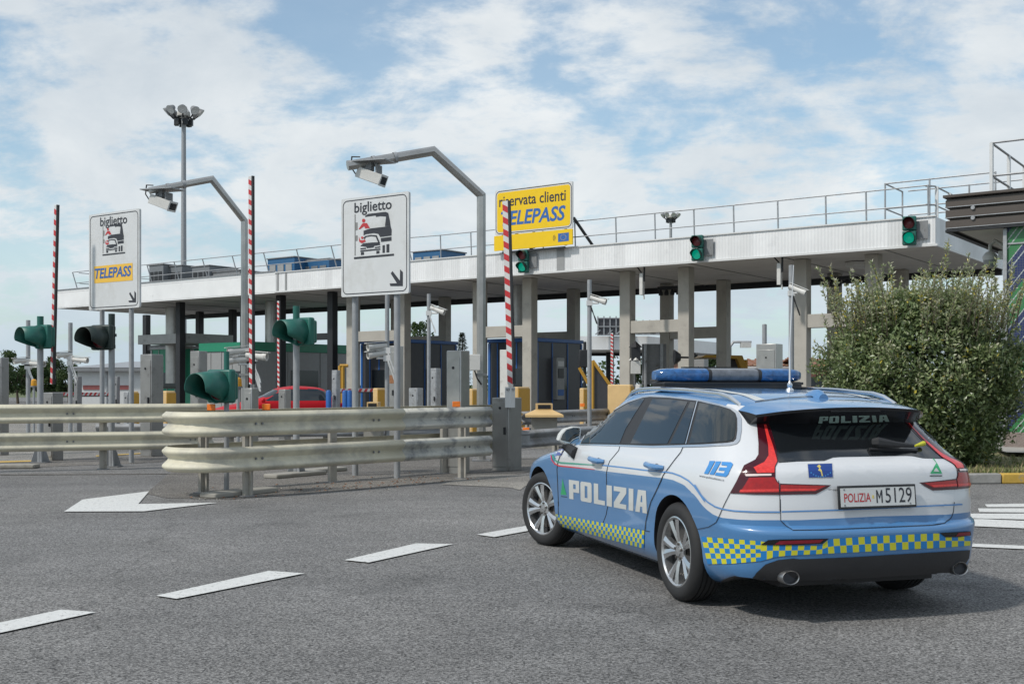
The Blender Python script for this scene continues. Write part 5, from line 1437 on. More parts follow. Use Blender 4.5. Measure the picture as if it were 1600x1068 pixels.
# big sign
ZB = 18.35
t = thing('ticket_sign', 'big white ticket lane sign with truck and car pictogram and a lone black arrow', 'sign', W(587, 745, ZB), 'white ticket lane signs')
mb, c, w, h = sign_board(t, zS(*BIGC), ZB, M_sign); big = (c, w, h)
pictogram(mb, c, w, h, c, w, h)
A_ = onplane(*zS((192, 455))[0], c, SN); B_ = onplane(*zS((399, 432))[0], c, SN)
text_on(mb, 'biglietto', A_ - UP * .045, B_ - UP * .045, SN, M_ink, .014, 0, .92)
so = mb.build('sign_face', t, smooth=False)
for px, by in ((555, 742.6), (620.5, 747)):
    p = G(px, by); mb = MB(); top = WZ(320, p.y); mb.tube([p, V(p.x, p.y, top)], .05, M_pole, 12); mb.build('post', t)
mb = MB()
for k in (.45, -.35): mb.box(c - SN * .065 + UP * k, (w * .8, .03, .05), M_galv, (SX, SN, UP))
mb.build('back_rail', t)
# left sign
ZL = 22.0
t = thing('ticket_sign', 'smaller-looking white ticket sign with a yellow lane panel below its pictogram', 'sign', W(182, 720, ZL), 'white ticket lane signs')
def zL(*p): return Zm(60, 140, 2.968, p)
mb, c, w, h = sign_board(t, zL((233, 580), (471, 552), (466, 1008), (236, 1024)), ZL, M_sign)
sc = w / big[1]
sc = .342 * h / (.486 * big[2]); pictogram(mb, c, w, h, big[0], big[1], big[2], sc, .01, .215 * h - sc * .10 * big[2])
A_ = onplane(*zL((287, 622))[0], c, SN); B_ = onplane(*zL((412, 607))[0], c, SN)
text_on(mb, 'biglietto', A_ - UP * .045, B_ - UP * .045, SN, M_ink, .014, 0, .92)
mb.poly([onplane(x, y, c, SN) + SN * .004 for x, y in zL((259, 820), (260, 898), (438, 884), (437, 803))], M_yel2)
if (mb.v and True): pass
A_ = onplane(*zL((263, 876))[0], c, SN); B_ = onplane(*zL((432, 862))[0], c, SN)
text_on(mb, 'TELEPASS', A_, B_, SN, M_blueink, .024, .18, 1.0, .007)
mb.build('sign_face', t, smooth=False)
for px, by in ((159.6, 718), (205.3, 722.7)):
    p = G(px, by); mb = MB(); mb.tube([p, V(p.x, p.y, WZ(345, p.y))], .045, M_pole, 12); mb.build('post', t)
# yellow sign on the canopy
ty = can_t(833, -.3); py_ = can(ty, -.3); SNs, SXs = SN, SX
SN = CN; SX = -EC
t = thing('lane_sign', 'yellow reserved lane sign standing on the canopy edge with a small blue flag panel', 'sign', V(py_.x, py_.y, ZT))
mb, c, w, h = sign_board(t, zS((974, 350), (1404, 296), (1404, 560), (974, 592)), py_.y, M_white, .03, .03, .06, ink=M_ink, rr_=.2)
ins = rounded_rect(w - .20, h - .20, .12); mb.poly([c + SX * x + UP * y + SN * .004 for x, y in ins], M_yel)
A_ = onplane(*zS((997, 430))[0], c, SN); B_ = onplane(*zS((1367, 392))[0], c, SN)
text_on(mb, 'riservata clienti', A_ - UP * .06, B_ - UP * .06, SN, M_ink, .014, 0, 1.12, .007)
A_ = onplane(*zS((1006, 543))[0], c, SN); B_ = onplane(*zS((1366, 508))[0], c, SN)
text_on(mb, 'TELEPASS', A_, B_, SN, M_blueink, .026, .2, 1.02, .007)
mb.build('sign_face', t, smooth=False)
mb, c2, w2, h2 = sign_board(t, zS((968, 600), (1404, 560), (1403, 645), (968, 686)), py_.y, M_yel, 0, 0, .05)
F_ = [onplane(x, y, c2, SN) + SN * .004 for x, y in zS((1324, 587), (1324, 634), (1384, 627), (1384, 580))]
mb.poly(F_, M_blueink)
fc = sum(F_, V(0, 0, 0)) / 4
for k in range(12):
    a = k * math.pi / 6; q = fc + SX * (.10 * math.cos(a) * 1.25) + UP * (.10 * math.sin(a)) + SN * .004
    mb.poly([q + SX * (.014 * math.cos(2 * math.pi * j / 5)) + UP * (.014 * math.sin(2 * math.pi * j / 5)) for j in range(5)], M_yel)
for k in range(3):
    r0 = .05 + .05 * k; q = onplane(*zS((1316, 610))[0], c2, SN) + SN * .004
    arc = [(math.pi * .72 + math.pi * .56 * j / 5) for j in range(6)]
    for j in range(5): mb.poly([q + SX * (rr2 * math.cos(a_)) + UP * (rr2 * math.sin(a_)) for rr2, a_ in ((r0, arc[j]), (r0 + .018, arc[j]), (r0 + .018, arc[j + 1]), (r0, arc[j + 1]))][::-1], M_ink)
mb.build('flag_panel', t, smooth=False)
mb = MB(); top = onplane(*zS((1404, 500))[0], c, SN); mb.tube([top - SN * .1, can(can_t(936, 3.0), 3.0, ZT + .05)], .06, M_dark, 8)
tl = onplane(*zS((1000, 500))[0], c, SN); mb.tube([tl - SN * .1, tl - SN * 2.6 - UP * (tl.z - ZT - .05)], .06, M_dark, 8); mb.build('strut', t)
mb = MB()
for k in (-.4, 0, .4): mb.box(c2 + SX * (w2 * k) - SN * .1 + UP * .45, (.08, .08, 1.5), M_galvd, (SX, SN, UP))
mb.box(c2 - UP * (h2 / 2 + .08) - SN * .06, (w2 * .8, .06, .08), M_dark, (SX, SN, UP)); mb.build('support_frame', t)
SN, SX = SNs, SXs
# fix winding of sign faces
for o in COL.objects:
    if o.name.startswith('sign_face') or o.name.startswith('flag_panel'):
        nn = CN if (o.parent and o.parent.name.startswith('lane_sign')) else SN
        for p in o.data.polygons:
            if abs(p.normal.dot(nn)) > .9 and p.normal.dot(nn) < 0 and any((Vector(o.data.vertices[i].co) - Vector(p.center)).length >= 0 for i in p.vertices):
                # faces lying on the front side only
                pass

# ------------------------------------------------------------------ camera masts
def cam_mast(base_px, base_py, Z, wpx, top_py, knee, end, label, camc):
    p = V(WX(base_px, Z), Z, 0); w = wpx * Z / FPX
    t = thing('camera_mast', label, 'camera mast', p, 'bent steel masts carrying lane cameras')
    hz = WZ(top_py, Z)
    d = (W(knee[0], knee[1], Z + .4) - V(p.x, p.y, hz))
    # arm runs out over the lane, across and slightly towards the eye
    K = W(knee[0], knee[1], Z - .35); E = W(end[0], end[1], Z - .9)
    mb = MB(); mb.tube([p, V(p.x, p.y, hz)], w / 2, M_steel, 8, caps=True)
    mb.box(p, (.34, .34, .03), M_galvd, base=True); mb.box(p + UP * (WZ(585, Z)), (w + .04, w + .04, .05), M_steeld); mb.build('pole', t, sharp=20)
    mb = MB(); mb.tube([V(p.x, p.y, hz - .05), V(p.x, p.y, hz), K, E], w / 2 * .96, M_steel, 8); mb.build('arm', t, sharp=20)
    ad = (E - K).normalized()
    for u in (.30, .55):
        q = E - ad * ((E - K).length * u); mb = MB(); mb.lathe([(w / 2 * 1.12, -.03), (w / 2 * 1.12, .03)], q, axes2(ad), M_galv, 12); mb.build('clamp', t)
    return t, K, E, w
def axes2(d):
    d = Vector(d).normalized(); a = UP if abs(d.z) < .9 else V(1, 0, 0); x = a.cross(d).normalized(); return (x, d.cross(x).normalized(), d)
def lane_camera(par, c, d, s):
    """boxy camera with a sun plate, looking along d"""
    d = Vector(d).normalized(); x = UP.cross(d).normalized(); u = d.cross(x).normalized(); ax = (d, x, u)
    mb = MB(); mb.box(c, (.62 * s, .34 * s, .24 * s), M_whitebox, ax); mb.box(c + d * (.32 * s), (.02 * s, .36 * s, .27 * s), M_white, ax); h = mb.build('camera_housing', par, bevel=.012)
    mb = MB(); mb.box(c + d * (.332 * s), (.004, .26 * s, .17 * s), M_glassd, ax); mb.build('camera_window', h)
    mb = MB(); mb.box(c + UP * (.33 * s) , (.95 * s, .60 * s, .025 * s), M_galv, (V(d.x, d.y, 0).normalized(), x, UP)); mb.box(c + UP * .22 * s - d * .05, (.2 * s, .16 * s, .22 * s), M_galvd, (V(d.x, d.y, 0).normalized(), x, UP)); mb.box(c + UP * (.2 * s) + d * .2 * s, (.03 * s, .3 * s, .24 * s), M_galvd, (V(d.x, d.y, 0).normalized(), x, UP)); mb.build('sun_plate', par)
    mb = MB(); q = c - d * (.3 * s); mb.tube([q, q - d * .12 * s - UP * .05, q - d * .25 * s + UP * .06 * s, q - d * .22 * s + UP * .3 * s, q + UP * .36 * s], .012, M_cable, 6); mb.build('cable', par)
cm, K, E, w = cam_mast(752, 720, 22.3, 15, 305, (677, 236), (543, 259), 'bent steel mast with lane camera between the big white sign and the yellow sign', None)
lane_camera(cm, W(580, 276, 21.5), (.86, -.30, -.34), .80)
cm, K, E, w = cam_mast(382, 705, 25.0, 11, 345, (331, 280), (233, 298), 'bent steel mast with a lane camera, in front of the left canopy end', None)
lane_camera(cm, W(254, 317, 24.2), (.86, -.30, -.34), .80)

# ------------------------------------------------------------------ barrier booms
M_cr = mat('barrier_white', (.60, .59, .58), .5, var=.06); M_crr = mat('barrier_red', (.50, .03, .035), .5, var=.1)
def boom(name, base, tip, wx, label, group, n=22, dirn=V(-.5, -.87, 0), slant=.5, thick=.035, back=True, red0=0):
    t = thing(name, label, 'barrier boom', base, group)
    d = (tip - base); L = d.length; d.normalize(); f = (dirn - d * dirn.dot(d)).normalized(); s = d.cross(f).normalized()
    if s.x < 0 and abs(d.z) > .7: s = -s
    mb = MB(); mb.box(base + d * L / 2 - f * thick / 2, (wx, thick, L), M_cr, (s, f, d)); mb.build('boom_arm', t, bevel=.004)
    if back:
        mb = MB(); mb.box(base + d * L / 2 + s * (wx * .55 + .012) - f * .02, (.03, .05, L), M_blkm, (s, f, d)); mb.build('edge_strip', t)
    mb = MB(); p = L / n; hw = wx / 2 - .004
    for i in range(n):
        a = i * p; 
        if a + p * .5 + slant * wx > L: break
        mb.poly([base + d * (a + dx) + s * x + f * .003 for x, dx in ((-hw, slant * wx), (hw, 0), (hw, p * .5), (-hw, p * .5 + slant * wx))], M_crr)
    o = mb.build('red_stripes', t, smooth=False)
    o.data.update()
    for pz in o.data.polygons: pass
    bm = bmesh.new(); bm.from_mesh(o.data)
    for fc in bm.faces:
        if fc.normal.dot(f) < 0: fc.normal_flip()
    bm.to_mesh(o.data); bm.free()
    return t
BG = 'red and white barrier booms standing upright'
boom('barrier_boom', W(797, 600, 19.6), W(789, 314, 19.6), .105, 'tall red and white barrier boom upright in front of the yellow sign', BG, 15)
boom('barrier_boom', W(391.5, 600, 21), W(390.5, 275, 21), .075, 'red and white barrier boom upright against the left camera mast', BG, 21)
boom('barrier_boom', W(80, 600, 22), W(86.5, 320, 22), .065, 'leaning red and white barrier boom left of the left ticket sign', BG, 17)
boom('barrier_boom', W(435, 607, 44), W(434.5, 470, 44), .10, 'thin distant barrier boom upright beside the black column and red car', BG, 18)
boom('barrier_boom', W(956, 600, 70), W(956, 520, 70), .16, 'tiny distant barrier boom upright under the far canopy', BG, 14)
boom('barrier_boom', W(1122, 590, 75), W(1121, 480, 75), .16, 'distant barrier boom upright just left of a concrete column', BG, 14)
BH = 'red and white barrier booms lying level'
boom('barrier_boom', W(82, 615.5, 34), W(180, 615, 35), .10, 'level red and white barrier boom across the left lane under the ticket sign', BH, 14, V(0, -1, 0))
boom('barrier_boom', W(524, 609.5, 38), W(603, 609, 39), .11, 'level red and white barrier boom across the lane behind the big sign posts', BH, 9, V(0, -1, 0))

# ------------------------------------------------------------------ cabinets
def cabinet(name, px0, px1, py0, py1, label, cat, group, m, Z=None, depth=.45, zb=0.0, split=.62, ax=LANE, cap=False, door=True, sticker=None):
    """a cabinet whose left face (front) and right face fill px0..px1; lane aligned"""
    if Z is None: Z = G((px0 + px1) / 2, py1).y
    h = WZ(py0, Z) - zb; wpx = (px1 - px0) * Z / FPX
    # lane-aligned box: front width a (across), depth b; visible width = a*|EC.x| + b*|EL.x|
    b = wpx * (1 - split) / .57; a = wpx * split / .79
    c = V(WX((px0 + px1) / 2, Z), Z + .2, zb)
    t = thing(name, label, cat, c, group)
    mb = MB(); mb.box(c, (b, a, h), m, LANE, base=True)
    if cap: mb.box(c + UP * h, (b + .06, a + .06, .05), m, LANE, base=True)
    mb.build('casing', t, bevel=.012)
    if door:
        mb = MB(); f = c - EL * (b / 2 + .006); mb.box(f + UP * (h * .06), (.012, a * .86, h * .88), m, LANE, base=True); q = f + LANE[1] * (-a * .3) + UP * h * .55
        mb.build('door', t, bevel=.004); mb = MB(); mb.box(q - EL * .02, (.03, .03, .12), M_dark, LANE); mb.build('handle', t); mb = MB(); mb.lathe([(.025, 0), (.02, .012), (0, .012)], f + UP * (h * .86) - EL * .006, (LANE[1], UP, -EL), M_dark, 12); mb.build('lock', t)
    if sticker:
        mb = MB(); f = c - EL * (b / 2 + .015); mb.box(f + UP * (h * sticker[0]), (.004, a * .7, h * .08), sticker[1], LANE, base=True); mb.build('sticker', t)
    return t
M_rust = mat('rust_label', (.28, .13, .06), .8, var=.3, vs=20)
CG = 'tall steel equipment cabinets on the islands'
cabinet('equipment_cabinet', 215, 250, 553, 713, 'tall stainless cabinet just right of the left ticket sign', 'cabinet', CG, M_steeld)
cabinet('equipment_cabinet', 294, 320, 548, 690, 'tall steel cabinet with a brown label behind the low green traffic light', 'cabinet', CG, M_steeld, 27, sticker=(.62, M_rust))
cabinet('equipment_cabinet', 600, 629, 540, 705, 'tall stainless cabinet with brown label behind the right post of the big sign', 'cabinet', CG, M_steel, 26, sticker=(.64, M_rust))
cabinet('equipment_cabinet', 697, 733, 547, 741, 'tall broad steel cabinet left of the near camera mast', 'cabinet', CG, M_steel)
cabinet('equipment_cabinet', 670, 688, 575, 670, 'slim grey cabinet between the camera pole and the broad steel cabinet', 'cabinet', CG, M_galv, 33)
cabinet('equipment_cabinet', 517, 530, 578, 660, 'slim grey cabinet left of the level barrier boom', 'cabinet', CG, M_galv, 36)
cabinet('equipment_cabinet', 1184, 1226, 537, 660, 'bright metal cabinet right of the concrete columns behind the police lightbar', 'cabinet', CG, M_steel, 30, cap=False)
cabinet('equipment_cabinet', -14, 7, 558, 690, 'dark steel cabinet cut by the left edge', 'cabinet', CG, M_steeld, 24)
cabinet('equipment_cabinet', 433, 452, 608, 690, 'small steel cabinet in front of the red car', 'cabinet', CG, M_steeld, 30)
cabinet('equipment_cabinet', 112, 124, 588, 660, 'dark slim cabinet in front of the white shed', 'cabinet', CG, M_galvd, 34)
cabinet('equipment_cabinet', 176, 184, 588, 640, 'slim dark cabinet behind the dark traffic light post', 'cabinet', CG, M_galvd, 36)
BC = 'barrier drive cabinets'
b1 = cabinet('barrier_cabinet', 769, 815, 621, 736, 'grey barrier drive cabinet at the foot of the near boom beside the guardrail end plate', 'cabinet', BC, M_steeld, split=.55)
mb = MB(); q = W(797, 610, 19.6); mb.box(q - UP * .28, (.12, .12, .34), M_white, LANE, base=True); mb.lathe([(.075, 0), (.075, .04)], q, WORLDAX, M_galv, 14); mb.build('boom_hub', b1)
cabinet('barrier_cabinet', 781, 802, 546, 640, 'pale box cabinet behind the near barrier boom', 'cabinet', BC, M_whitebox, 33, door=False)
b2 = cabinet('barrier_cabinet', 377, 400, 606, 690, 'small steel barrier cabinet under the boom at the left camera mast', 'cabinet', BC, M_steel, 21.2)
b3 = cabinet('barrier_cabinet', 62, 92, 613, 690, 'steel barrier cabinet under the leaning left boom', 'cabinet', BC, M_steeld, 22.3)
cabinet('barrier_cabinet', 638, 660, 606, 690, 'grey barrier cabinet behind the posts of the big white sign', 'cabinet', BC, M_galv, 30)
cabinet('barrier_cabinet', 190, 203, 612, 690, 'grey barrier cabinet holding the level boom under the left sign', 'cabinet', BC, M_galv, 34)
for px, py, Z, lab, bx in ((573.5, 603, 22, 'small amber beacon lamp beside the left camera mast boom', 0), (117 / 1.0, 601, 30, 'small amber beacon lamp by the camera pole left of the white shed', 0)):
    px = 372 if Z == 22 else 53; p = W(px, 600, Z)
    t = thing('amber_beacon', lab, 'beacon', V(p.x, p.y, 0), 'amber warning beacons'); mb = MB(); mb.lathe([(.07, 0), (.075, .02), (.065, .15), (.03, .18), (0, .18)], p - UP * .05, WORLDAX, mat('amber_lens', (.65, .30, .02), .25) if 'amber_lens' not in MATS else MATS['amber_lens'], 14); mb.build('lens', t)
    mb = MB(); mb.tube([V(p.x, p.y, 0), p - UP * .05], .03, M_pole, 8); mb.lathe([(.085, 0), (.085, .03)], p - UP * .07, WORLDAX, M_galvd, 14); mb.build('stem', t)

# ------------------------------------------------------------------ camera poles
def bullet(mb_par, c, d, s=1.0):
    d = Vector(d).normalized(); ax = axes2(d)
    mb = MB(); mb.lathe([(.0, -.20 * s), (.06 * s, -.19 * s), (.065 * s, .12 * s), (.075 * s, .14 * s), (.075 * s, .22 * s), (.06 * s, .22 * s), (.055 * s, .16 * s), (0, .16 * s)], c, ax, M_whitebox, 14)
    mb.box(c + ax[1] * .085 * s - d * -.03, (.12 * s, .015, .46 * s), M_whitebox, ax); return mb.build('camera', mb_par)
def cam_pole(px, top_py, Z, r, label, cams, base_z=0.0):
    p = V(WX(px, Z), Z, base_z); t = thing('camera_pole', label, 'camera pole', p, 'grey poles with small cameras')
    top = WZ(top_py, Z)
    mb = MB(); mb.tube([p, V(p.x, p.y, top)], r, M_pole, 12); mb.box(p, (.2, .2, .02), M_galvd, base=True); mb.build('pole', t)
    for (cx, cy, d) in cams:
        c = W(cx, cy, Z - .1); bullet(t, c, d)
        mb = MB(); q = V(p.x, p.y, c.z - .08); mb.tube([q, c - UP * .08, c - UP * .03], .025, M_white, 8); mb.box(q, (.14, .14, .12), M_white); mb.build('camera_bracket', t)
        mb = MB(); 
        pts = [q + V(.02 * math.cos(a) + .10 * (1 - math.cos(a)), -.06, -.28 + .22 * math.cos(a) + .03 * math.sin(2 * a)) for a in [k * math.pi / 6 for k in range(13)]]
        mb.tube(pts, .012, M_cable if px > 800 else M_white, 5); mb.build('cable_loop', t)
    return t
cam_pole(921, 437, 29, .055, 'camera pole in front of the dark blue booth, left of the far grey canopy', [(934, 468, (.85, -.3, -.28))])
cam_pole(670, 459, 31, .05, 'camera pole with tilted camera between the big sign and the broad steel cabinet', [(683, 484, (.8, -.3, -.3))])
cam_pole(1236.5, 414, 27, .06, 'camera pole rising behind the police car antenna', [(1245, 452, (.8, -.4, -.4))])
cam_pole(44, 500, 31, .055, 'camera pole between the trees at the far left', [(35, 563, (-.7, -.6, -.1)), (58, 568, (.95, -.2, -.06))])
cam_pole(110, 504, 31, .055, 'camera pole left of the white shed', [(101, 554, (-.7, -.6, -.1)), (125, 562, (.95, -.2, -.08))])
cam_pole(605, 458, 24, .045, 'thin grey pole with stacked cameras between the two posts of the big sign', [(590, 541, (-.8, -.5, -.1)), (590, 553, (-.8, -.5, -.15))])
cam_pole(393, 560, 22, .03, 'white camera on a short stub beside the left camera mast', [(400, 556, (.95, -.2, -.08)), (374, 548, (-.8, -.4, -.1)), (374, 562, (-.8, -.4, -.1))])
# hanging antenna boxes under the canopy
for px, y0_, y1_, lab in ((1003, 427, 461, 'white lane antenna box hanging under the canopy, left one'), (1218, 411, 445, 'white lane antenna box hanging under the canopy beside the right camera pole')):
    tt = can_t(px, .35); p = can(tt, .35); z0_, z1_ = WZ(y1_, p.y), WZ(y0_, p.y)
    t = thing('hanging_antenna', lab, 'antenna', V(p.x, p.y, z0_), 'antenna boxes hanging under the canopy')
    mb = MB(); mb.box(V(p.x, p.y, z0_), (.14, .16, z1_ - z0_), M_whitebox, (EC, EL, UP), base=True); mb.build('casing', t, bevel=.01)
    mb = MB(); mb.tube([V(p.x, p.y, z1_ - .3) + EC * -.1, V(p.x, p.y, ZS + .03) + EC * -.1], .035, M_dark, 6); mb.tube([V(p.x, p.y, z1_), V(p.x, p.y, ZS + .03) + EC * .2], .025, M_dark, 6); mb.tube([V(p.x, p.y, z0_) + EC * -.08, V(p.x, p.y, z0_ - .15) + EC * -.09], .03, M_whitebox, 6); mb.build('hanger', t)
for px, lab in ((1046, 'cluster of small lamps on the concrete column in the middle'), (1306, 'cluster of small lamps on the concrete column above the bush')):
    p = can(can_t(px, SB - .5), SB - .5, ZS - .5); t = thing('lamp_cluster', lab, 'lamp cluster', p, 'dark lamp clusters under the canopy')
    mb = MB(); mb.box(p + UP * .3, (1.1, .12, .14), M_dark, (EC, EL, UP)); mb.build('bar', t)
    for k in range(4):
        mb = MB(); mb.lathe([(.09, .0), (.10, .10), (.05, .22), (0, .24)], p + EC * (-.42 + k * .28), (EC, EL, UP), M_dark, 10); mb.build('lamp', t)
p = can(can_t(1340, 3.5), 3.5, ZS - .1); t = thing('ceiling_lamp', 'round white lamp under the canopy soffit above the bush', 'lamp', p); mb = MB(); mb.lathe([(0, -.12), (.25, -.10), (.42, 0), (.42, .1), (0, .12)], p, WORLDAX, M_whitebox, 20); mb.build('shade', t)
mb = MB(); mb.tube([p, p + UP * .14], .08, M_dark, 8); mb.build('stem', t)

# ------------------------------------------------------------------ floodlight masts
def flood(px, y0_, y1_, Z, r, label, s):
    p = V(WX(px, Z), Z, 0); top = WZ(y0_, Z); t = thing('floodlight_mast', label, 'floodlight mast', p, 'tall floodlight masts')
    mb = MB(); mb.tube([p, V(p.x, p.y, top * .5), V(p.x, p.y, top - .6 * s)], [r * 1.15, r * 1.05, r * .85], M_pole, 14); mb.build('mast', t)
    h = V(p.x, p.y, top - .6 * s); mb = MB(); mb.lathe([(r, -.2 * s), (.45 * s, 0), (.45 * s, .25 * s), (.30 * s, .45 * s), (0, .5 * s)], h, WORLDAX, M_whitebox, 16); mb.build('head', t)
    for k in range(8):
        a = k * math.pi / 4 + .2; d = V(math.cos(a), math.sin(a), 0); q = h + d * (1.05 * s) + UP * .15 * s
        mb = MB(); mb.tube([h, h + d * .7 * s - UP * .2 * s, q], .05 * s, M_dark, 6); mb.build('arm', t)
        ax = (d, UP.cross(d), UP); dn = (d * .75 - UP * .65).normalized(); a2 = axes2(dn)
        mb = MB(); mb.lathe([(0, -.26 * s), (.16 * s, -.22 * s), (.34 * s, .16 * s), (.31 * s, .18 * s), (0, .14 * s)], q + UP * .18 * s, a2, M_galvd, 12, mats=[M_galvd, M_galvd, M_galv, M_white]); mb.build('floodlight', t)
    for k in range(6):
        a = k * math.pi / 3; d = V(math.cos(a), math.sin(a), 0); mb = MB(); mb.box(h + d * .5 * s - UP * .45 * s, (.26 * s, .3 * s, .42 * s), M_dark, (d, UP.cross(d), UP)); mb.build('ballast_box', t)
flood(287, 168, 415, 78, .17, 'tall grey floodlight mast rising behind the left canopy roof', .95)
flood(1048, 333, 370, 150, .2, 'distant floodlight mast peeping over the canopy railing', .95)

# ------------------------------------------------------------------ toll booths
def booth(t_lo, t_hi, s0, s1, z1, label, mp, mf, gr='toll booths on the islands', roof=None, zroof=None):
    c = can((t_lo + t_hi) / 2, (s0 + s1) / 2); t = thing('toll_booth', label, 'toll booth', c, gr); w = t_hi - t_lo; d = s1 - s0
    mb = MB(); mb.box(c + UP * .15, (w, d, z1 - .15), mp, (EC, EL, UP), base=True); mb.box(c, (w + .1, d + .1, .15), M_conc, (EC, EL, UP), base=True); mb.build('wall', t, bevel=.03)
    mb = MB(); zz = z1 - (.42 if roof else .12)
    mb.box(c + UP * zz, (w + .12, d + .12, z1 + .03 - zz), roof or mf, (EC, EL, UP), base=True); mb.build('roof_band', t, bevel=.02)
    f0 = can(0, s0 - .012) - can(0, 0)
    for k in range(6):                                   # front frames
        tt = t_lo + w * k / 5; mb = MB(); mb.box(can(min(max(tt, t_lo + .06), t_hi - .06), s0 - .012, .2), (.05 if 0 < k < 5 else .12, .03, z1 - .35), mf, (EC, EL, UP), base=True); mb.build('frame', t)
    for k in range(4):
        ss = s0 + d * k / 3; mb = MB(); mb.box(can(t_lo - .012, min(max(ss, s0 + .06), s1 - .06), .2), (.03, .06 if 0 < k < 3 else .12, z1 - .35), mf, (EC, EL, UP), base=True); mb.build('frame', t)
    mb = MB(); mb.box(can((t_lo + t_hi) / 2, s0 - .018, 1.2), (w * .5, .02, .9), M_glassd, (EC, EL, UP), base=True); mb.build('window', t)
    mb = MB(); mb.box(can(t_lo - .018, (s0 + s1) / 2, 1.2), (.02, d * .28, .95), M_glassd, (EC, EL, UP), base=True); mb.build('window', t)
    return t
tb = can_t(829, 2.6)
bz = WZ(529, can(tb, 2.4).y)
b_ = booth(can_t(838, 2.4), can_t(763, 2.4), 2.4, 6.0, bz, 'dark blue toll booth with a payment machine, right of the near barrier boom', M_booth_d, M_booth_bf)
# payment machine on its lane side
q = can(can_t(838, 2.4) - .12, 3.9); mb = MB(); mb.box(q + UP * .8, (.25, .6, 1.75), M_greyp, (EC, EL, UP), base=True); mb.build('payment_machine', b_, bevel=.02)
mb = MB(); mb.box(q - EC * .135 + UP * 1.9, (.02, .44, .4), M_lensd, (EC, EL, UP)); mb.box(q - EC * .135 + UP * 1.1, (.02, .44, .25), M_booth_bf, (EC, EL, UP)); mb.box(q - EC * .135 + UP * 2.3, (.02, .44, .22), M_white, (EC, EL, UP)); mb.build('machine_panel', b_)
b_ = booth(can_t(637, 2.4), can_t(564, 2.4), 2.4, 6.0, WZ(532, can(can_t(600, 2.4), 2.4).y), 'dark blue toll booth behind the big white sign posts', M_booth_d, M_booth_bf)
zg = WZ(536, can(can_t(340, 1.6), 1.6).y)
booth(can_t(397, 1.8), can_t(313, 1.8), 1.8, 8.8, zg, 'grey toll booth with a bright green roof band behind the left camera mast', M_greyp, M_greyp, roof=M_booth_g)
booth(can_t(300, 4.6), can_t(236, 4.6), 4.6, 8.8, WZ(542, can(can_t(270, 4.6), 4.6).y), 'green walled toll booth right of the tall stainless cabinet', M_booth_g, M_greyp)
mb = MB(); c = can(can_t(290, 3.4), 3.4); mb.box(V(c.x, c.y, WZ(538, c.y)), (4.2, 3.2, .5), M_steeld, (EC, EL, UP), base=True); tag(mb.build('duct_box'), 'low grey ventilation duct lying on the green booth roofs', 'duct')
# tan concrete island noses and crash boxes
M_tan2 = M_tan
def crash(px0, px1, py0, Z, label, split=.6, zb=0.0):
    h = WZ(py0, Z) - zb; wpx = (px1 - px0) * Z / FPX; b = wpx * (1 - split) / .57; a = wpx * split / .79; c = V(WX((px0 + px1) / 2, Z), Z, zb)
    t = thing('island_block', label, 'island block', c, 'tan painted island blocks'); mb = MB()
    mb.box(c, (b, a, h), M_tan, LANE, base=True); mb.build('block', t, bevel=.03)
    mb = MB(); mb.box(c + LANE[1] * -(a / 2 + .008), (b * .96, .016, h * .96), M_ochre, LANE, base=True); mb.build('shaded_side', t); return t  # side face coloured ochre to paint in its shade
crash(950, 989, 600.5, 31, 'tan painted block with shaded side painted ochre left of the police car roof', .82)
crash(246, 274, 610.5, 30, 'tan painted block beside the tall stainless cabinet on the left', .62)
crash(206, 216, 611, 32, 'tan block with shaded side painted ochre just left of the tall stainless cabinet', .3)
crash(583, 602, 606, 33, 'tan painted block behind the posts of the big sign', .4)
crash(801, 828, 604, 34, 'tan block with shaded side painted ochre behind the near barrier boom', .3)
crash(732, 752, 607, 31, 'tan block with shaded side painted ochre left of the near camera mast', .3)
crash(905, 920, 606, 36, 'tan block with shaded side painted ochre beside the stair rail right of the dark booth', .4)
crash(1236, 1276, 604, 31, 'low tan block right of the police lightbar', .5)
for px, py, Z, lab in ((850, 641, 27, 'pale tan hatch box on a flared base behind the grey guardrail'), (584, 640, 24, 'pale tan hatch box behind the near guardrail')):
    p = W(px, py, Z); t = thing('hatch_box', lab, 'hatch box', V(p.x, p.y, 0), 'tan hatch boxes'); w = .34 if px > 700 else .2
    mb = MB(); b0 = [V(p.x + x * w * 1.25, p.y + y * .5, p.z - .09) for x, y in ((-1, -1), (1, -1), (1, 1), (-1, 1))]; b1 = [V(p.x + x * w * .55, p.y + y * .25, p.z + .02) for x, y in ((-1, -1), (1, -1), (1, 1), (-1, 1))]; b2 = [q + UP * .14 for q in b1]; bb = [q - UP * .05 for q in b0]
    mb.box(V(p.x, p.y, 0), (w * 1.7, .6, p.z - .15), M_conc, base=True); P = bb + b0 + b1 + b2; mb.faces(P, [(k * 4 + j, k * 4 + (j + 1) % 4, (k + 1) * 4 + (j + 1) % 4, (k + 1) * 4 + j) for k in range(3) for j in range(4)] + [(12, 13, 14, 15)], M_tan); mb.build('housing', t, smooth=False)
    mb = MB(); mb.box(V(p.x, p.y - .256, p.z + .09), (w * .85, .012, .09), M_lensd); mb.build('opening', t)
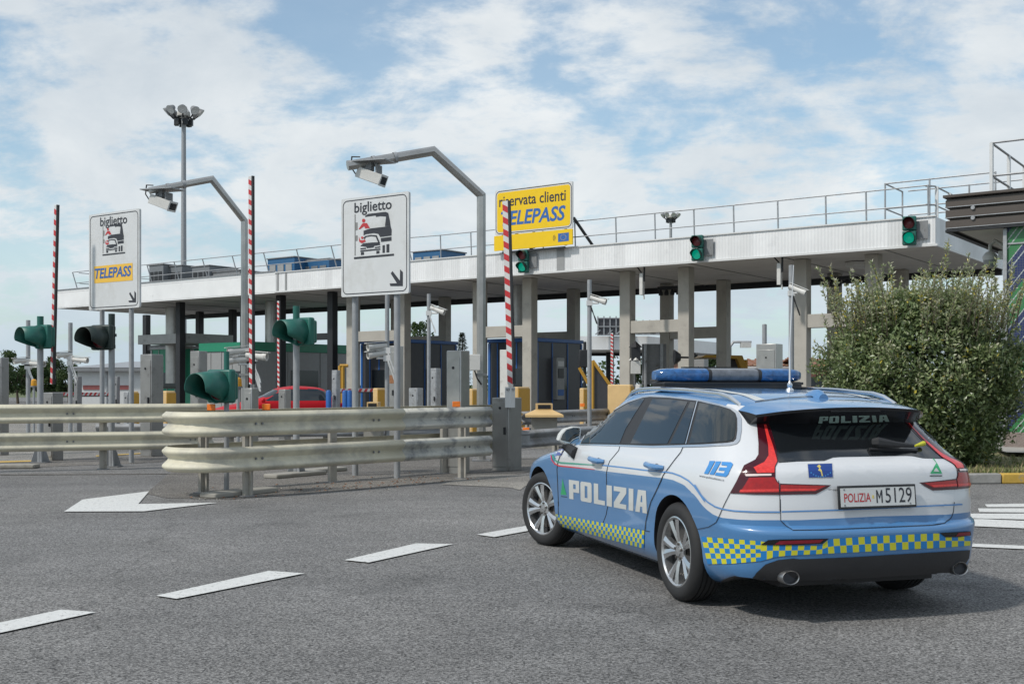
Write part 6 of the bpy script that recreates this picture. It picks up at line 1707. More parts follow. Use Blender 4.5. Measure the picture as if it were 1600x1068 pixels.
# ochre stair rails beside the dark booth
p0 = W(903, 655, 40); t = thing('stair_rail', 'yellow sloping stair rail with glass panel right of the dark booth', 'stair rail', V(p0.x, p0.y, 0))
for pts in ([W(926, 563, 40), W(955, 604, 40)], [W(926, 563, 40), W(926, 650, 40)], [W(905, 574, 41), W(922, 604, 41)], [W(955, 604, 40), W(955, 650, 40)]):
    mb = MB(); mb.tube(pts, .06, M_ochre, 6); mb.build('bar', t)
mb = MB(); mb.poly([W(927, 568, 40.05), W(954, 606, 40.05), W(954, 648, 40.05), W(927, 648, 40.05)][::-1], M_booth_d); mb.build('panel', t, smooth=False, solid=.02)
p0 = W(545, 640, 52); t = thing('stair_rail', 'yellow stair frame between the green booth and the concrete column', 'stair rail', V(p0.x, p0.y, 0))
for pts in ([W(531, 571, 52), W(544, 571, 52)], [W(531, 571, 52), W(531, 640, 52)], [W(536, 571, 52), W(536, 640, 52)]):
    mb = MB(); mb.tube(pts, .08, M_ochre, 6); mb.build('bar', t)
# blue and yellow hazard bollards
for px in (513.5, 539, 546):
    Z = 36; p = V(WX(px, Z), Z, 0); t = thing('bollard', {513.5: 'blue, white and yellow bollard right of the red car', 539: 'ochre bollard left of the level barrier boom', 546: 'blue topped bollard behind the big sign post'}[px], 'bollard', p, 'small painted bollards')
    mb = MB(); mb.lathe([(.09, 0), (.09, .7)], p, WORLDAX, M_ochre, 12); mb.build('base', t); mb = MB(); mb.lathe([(.085, .7), (.085, 1.2), (.06, 1.26), (0, 1.27)], p, WORLDAX, M_booth_bf, 12); mb.build('top', t)
# flood box with cables on the mast (white plate)
p = W(752, 545, 22); t = thing('control_panel', 'white control box fixed to the near camera mast', 'control box', W(742, 600, 22.0)); c = W(741.5, 566, 22.1); mb = MB(); mb.box(c, (.22, .12, .30), M_whitebox); mb.build('casing', t, bevel=.01)
mb = MB(); mb.tube([c - UP * .15, c - UP * .3 + V(.05, 0, 0), W(752, 600, 22.2)], .015, M_cable, 6); mb.build('cable', t)
# dark lane signal beside the stair rail, litter on the island
p = W(914, 560, 42); t = thing('lane_signal', 'dark lane signal box on a post between the dark booth and the yellow stair rail', 'lane signal', V(p.x, p.y, 0))
mb = MB(); mb.box(p, (.42, .3, .62), M_dark); mb.build('housing', t, bevel=.03)
mb = MB(); mb.tube([V(p.x, p.y + .1, 0), p + V(0, .1, .6)], .06, M_dark, 8); mb.build('post', t)
rl = random.Random(21); ml = MB()
for i in range(170):                                    # grit and dead leaves along the rail feet
    u = rl.uniform(-.8, 4.2); q = fr(u, rl.gauss(.15, .35)); a = rl.uniform(0, 6.28); s = rl.uniform(.008, .03)
    ml.poly([V(q.x + s * math.cos(a + k * 1.57), q.y + s * math.sin(a + k * 1.57), .012 + .012 * (k % 2)) for k in range(4)], M_rust if i % 3 else M_conc)
lo = ml.build('leaf_litter', smooth=False); lo['kind'] = 'stuff'
# ------------------------------------------------------------------ tiled building at the right
M_brown = mat('brown_cladding', (.075, .06, .05), .5, var=.1, vs=2)
def mosaic_mat():
    m = mat('mosaic_tiles', (.03, .05, .12), .35, var=.12, vs=30); nt = m.node_tree; N = nt.nodes; L = nt.links; b = N['Principled BSDF']
    tc = N.new('ShaderNodeTexCoord')
    def dot(v):
        d = N.new('ShaderNodeVectorMath'); d.operation = 'DOT_PRODUCT'; L.new(tc.outputs['Object'], d.inputs[0]); d.inputs[1].default_value = v; return d.outputs['Value']
    def m_(op, a, c):
        k = N.new('ShaderNodeMath'); k.operation = op
        for i, q in enumerate((a, c)):
            if isinstance(q, (int, float)): k.inputs[i].default_value = q
            else: L.new(q, k.inputs[i])
        return k.outputs[0]
    u = dot(-EC); v = dot(UP)
    d = m_('SUBTRACT', m_('MULTIPLY', v, .78), m_('MULTIPLY', u, 1.0))
    fr = m_('FRACT', m_('DIVIDE', m_('ADD', d, 20.05), 1.02), 0)
    rp = N.new('ShaderNodeValToRGB'); rp.color_ramp.interpolation = 'CONSTANT'; L.new(fr, rp.inputs[0])
    navy, grn, wht = (.018, .028, .11, 1), (.03, .20, .055, 1), (.42, .46, .44, 1)
    el = rp.color_ramp.elements; el[0].color = navy; el[0].position = 0; el[1].color = wht; el[1].position = .14
    for p, c in ((.165, navy), (.27, wht), (.295, grn), (.50, wht), (.525, grn), (.62, wht), (.645, grn), (.74, navy), (.86, wht), (.885, navy)):
        e = el.new(p); e.color = c
    fu = m_('FRACT', m_('DIVIDE', m_('ADD', u, 20), .05), 0); fv = m_('FRACT', m_('DIVIDE', v, .05), 0)
    g = m_('MINIMUM', m_('GREATER_THAN', fu, .1), m_('GREATER_THAN', fv, .1))
    src = b.inputs['Base Color'].links[0].from_socket
    mixn = [n for n in N if n.type == 'MIX'][0]; L.new(rp.outputs[0], mixn.inputs[6])
    mx = N.new('ShaderNodeMix'); mx.data_type = 'RGBA'; L.new(g, mx.inputs[0]); mx.inputs[6].default_value = (.10, .11, .12, 1); L.new(src, mx.inputs[7]); L.new(mx.outputs[2], b.inputs['Base Color'])
    return m
M_mos = mosaic_mat()
ZR = 24.0; F0 = V(WX(1484, ZR), ZR, 0); zs_ = WZ(359, ZR); zt_ = WZ(310, ZR)
def rb(u, s, z=0): return F0 - EC * u + EL * s + UP * z
bld = thing('toll_office', 'office building with green, navy and white striped mosaic wall and brown ribbed roof edge', 'building', rb(3, 3))
mb = MB(); WU, WD = 9.0, 6.5
mb.box(rb(WU / 2, WD / 2, zs_), (WU, WD, zt_ - zs_ - .02), M_brown, (-EC, EL, UP), base=True)
n = 3
for i in range(n):
    z = zs_ + (zt_ - zs_) * (i + .12) / n; hh = (zt_ - zs_) / n * .68
    mb.box(rb(WU / 2, -.04, z), (WU + .1, .09, hh), M_brown, (-EC, EL, UP), base=True); mb.box(rb(-.04, WD / 2, z), (.09, WD, hh), M_brown, (-EC, EL, UP), base=True)
    mb.box(rb(WU / 2, -.075, z - .012), (WU + .14, .05, .014), M_galv, (-EC, EL, UP), base=True)
mb.box(rb(WU / 2, .02, zt_), (WU + .2, .34, .05), M_brown, (-EC, EL, UP), base=True)
mb.box(rb(WU / 2, -.03, zs_ - .045), (WU + .1, .12, .045), M_dark, (-EC, EL, UP), base=True); mb.box(rb(-.03, WD / 2, zs_ - .05), (.12, WD, .05), M_dark, (-EC, EL, UP), base=True)
mb.box(rb(WU / 2 + .1, WD / 2 + .1, zs_ - .03), (WU - .1, WD - .1, .03), M_soffit, (-EC, EL, UP), base=True)
mb.build('roof', bld, smooth=False)
mb = MB(); u0 = 1.03
mb.box(rb(u0 + 4, 3.2, .5), (8, 6.2, zs_ - .53), M_mos, (-EC, EL, UP), base=True); mb.build('wall', bld, smooth=False)
mb = MB(); mb.box(rb(u0 + 4, 3.19, .0), (8.02, 6.24, .5), mat('granite_plinth', (.22, .18, .16), .7, var=.35, vs=40), (-EC, EL, UP), base=True); mb.build('plinth', bld, bevel=.01)
mb = MB(); mb.box(rb(u0 + .03, .07, .5), (.07, .07, zs_ - .55), M_galv, (-EC, EL, UP), base=True); mb.build('corner_trim', bld)
mb = MB(); mb.box(rb(u0 + 4, .085, WZ(386, ZR) - .02), (8, .02, .03), M_galv, (-EC, EL, UP), base=True); mb.build('wall_rail', bld)
mb = MB(); mb.box(rb(WU / 2, -.13, (zs_ + zt_) / 2), (.01, .01, .01), M_brown, (-EC, EL, UP)); 
mb = MB()
for z in (.3, .62): mb.lathe([(.045, 0), (.04, .03), (0, .03)], rb(.48, -.09, zs_ + (zt_ - zs_) * z), (-EC, UP, -EL), M_galv, 10)
mb.build('roof_fixing', bld)
rr1 = thing('office_roof_railing', 'grey guard railing on the roof of the tiled office building', 'railing', rb(1, .5, zt_))
hr = WZ(230, ZR + .6) - zt_
a0 = .66
def seg(p, q, r=.024): 
    m_ = MB(); m_.tube([p, q], r, M_galv, 6); return m_.build('rail_bar', rr1)
for h in (hr, hr * .42):
    seg(rb(a0, .7, zt_ + h), rb(WU, .7, zt_ + h)); seg(rb(a0, .7, zt_ + h), rb(a0, 5.5, zt_ + h))
for u, s in [(a0, .7)] + [(a0, .7 + 1.6 * k) for k in (1, 2, 3)] + [(a0 + 1.6 * k, .7) for k in (1, 2, 3)]:
    m_ = MB(); m_.box(rb(u, s, zt_), (.06, .11, hr), M_white, (-EC, EL, UP), base=True); m_.build('post', rr1)
# dome camera on the building corner
p = W(1547, 408, 24.6); t = thing('dome_camera', 'white dome camera hanging from a bracket at the corner of the tiled wall', 'camera', p)
mb = MB(); mb.lathe([(0, -.15), (.09, -.12), (.13, -.03), (.135, .02)], p, WORLDAX, M_greyp, 16); mb.build('dome', t)
mb = MB(); mb.lathe([(.14, .02), (.15, .10), (.10, .17), (.05, .2)], p, WORLDAX, M_whitebox, 16); mb.build('casing', t)
mb = MB(); q = W(1574, 398, 24.4); mb.tube([p + UP * .18, p + UP * .33, p + UP * .42 + V(.08, -.05, 0), p + UP * .34 + V(.2, -.1, 0), q], .035, M_whitebox, 8); mb.box(q, (.34, .1, .17), M_whitebox, (-EC, EL, UP)); mb.build('bracket', t)

# ------------------------------------------------------------------ bush
def leaf_mat(name, cols, rough=.45, spec=.4):
    m = bpy.data.materials.new(name); m.use_nodes = True; nt = m.node_tree; N = nt.nodes; L = nt.links; b = N['Principled BSDF']
    at = N.new('ShaderNodeAttribute'); at.attribute_name = 'tone'
    rp = N.new('ShaderNodeValToRGB'); L.new(at.outputs['Fac'], rp.inputs[0]); el = rp.color_ramp.elements
    for i, (p, c) in enumerate(cols):
        if i < 2: el[i].position = p; el[i].color = (*c, 1)
        else: e = el.new(p); e.color = (*c, 1)
    L.new(rp.outputs[0], b.inputs['Base Color']); b.inputs['Roughness'].default_value = rough; b.inputs['Specular IOR Level'].default_value = spec
    tr = N.new('ShaderNodeBsdfTranslucent'); L.new(rp.outputs[0], tr.inputs[0]); mx = N.new('ShaderNodeMixShader'); mx.inputs[0].default_value = .32
    out = [n for n in N if n.type == 'OUTPUT_MATERIAL'][0]; L.new(b.outputs[0], mx.inputs[1]); L.new(tr.outputs[0], mx.inputs[2]); L.new(mx.outputs[0], out.inputs[0])
    return m
def leaf_mesh(name, leaves, m, parent):
    """leaves [(pos, dir, normal, length, width, tone)] -> folded diamond leaves"""
    off = WL[parent.name]; v = []; f = []; tone = []
    for p, d, n, l, w, t in leaves:
        s = d.cross(n).normalized() * (w / 2); p = p - off; b = len(v); k = n * (w * .18)
        v += [p, p + d * (l * .45) + s + k, p + d * l, p + d * (l * .45) - s + k]; f.append((b, b + 1, b + 2)); f.append((b, b + 2, b + 3)); tone += [t] * 4
    me = bpy.data.meshes.new(name); me.from_pydata([tuple(x) for x in v], [], f); me.materials.append(m)
    a = me.attributes.new('tone', 'FLOAT', 'POINT'); a.data.foreach_set('value', tone)
    o = bpy.data.objects.new(name, me); COL.objects.link(o); o.parent = parent; WL[o.name] = off; return o
def rdir(r):
    while True:
        q = V(r.uniform(-1, 1), r.uniform(-1, 1), r.uniform(-1, 1))
        if .05 < q.length < 1: return q.normalized()
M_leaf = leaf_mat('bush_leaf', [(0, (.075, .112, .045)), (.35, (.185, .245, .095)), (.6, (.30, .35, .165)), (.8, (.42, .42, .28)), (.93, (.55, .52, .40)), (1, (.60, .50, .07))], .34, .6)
M_twig = mat('twig_bark', (.10, .08, .055), .8)
ZBU = 19.6; cB = V(WX(1440, ZBU), ZBU, .12)
bush = thing('bush', 'big dense evergreen bush with pale shoots, on the verge behind the police car', 'bush', cB)
rb_ = random.Random(11); leaves = []; mbst = MB()
def bush_r(a, z):
    """radius of the bush at azimuth a and height fraction z"""
    prof = 1.10 + .68 * math.sin(min(1, z / .62) * math.pi * .5) if z < .62 else 1.78 - 1.0 * ((z - .62) / .38) ** 1.7
    return prof * (.90 + .11 * math.sin(3 * a + 1.0) + .06 * math.sin(7 * a + 4 * z * 3) + .05 * math.sin(11 * a - 9 * z))
HB = 2.62
clumps = []
for i in range(520):
    a = rb_.uniform(0, 2 * math.pi); z = rb_.uniform(.02, 1) ** .85; r = bush_r(a, z) * rb_.uniform(.82, 1.0)
    c = cB + V(math.cos(a) * r * .98, math.sin(a) * r * .72, z * HB); clumps.append((c, rb_.random(), a, z))
for i in range(160):
    a = rb_.uniform(0, 2 * math.pi); r = math.sqrt(rb_.random()) * bush_r(a, .97) ; c = cB + V(math.cos(a) * r, math.sin(a) * r * .72, HB * rb_.uniform(.9, 1.02)); clumps.append((c, rb_.random(), a, 1))
for c, tn, a, z in clumps:
    outd = V(math.cos(a), math.sin(a) , .55 + .5 * z).normalized(); rad = rb_.uniform(.15, .34)
    for k in range(74):
        o = rdir(rb_) * rad * rb_.random() ** .4; p = c + o * V(1, 1, .9).length / 1.68
        d = (outd * .6 + rdir(rb_)).normalized(); n = (rdir(rb_) * .8 + UP * 1.0 + outd * .9); n = (n - d * n.dot(d)).normalized()
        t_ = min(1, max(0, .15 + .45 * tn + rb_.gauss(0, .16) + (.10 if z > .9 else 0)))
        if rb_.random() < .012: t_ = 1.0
        leaves.append((p, d, n, rb_.uniform(.06, .105), rb_.uniform(.030, .048), t_))
# inner mass of larger leaves in darker tones that closes the gaps
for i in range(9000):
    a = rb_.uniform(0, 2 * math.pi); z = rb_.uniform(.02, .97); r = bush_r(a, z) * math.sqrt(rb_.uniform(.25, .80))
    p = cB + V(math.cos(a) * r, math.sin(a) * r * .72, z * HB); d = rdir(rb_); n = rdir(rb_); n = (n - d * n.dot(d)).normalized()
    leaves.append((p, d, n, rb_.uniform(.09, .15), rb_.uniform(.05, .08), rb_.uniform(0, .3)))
# upright shoots with small pale leaves
shoots = []
for i in range(260):
    a = rb_.uniform(0, 2 * math.pi); r = math.sqrt(rb_.random()) * 1.55; b0 = cB + V(math.cos(a) * r, math.sin(a) * r * .72, HB * rb_.uniform(.82, .97))
    l = rb_.uniform(.25, .7) if rb_.random() < .78 else rb_.uniform(.6, 1.05); lean = V(math.cos(a) * .28 * r / 1.7 + rb_.gauss(0, .14), math.sin(a) * .2 + rb_.gauss(0, .1), 1).normalized()
    shoots.append((b0, lean, l))
shoots.append((V(WX(1478, 19.3), 19.3, 2.7), V(.05, 0, 1).normalized(), 1.0)); shoots.append((V(WX(1395, 19.3), 19.3, 2.65), V(.02, 0, 1).normalized(), .62))
for i in range(70):
    a = rb_.uniform(0, 2 * math.pi); z = rb_.uniform(.4, .95); r = bush_r(a, z) * .97; b0 = cB + V(math.cos(a) * r, math.sin(a) * r * .72, z * HB)
    shoots.append((b0, V(math.cos(a) * .9, math.sin(a) * .7, rb_.uniform(.3, .9)).normalized(), rb_.uniform(.15, .35)))
for b0, d, l in shoots:
    bend = rdir(rb_) * .12; pts = [b0 - d * .2, b0 + d * l * .5 + bend * l * .3, b0 + d * l + bend * l]
    mbst.tube(pts, [.007, .005, .0025], M_twig, 4)
    for k in range(int(l * 85)):
        u = rb_.random(); p = b0 + d * (l * u) + bend * (l * u * u); e = (rdir(rb_) + d * .9).normalized(); n = rdir(rb_); n = (n - e * n.dot(e)).normalized()
        leaves.append((p, e, n, rb_.uniform(.05, .085), rb_.uniform(.018, .030), min(1, max(0, rb_.gauss(.70, .18)))))
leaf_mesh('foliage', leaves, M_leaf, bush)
for i in range(9):
    a = i * .7; mbst.tube([cB + V(math.cos(a) * .2, math.sin(a) * .2, 0), cB + V(math.cos(a) * .6, math.sin(a) * .5, .8), cB + V(math.cos(a) * 1.1, math.sin(a) * .8, 2.0)], [.035, .025, .012], M_twig, 6)
mbst.build('stems', bush)

# ------------------------------------------------------------------ far trees
M_tleaf = leaf_mat('tree_leaf', [(0, (.022, .045, .016)), (.4, (.045, .080, .026)), (.75, (.075, .11, .038)), (1, (.12, .14, .06))], .6, .25)
M_conif = leaf_mat('conifer_leaf', [(0, (.015, .030, .014)), (.5, (.028, .050, .022)), (1, (.06, .08, .035))], .6, .2)
M_bark = mat('bark', (.09, .07, .05), .9)
def tree(px, ytop, wpx, Z, label, kind='broad', seed=1, n=3600, group='trees beyond the toll lanes', ybase=None):
    r = random.Random(seed); p = V(WX(px, Z), Z, 0); H = WZ(ytop, Z); R_ = wpx * Z / FPX / 2
    t = thing('tree' if kind == 'broad' else 'conifer_tree', label, 'tree', p, group)
    mb = MB(); mb.tube([p, p + UP * H * .35 + V(.05 * H * r.uniform(-1, 1), 0, 0), p + UP * H * (.75 if kind == 'broad' else .96)], [H * .035, H * .025, H * .006], M_bark, 8)
    lv = []; 
    if kind == 'broad':
        cl = []
        for i in range(26):
            a = r.uniform(0, 6.283); u = r.random(); el = r.uniform(-.5, 1); rr = R_ * (.55 + .45 * r.random())
            c = p + V(math.cos(a) * rr * math.sqrt(1 - min(.95, abs(el)) ** 2) , math.sin(a) * rr * .8, H * (.50 + .42 * el)); cl.append((c, R_ * r.uniform(.22, .42), r.random()))
            if i < 9: mb.tube([p + UP * H * .3, (p + UP * H * .4 + c) / 2, c], [H * .014, H * .009, H * .003], M_bark, 5)
        cl.append((p + UP * H * .6, R_ * .6, .3))
        for i in range(n):
            c, cr, tn = cl[r.randrange(len(cl))]; o = rdir(r) * cr * r.random() ** .35; o.z *= .8
            d = rdir(r); nn = rdir(r) + UP * .8; nn = (nn - d * nn.dot(d)).normalized(); s = R_ * r.uniform(.06, .13)
            q = c + o
            if q.z > H: q.z = H - r.random() * .3
            if q.z < .2: q.z = .2
            lv.append((q, d, nn, s * 1.3, s, min(1, max(0, .2 + .5 * tn + r.gauss(0, .15)))))
    else:
        tiers = 16
        for i in range(n):
            u = r.random() ** .8; h = H * (.12 + .88 * u); rr = R_ * (1.02 - u) ** .85 * (.65 + .35 * (math.sin(u * tiers * 2 * math.pi) * .5 + .5)); a = r.uniform(0, 6.283)
            rad = rr * math.sqrt(r.random()); q = p + V(math.cos(a) * rad, math.sin(a) * rad, h - rad * .25); d = (V(math.cos(a), math.sin(a), -.25) + rdir(r) * .4).normalized(); nn = UP + rdir(r) * .5; nn = (nn - d * nn.dot(d)).normalized()
            lv.append((q, d, nn, R_ * r.uniform(.12, .26), R_ * r.uniform(.04, .09), r.random()))
    leaf_mesh('crown', lv, M_tleaf if kind == 'broad' else M_conif, t); mb.build('trunk', t); return t
tree(8, 545, 46, 95, 'dark tall tree at the far left edge', 'broad', 3)
tree(28, 568, 52, 88, 'broad green tree just behind the leftmost camera pole', 'broad', 4)
tree(62, 575, 60, 98, 'mid green tree behind the leftmost green traffic light', 'broad', 5)
tree(84, 552, 40, 100, 'tree rising behind the leaning red and white boom', 'broad', 6)
tree(108, 566, 44, 92, 'tree just left of the white shed', 'broad', 7)
tree(536, 552, 34, 110, 'round green tree between the green booth and a concrete column', 'broad', 8)
tree(655, 497, 62, 120, 'spreading cedar between the camera pole and the big sign post', 'broad', 9, 2200)
tree(722, 519, 44, 115, 'pointed dark conifer left of the near camera mast', 'conifer', 10, 1900)
tree(992, 560, 40, 120, 'low green tree behind the back of the grey road sign', 'broad', 12)
tree(1100, 548, 62, 130, 'pale green bush-like tree between two concrete columns', 'broad', 13)
tree(1060, 556, 40, 135, 'small green tree left of the middle concrete column', 'broad', 14)
tree(966, 592, 30, 90, 'low shrub-like tree at the foot of the far canopy', 'broad', 15, 700)
# distant hedge line closing the horizon
rh = random.Random(5); lv = []
hedge_o = V(0, 190, 0); WL['hedge_tmp'] = hedge_o
for i in range(9000):
    x = rh.uniform(-170, 170); h = 3.2 + 1.6 * math.sin(x * .11) + 1.1 * math.sin(x * .37 + 1) + .7 * math.sin(x * 1.3)
    q = V(x, 190 + rh.uniform(-3, 3) + x * -.12, max(.1, h) * rh.random() ** .6); d = rdir(rh); nn = rdir(rh) + UP * .6; nn = (nn - d * nn.dot(d)).normalized(); lv.append((q, d, nn, rh.uniform(.5, 1.0), rh.uniform(.4, .8), rh.random() * .8))
class _P: name = 'hedge_tmp'
off = hedge_o; vtx = []; fcs = []; tone = []
for p, d, n, l, w, t_ in lv:
    s = d.cross(n).normalized() * (w / 2); p = p - off; b = len(vtx); vtx += [tuple(p), tuple(p + d * l * .45 + s), tuple(p + d * l), tuple(p + d * l * .45 - s)]; fcs.append((b, b + 1, b + 2, b + 3)); tone += [t_] * 4
me = bpy.data.meshes.new('hedgerow'); me.from_pydata(vtx, [], fcs); me.materials.append(M_tleaf); me.attributes.new('tone', 'FLOAT', 'POINT').data.foreach_set('value', tone)
ho = bpy.data.objects.new('hedgerow', me); COL.objects.link(ho); ho.location = hedge_o; ho['kind'] = 'stuff'

# ------------------------------------------------------------------ white shed, tiled house
sx0, sx1, Zs = WX(121, 82), WX(238, 82), 82
shed = thing('white_shed', 'long white shed with a shallow grey roof and red lettering band behind the left lanes', 'building', V((sx0 + sx1) / 2, Zs, 0))
zw = WZ(574, Zs); zr2 = WZ(562, Zs); mb = MB(); mb.box(V((sx0 + sx1 + 3) / 2, Zs + 6, 0), (sx1 - sx0 + 3, 12, zw), M_white, base=True); mb.build('wall', shed)
mb = MB(); x0, x1 = sx0 - .5, sx1 + 3.5
P = [V(x0, Zs - .6, zw), V(x1, Zs - .6, zw), V(x1, Zs + 6, zr2), V(x0 + 2.2, Zs + 6, zr2), V(x0, Zs + 12.6, zw), V(x1, Zs + 12.6, zw)]
mb.poly([P[0], P[1], P[2], P[3]], M_galv); mb.poly([P[3], P[2], P[5], P[4]], M_galv); mb.poly([P[0], P[3], P[4]], M_galv); mb.box(V((x0 + x1) / 2, Zs - .5, zw - .25), (x1 - x0, .2, .22), M_galvd, base=True); mb.build('roof', shed, smooth=False)
mb = MB()
for a, b in ((130, 158), (182, 204)): mb.box(V((WX(a, Zs) + WX(b, Zs)) / 2, Zs - .03, WZ(605, Zs)), ((b - a) * Zs / FPX, .04, .30), mat('shed_red', (.32, .10, .09), .6) if 'shed_red' not in MATS else MATS['shed_red'])
mb.build('colour_band', shed)
mb = MB()
for a in (167, 205): mb.box(V(WX(a, Zs), Zs - .04, 0), (.12, .08, zw), M_galv, base=True)
mb.build('downpipe', shed)
M_tile = mat('roof_tiles', (.24, .115, .07), .8, var=.3, vs=6, dirt=(.14, .08, .06), ds=3); M_plaster = mat('plaster', (.50, .40, .26), .85, var=.1); M_plr = mat('pink_plaster', (.42, .18, .14), .85, var=.1)
def house(px0, px1, yr, ye, Z, label, mw, door=None):
    x0, x1 = WX(px0, Z), WX(px1, Z); ze, zr3 = WZ(ye, Z), WZ(yr, Z); t = thing('farm_house', label, 'house', V((x0 + x1) / 2, Z, 0), 'tile roofed houses beyond the toll lanes')
    mb = MB(); mb.box(V((x0 + x1) / 2, Z + 4, 0), (x1 - x0, 8, ze), mw, base=True); mb.build('wall', t)
    mb = MB(); e = .5
    mb.poly([V(x0 - e, Z - e, ze - .1), V(x1 + e, Z - e, ze - .1), V(x1 + e, Z + 4, zr3), V(x0 - e, Z + 4, zr3)], M_tile); mb.poly([V(x1 + e, Z + 8 + e, ze - .1), V(x0 - e, Z + 8 + e, ze - .1), V(x0 - e, Z + 4, zr3), V(x1 + e, Z + 4, zr3)], M_tile)
    k = int((x1 - x0) / .42)
    for i in range(k):
        x = x0 - e + (x1 - x0 + 2 * e) * i / k; mb.tube([V(x, Z - e - .03, ze - .07), V(x, Z + 4, zr3 + .03)], .09, M_tile, 5)
    ro = mb.build('roof', t)
    mb = MB(); mb.box(V((x0 + x1) / 2, Z - e - .02, ze - .22), (x1 - x0 + 2 * e, .1, .12), M_white); mb.build('gutter', t)
    mb = MB(); mb.box(V(x0 + (x1 - x0) * .3, Z - .03, ze * .35), (.9, .05, ze * .35), M_glassd, base=True); mb.build('window', t); return t
house(1172, 1262, 560, 569, 85, 'ochre farmhouse with terracotta roof behind the bright metal cabinet', M_plaster)
house(1264, 1300, 558, 570, 80, 'pink farmhouse with terracotta roof just left of the bush', M_plr)
house(1046, 1068, 567, 580, 88, 'small terracotta roofed house between two concrete columns', M_plaster)
mb = None

# ------------------------------------------------------------------ far canopy with dark panel signs, far mast camera
fc_o = W(905, 525, 88); fz0, fz1 = WZ(546, 88), WZ(525, 88)
t = thing('toll_canopy', 'distant white canopy of the opposite toll lanes seen between the columns', 'canopy', V(WX(965, 90), 90, 0))
mb = MB(); xa, xb, xc = WX(880, 88), WX(1012, 88), WX(1124, 100)
pts = [V(xa, 88, 0), V(xb, 88, 0), V(xc, 101, 0), V(xc, 112, 0), V(xa, 104, 0)]
mb.prism([p + UP * fz0 for p in pts], UP * (fz1 - fz0), M_fascp); mb.build('roof', t, smooth=False)
for px, Z in ((952, 95), (1010, 97), (905, 95), (1085, 104)):
    mb = MB(); mb.box(V(WX(px, Z), Z, 0), (.5, .5, fz0 + .02), M_dark, base=True); mb.build('column', t)
mb = MB(); mb.box(V(WX(965, 90), 97, fz0 - .25), (14, .4, .25), M_dark, base=True); mb.build('beam', t)
for x0_, x1_, y0_, y1_, lab, tl in ((934, 972, 497, 524, 'dark latticed panel on the far canopy, left one', .2), (994, 1036, 503, 523, 'dark latticed panel on the far canopy, right one', 1.0)):
    Z = 87.4; t = thing('roof_panel', lab, 'panel', V(WX((x0_ + x1_) / 2, Z), Z, fz1), 'dark sign panels on the far canopy')
    w = (x1_ - x0_) * Z / FPX; h = (y1_ - y0_) * Z / FPX; c = V(WX((x0_ + x1_) / 2, Z), Z, WZ(y1_, Z)); mb = MB(); mb.box(c, (w, .12, h), M_booth_d, base=True); mb.build('panel', t)
    mb = MB()
    for k in range(5): mb.box(c + V(w * (k / 4 - .5), -.1, 0), (.09, .09, h + .15), M_galv, base=True)
    for k in range(3): mb.box(c + V(0, -.16, h * (k * .48 + .01)), (w, .05, .07), M_galv, base=True)
    mb.build('lattice', t)
    mb = MB()
    for k in (-.4, .1, .45): mb.tube([c + V(w * k, -.1, h * .3), c + V(w * k - .4, -1.0, .05)], .05, M_galv, 5)
    mb.build('stay', t)
# back of a grey road sign
Z = 46; c = V(WX(1022, Z), Z, 0); t = thing('road_sign', 'back of a large grey road sign on posts between two concrete columns', 'sign', c)
w = 38 * Z / FPX; h0, h1 = WZ(600, Z), WZ(537, Z); mb = MB(); mb.box(c + UP * h0, (w, .03, h1 - h0), M_galvd, base=True); mb.build('panel', t)
mb = MB()
for k in (.1, .5, .9): mb.box(c + V(0, -.03, h0 + (h1 - h0) * k), (w, .04, .05), M_galvd)
for k in (-.36, .3): mb.tube([c + V(w * k, -.09, 0), c + V(w * k, -.09, h1)], .06, M_galv, 8)
mb.build('frame', t)
# extra equipment behind the police car
Z = 33
for px0, px1, py0, py1, lab, m in ((975, 1000, 584, 660, 'pale small cabinet left of the police lightbar', M_whitebox), (1080, 1110, 566, 640, 'grey container behind the police lightbar', M_greyp), (1208, 1246, 533, 660, 'dark grey sign back behind the bright metal cabinet', M_galvd)):
    pass
cabinet('equipment_cabinet', 994, 1004, 600, 660, 'pale slim cabinet just left of the police lightbar', 'cabinet', CG, M_whitebox, 29)
cabinet('equipment_cabinet', 1084, 1108, 561, 660, 'grey container between two concrete columns behind the lightbar', 'cabinet', CG, M_greyp, 58)
cabinet('equipment_cabinet', 1250, 1262, 558, 660, 'dull grey cabinet between the bright metal cabinet and the bush', 'cabinet', CG, M_galvd, 44)
# yellow excavator-like service vehicle seen only as an arm over the lightbar
p0 = W(1130, 600, 50); t = thing('shelter', 'ochre shelter frame with dark infill seen over the police lightbar', 'shelter', V(p0.x, 50, 0))
mb = MB(); mb.prism([W(1096, 558, 50), W(1103, 554, 50), W(1160, 555, 50), W(1168, 575, 50), W(1158, 575, 50), W(1152, 560, 50)], V(0, 2.2, 0), M_ochre); mb.build('roof', t, smooth=False)
mb = MB(); mb.box(V(WX(1150, 50.8), 51.2, 0), (.9, 1.2, WZ(562, 51)), M_booth_d, base=True); mb.build('infill', t)
mb = MB()
for px in (1122, 1166): mb.tube([V(WX(px, 50.3), 50.4, 0), W(px, 562, 50.4)], .07, M_ochre, 6)
mb.build('frame', t)
p0 = V(WX(1141, 60), 60, 0); t = thing('camera_mast', 'distant thin mast with an arm and camera right of a concrete column', 'camera mast', p0)
mb = MB(); mb.tube([p0, V(p0.x, 60, WZ(541, 60)), W(1146, 534, 60), W(1174, 534, 60)], .07, M_galv, 6); mb.build('mast', t); mb = MB(); mb.box(W(1165, 539, 60), (.5, .4, .25), M_whitebox); mb.build('camera', t)
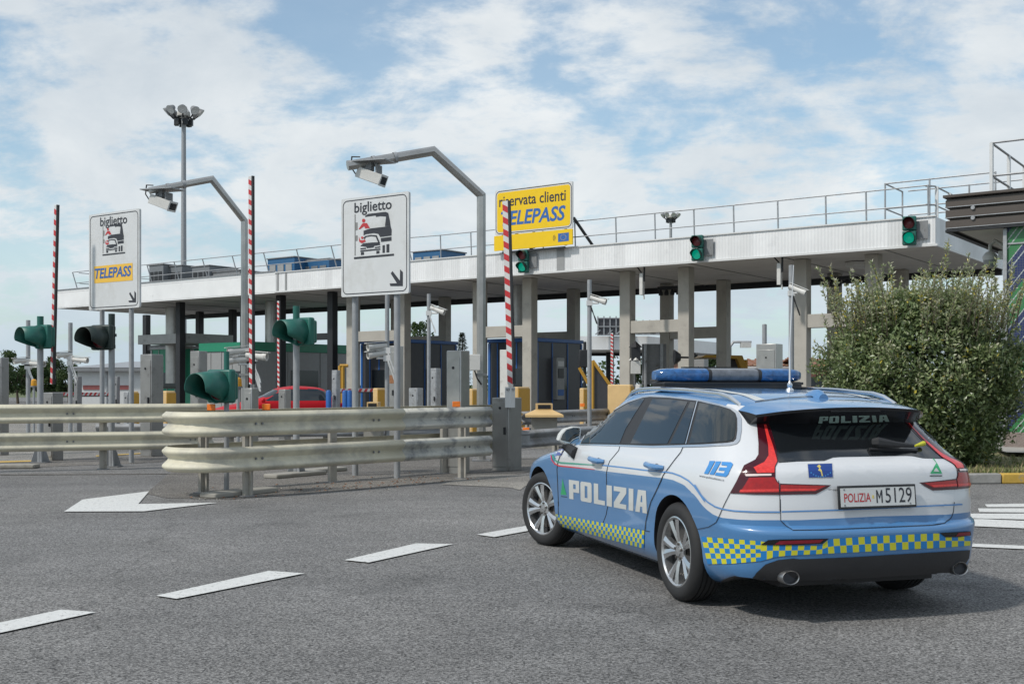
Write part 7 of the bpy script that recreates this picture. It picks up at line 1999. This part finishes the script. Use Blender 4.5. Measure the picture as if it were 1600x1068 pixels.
p0 = V(WX(1194.5, 31), 31, 0); t = thing('steel_post', 'plain grey post standing behind the bright metal cabinet', 'post', p0); mb = MB(); mb.tube([p0, V(p0.x, 31, WZ(508, 31))], .06, M_pole, 10); mb.build('pole', t); mb = MB(); mb.lathe([(.064, 0), (.05, .03), (0, .035)], V(p0.x, 31, WZ(508, 31)), WORLDAX, M_galvd, 10); mb.build('cap', t)
# little white bird-box lamps beside the grey sign
for px, py, lab in ((993, 573, 'white lantern-like camera left of the back of the road sign'), (993, 553, 'small dark lantern-like camera left of the back of the road sign')):
    p = W(px, py, 44); t = thing('gate_camera', lab, 'camera', V(p.x, p.y, 0), 'small cameras beside the grey sign'); mb = MB(); mb.box(p, (.34, .3, .5), M_whitebox if py > 560 else M_dark); mb.lathe([(.26, .25), (0, .5)], p, WORLDAX, M_whitebox if py > 560 else M_dark, 4); mb.build('casing', t); mb = MB(); mb.tube([V(p.x, p.y + .3, 0), p + V(0, .3, .1)], .05, M_pole, 6); mb.build('pole', t)
p = W(1059, 558, 42); t = thing('signal_lamp', 'dark round signal lamp on the left face of a concrete column', 'signal lamp', p); mb = MB(); mb.lathe([(.12, -.1), (.28, .12), (.25, .14), (0, .05)], p, (V(0, 0, 1), V(0, 1, 0), V(-1, 0, 0)), M_dark, 14); mb.build('lamp_shade', t); mb = MB(); mb.tube([p, p + V(.4, .2, 0)], .04, M_dark, 6); mb.build('bracket', t)

# ------------------------------------------------------------------ other cars
def simple_car(px, Z, yaw_dir, label, paint, L=4.3, Hh=1.46, wd=1.78):
    t = thing('parked_car', label, 'car', V(0, 0, 0), 'cars in the toll lanes'); k = L / 4.5
    Rr = interp([(-.9, .97), (-.55, 1.30), (0, 1.43), (.8, 1.46), (1.4, 1.42), (1.9, 1.30), (2.6, 1.1)])
    Tt = [(.19, -.62, 3.25, .78, .45, .6, 2.8, 2.6), (.30, -.74, 3.42, .86, .5, .7, 2.8, 2.5), (.50, -.78, 3.48, .885, .55, .75, 2.8, 2.5), (.66, -.76, 3.42, .89, .55, .8, 2.8, 2.4), (.80, -.74, 3.1, .88, .5, .9, 2.8, 2.3), (.90, -.71, 2.6, .86, .5, .9, 2.7, 2.2),
          (.96, -.68, 2.45, .83, .5, .9, 2.6, 2.2), (1.12, -.52, 2.12, .76, .5, .8, 2.5, 2.2), (1.28, -.36, 1.78, .69, .5, .7, 2.5, 2.2), (1.38, -.22, 1.52, .62, .5, .6, 2.4, 2.2), (1.43, -.02, 1.25, .48, .5, .6, 2.4, 2.2), (1.455, .25, .95, .25, .3, .3, 2.2, 2.2), (1.46, .5, .7, .04, .1, .1, 2, 2)]
    v, f = car_body_mesh(Tt, Rr, zref=1.46, zbelt=.96); me = cut_arches(v, f, ((0, .32), (2.6, .32)), .36)
    for p in me.polygons: p.use_smooth = True
    for m in (paint, M_wing, M_blkm): me.materials.append(m)
    for p in me.polygons:
        c = p.center; side_pane = .98 < c.z < 1.36 and abs(p.normal.y) > .55 and -.15 < c.x < 2.0 and not (.82 < c.x < .92)
        if side_pane and (c.x < 2.45 - (c.z - .96) * 1.9) and c.x > -.5 + (c.z - .96) * .8: p.material_index = 1
        elif p.normal.x < -.45 and 1.0 < c.z < 1.30 and abs(c.y) < .60: p.material_index = 1
        elif p.normal.x > .35 and 1.0 < c.z < 1.36 and abs(c.y) < .66: p.material_index = 1
        elif c.z < .24: p.material_index = 2
    b = bpy.data.objects.new('body', me); COL.objects.link(b); b.parent = t; WL[b.name] = V(0, 0, 0)
    for x in (0, 2.6):
        for s in (1, -1):
            c = V(x, s * .74, .32); ax = (V(1, 0, 0), V(0, 0, 1), V(0, s, 0)); mb = MB()
            mb.lathe([(.20, .1), (.23, .11), (.30, .105), (.318, .08), (.318, -.1), (.2, -.1)], c, ax, M_tyre, 28); mb.lathe([(.205, .10), (.19, .085), (.06, .07), (0, .09)], c, ax, M_rim, 20); mb.build('wheel', t)
    for s in (1, -1):
        mb = MB(); mb.box(V(-.70, s * .66, .84), (.10, .28, .13), M_tl); mb.build('tail_lamp', t, bevel=.03)
        mb = MB(); mb.box(V(1.95, s * .95, 1.0), (.12, .2, .13), paint); mb.build('door_mirror', t, bevel=.04)
    mb = MB(); mb.box(V(-.80, 0, .60), (.02, .5, .11), M_plate); mb.build('number_plate', t)
    t.location = V(WX(px, Z), Z, 0); d = Vector(yaw_dir); t.rotation_euler = (0, 0, math.atan2(d.y, d.x)); t.scale = (k, k, k); return t
M_carr = mat('red_car_paint', (.42, .004, .010), .45, var=.03, spec=.25); M_carg = mat('grey_car_paint', (.12, .125, .13), .35, .4, var=.03, coat=1.0)
simple_car(496, 37.5, V(-.93, -.37, 0), 'red hatchback waiting in the lane beside the green roofed booth', M_carr)
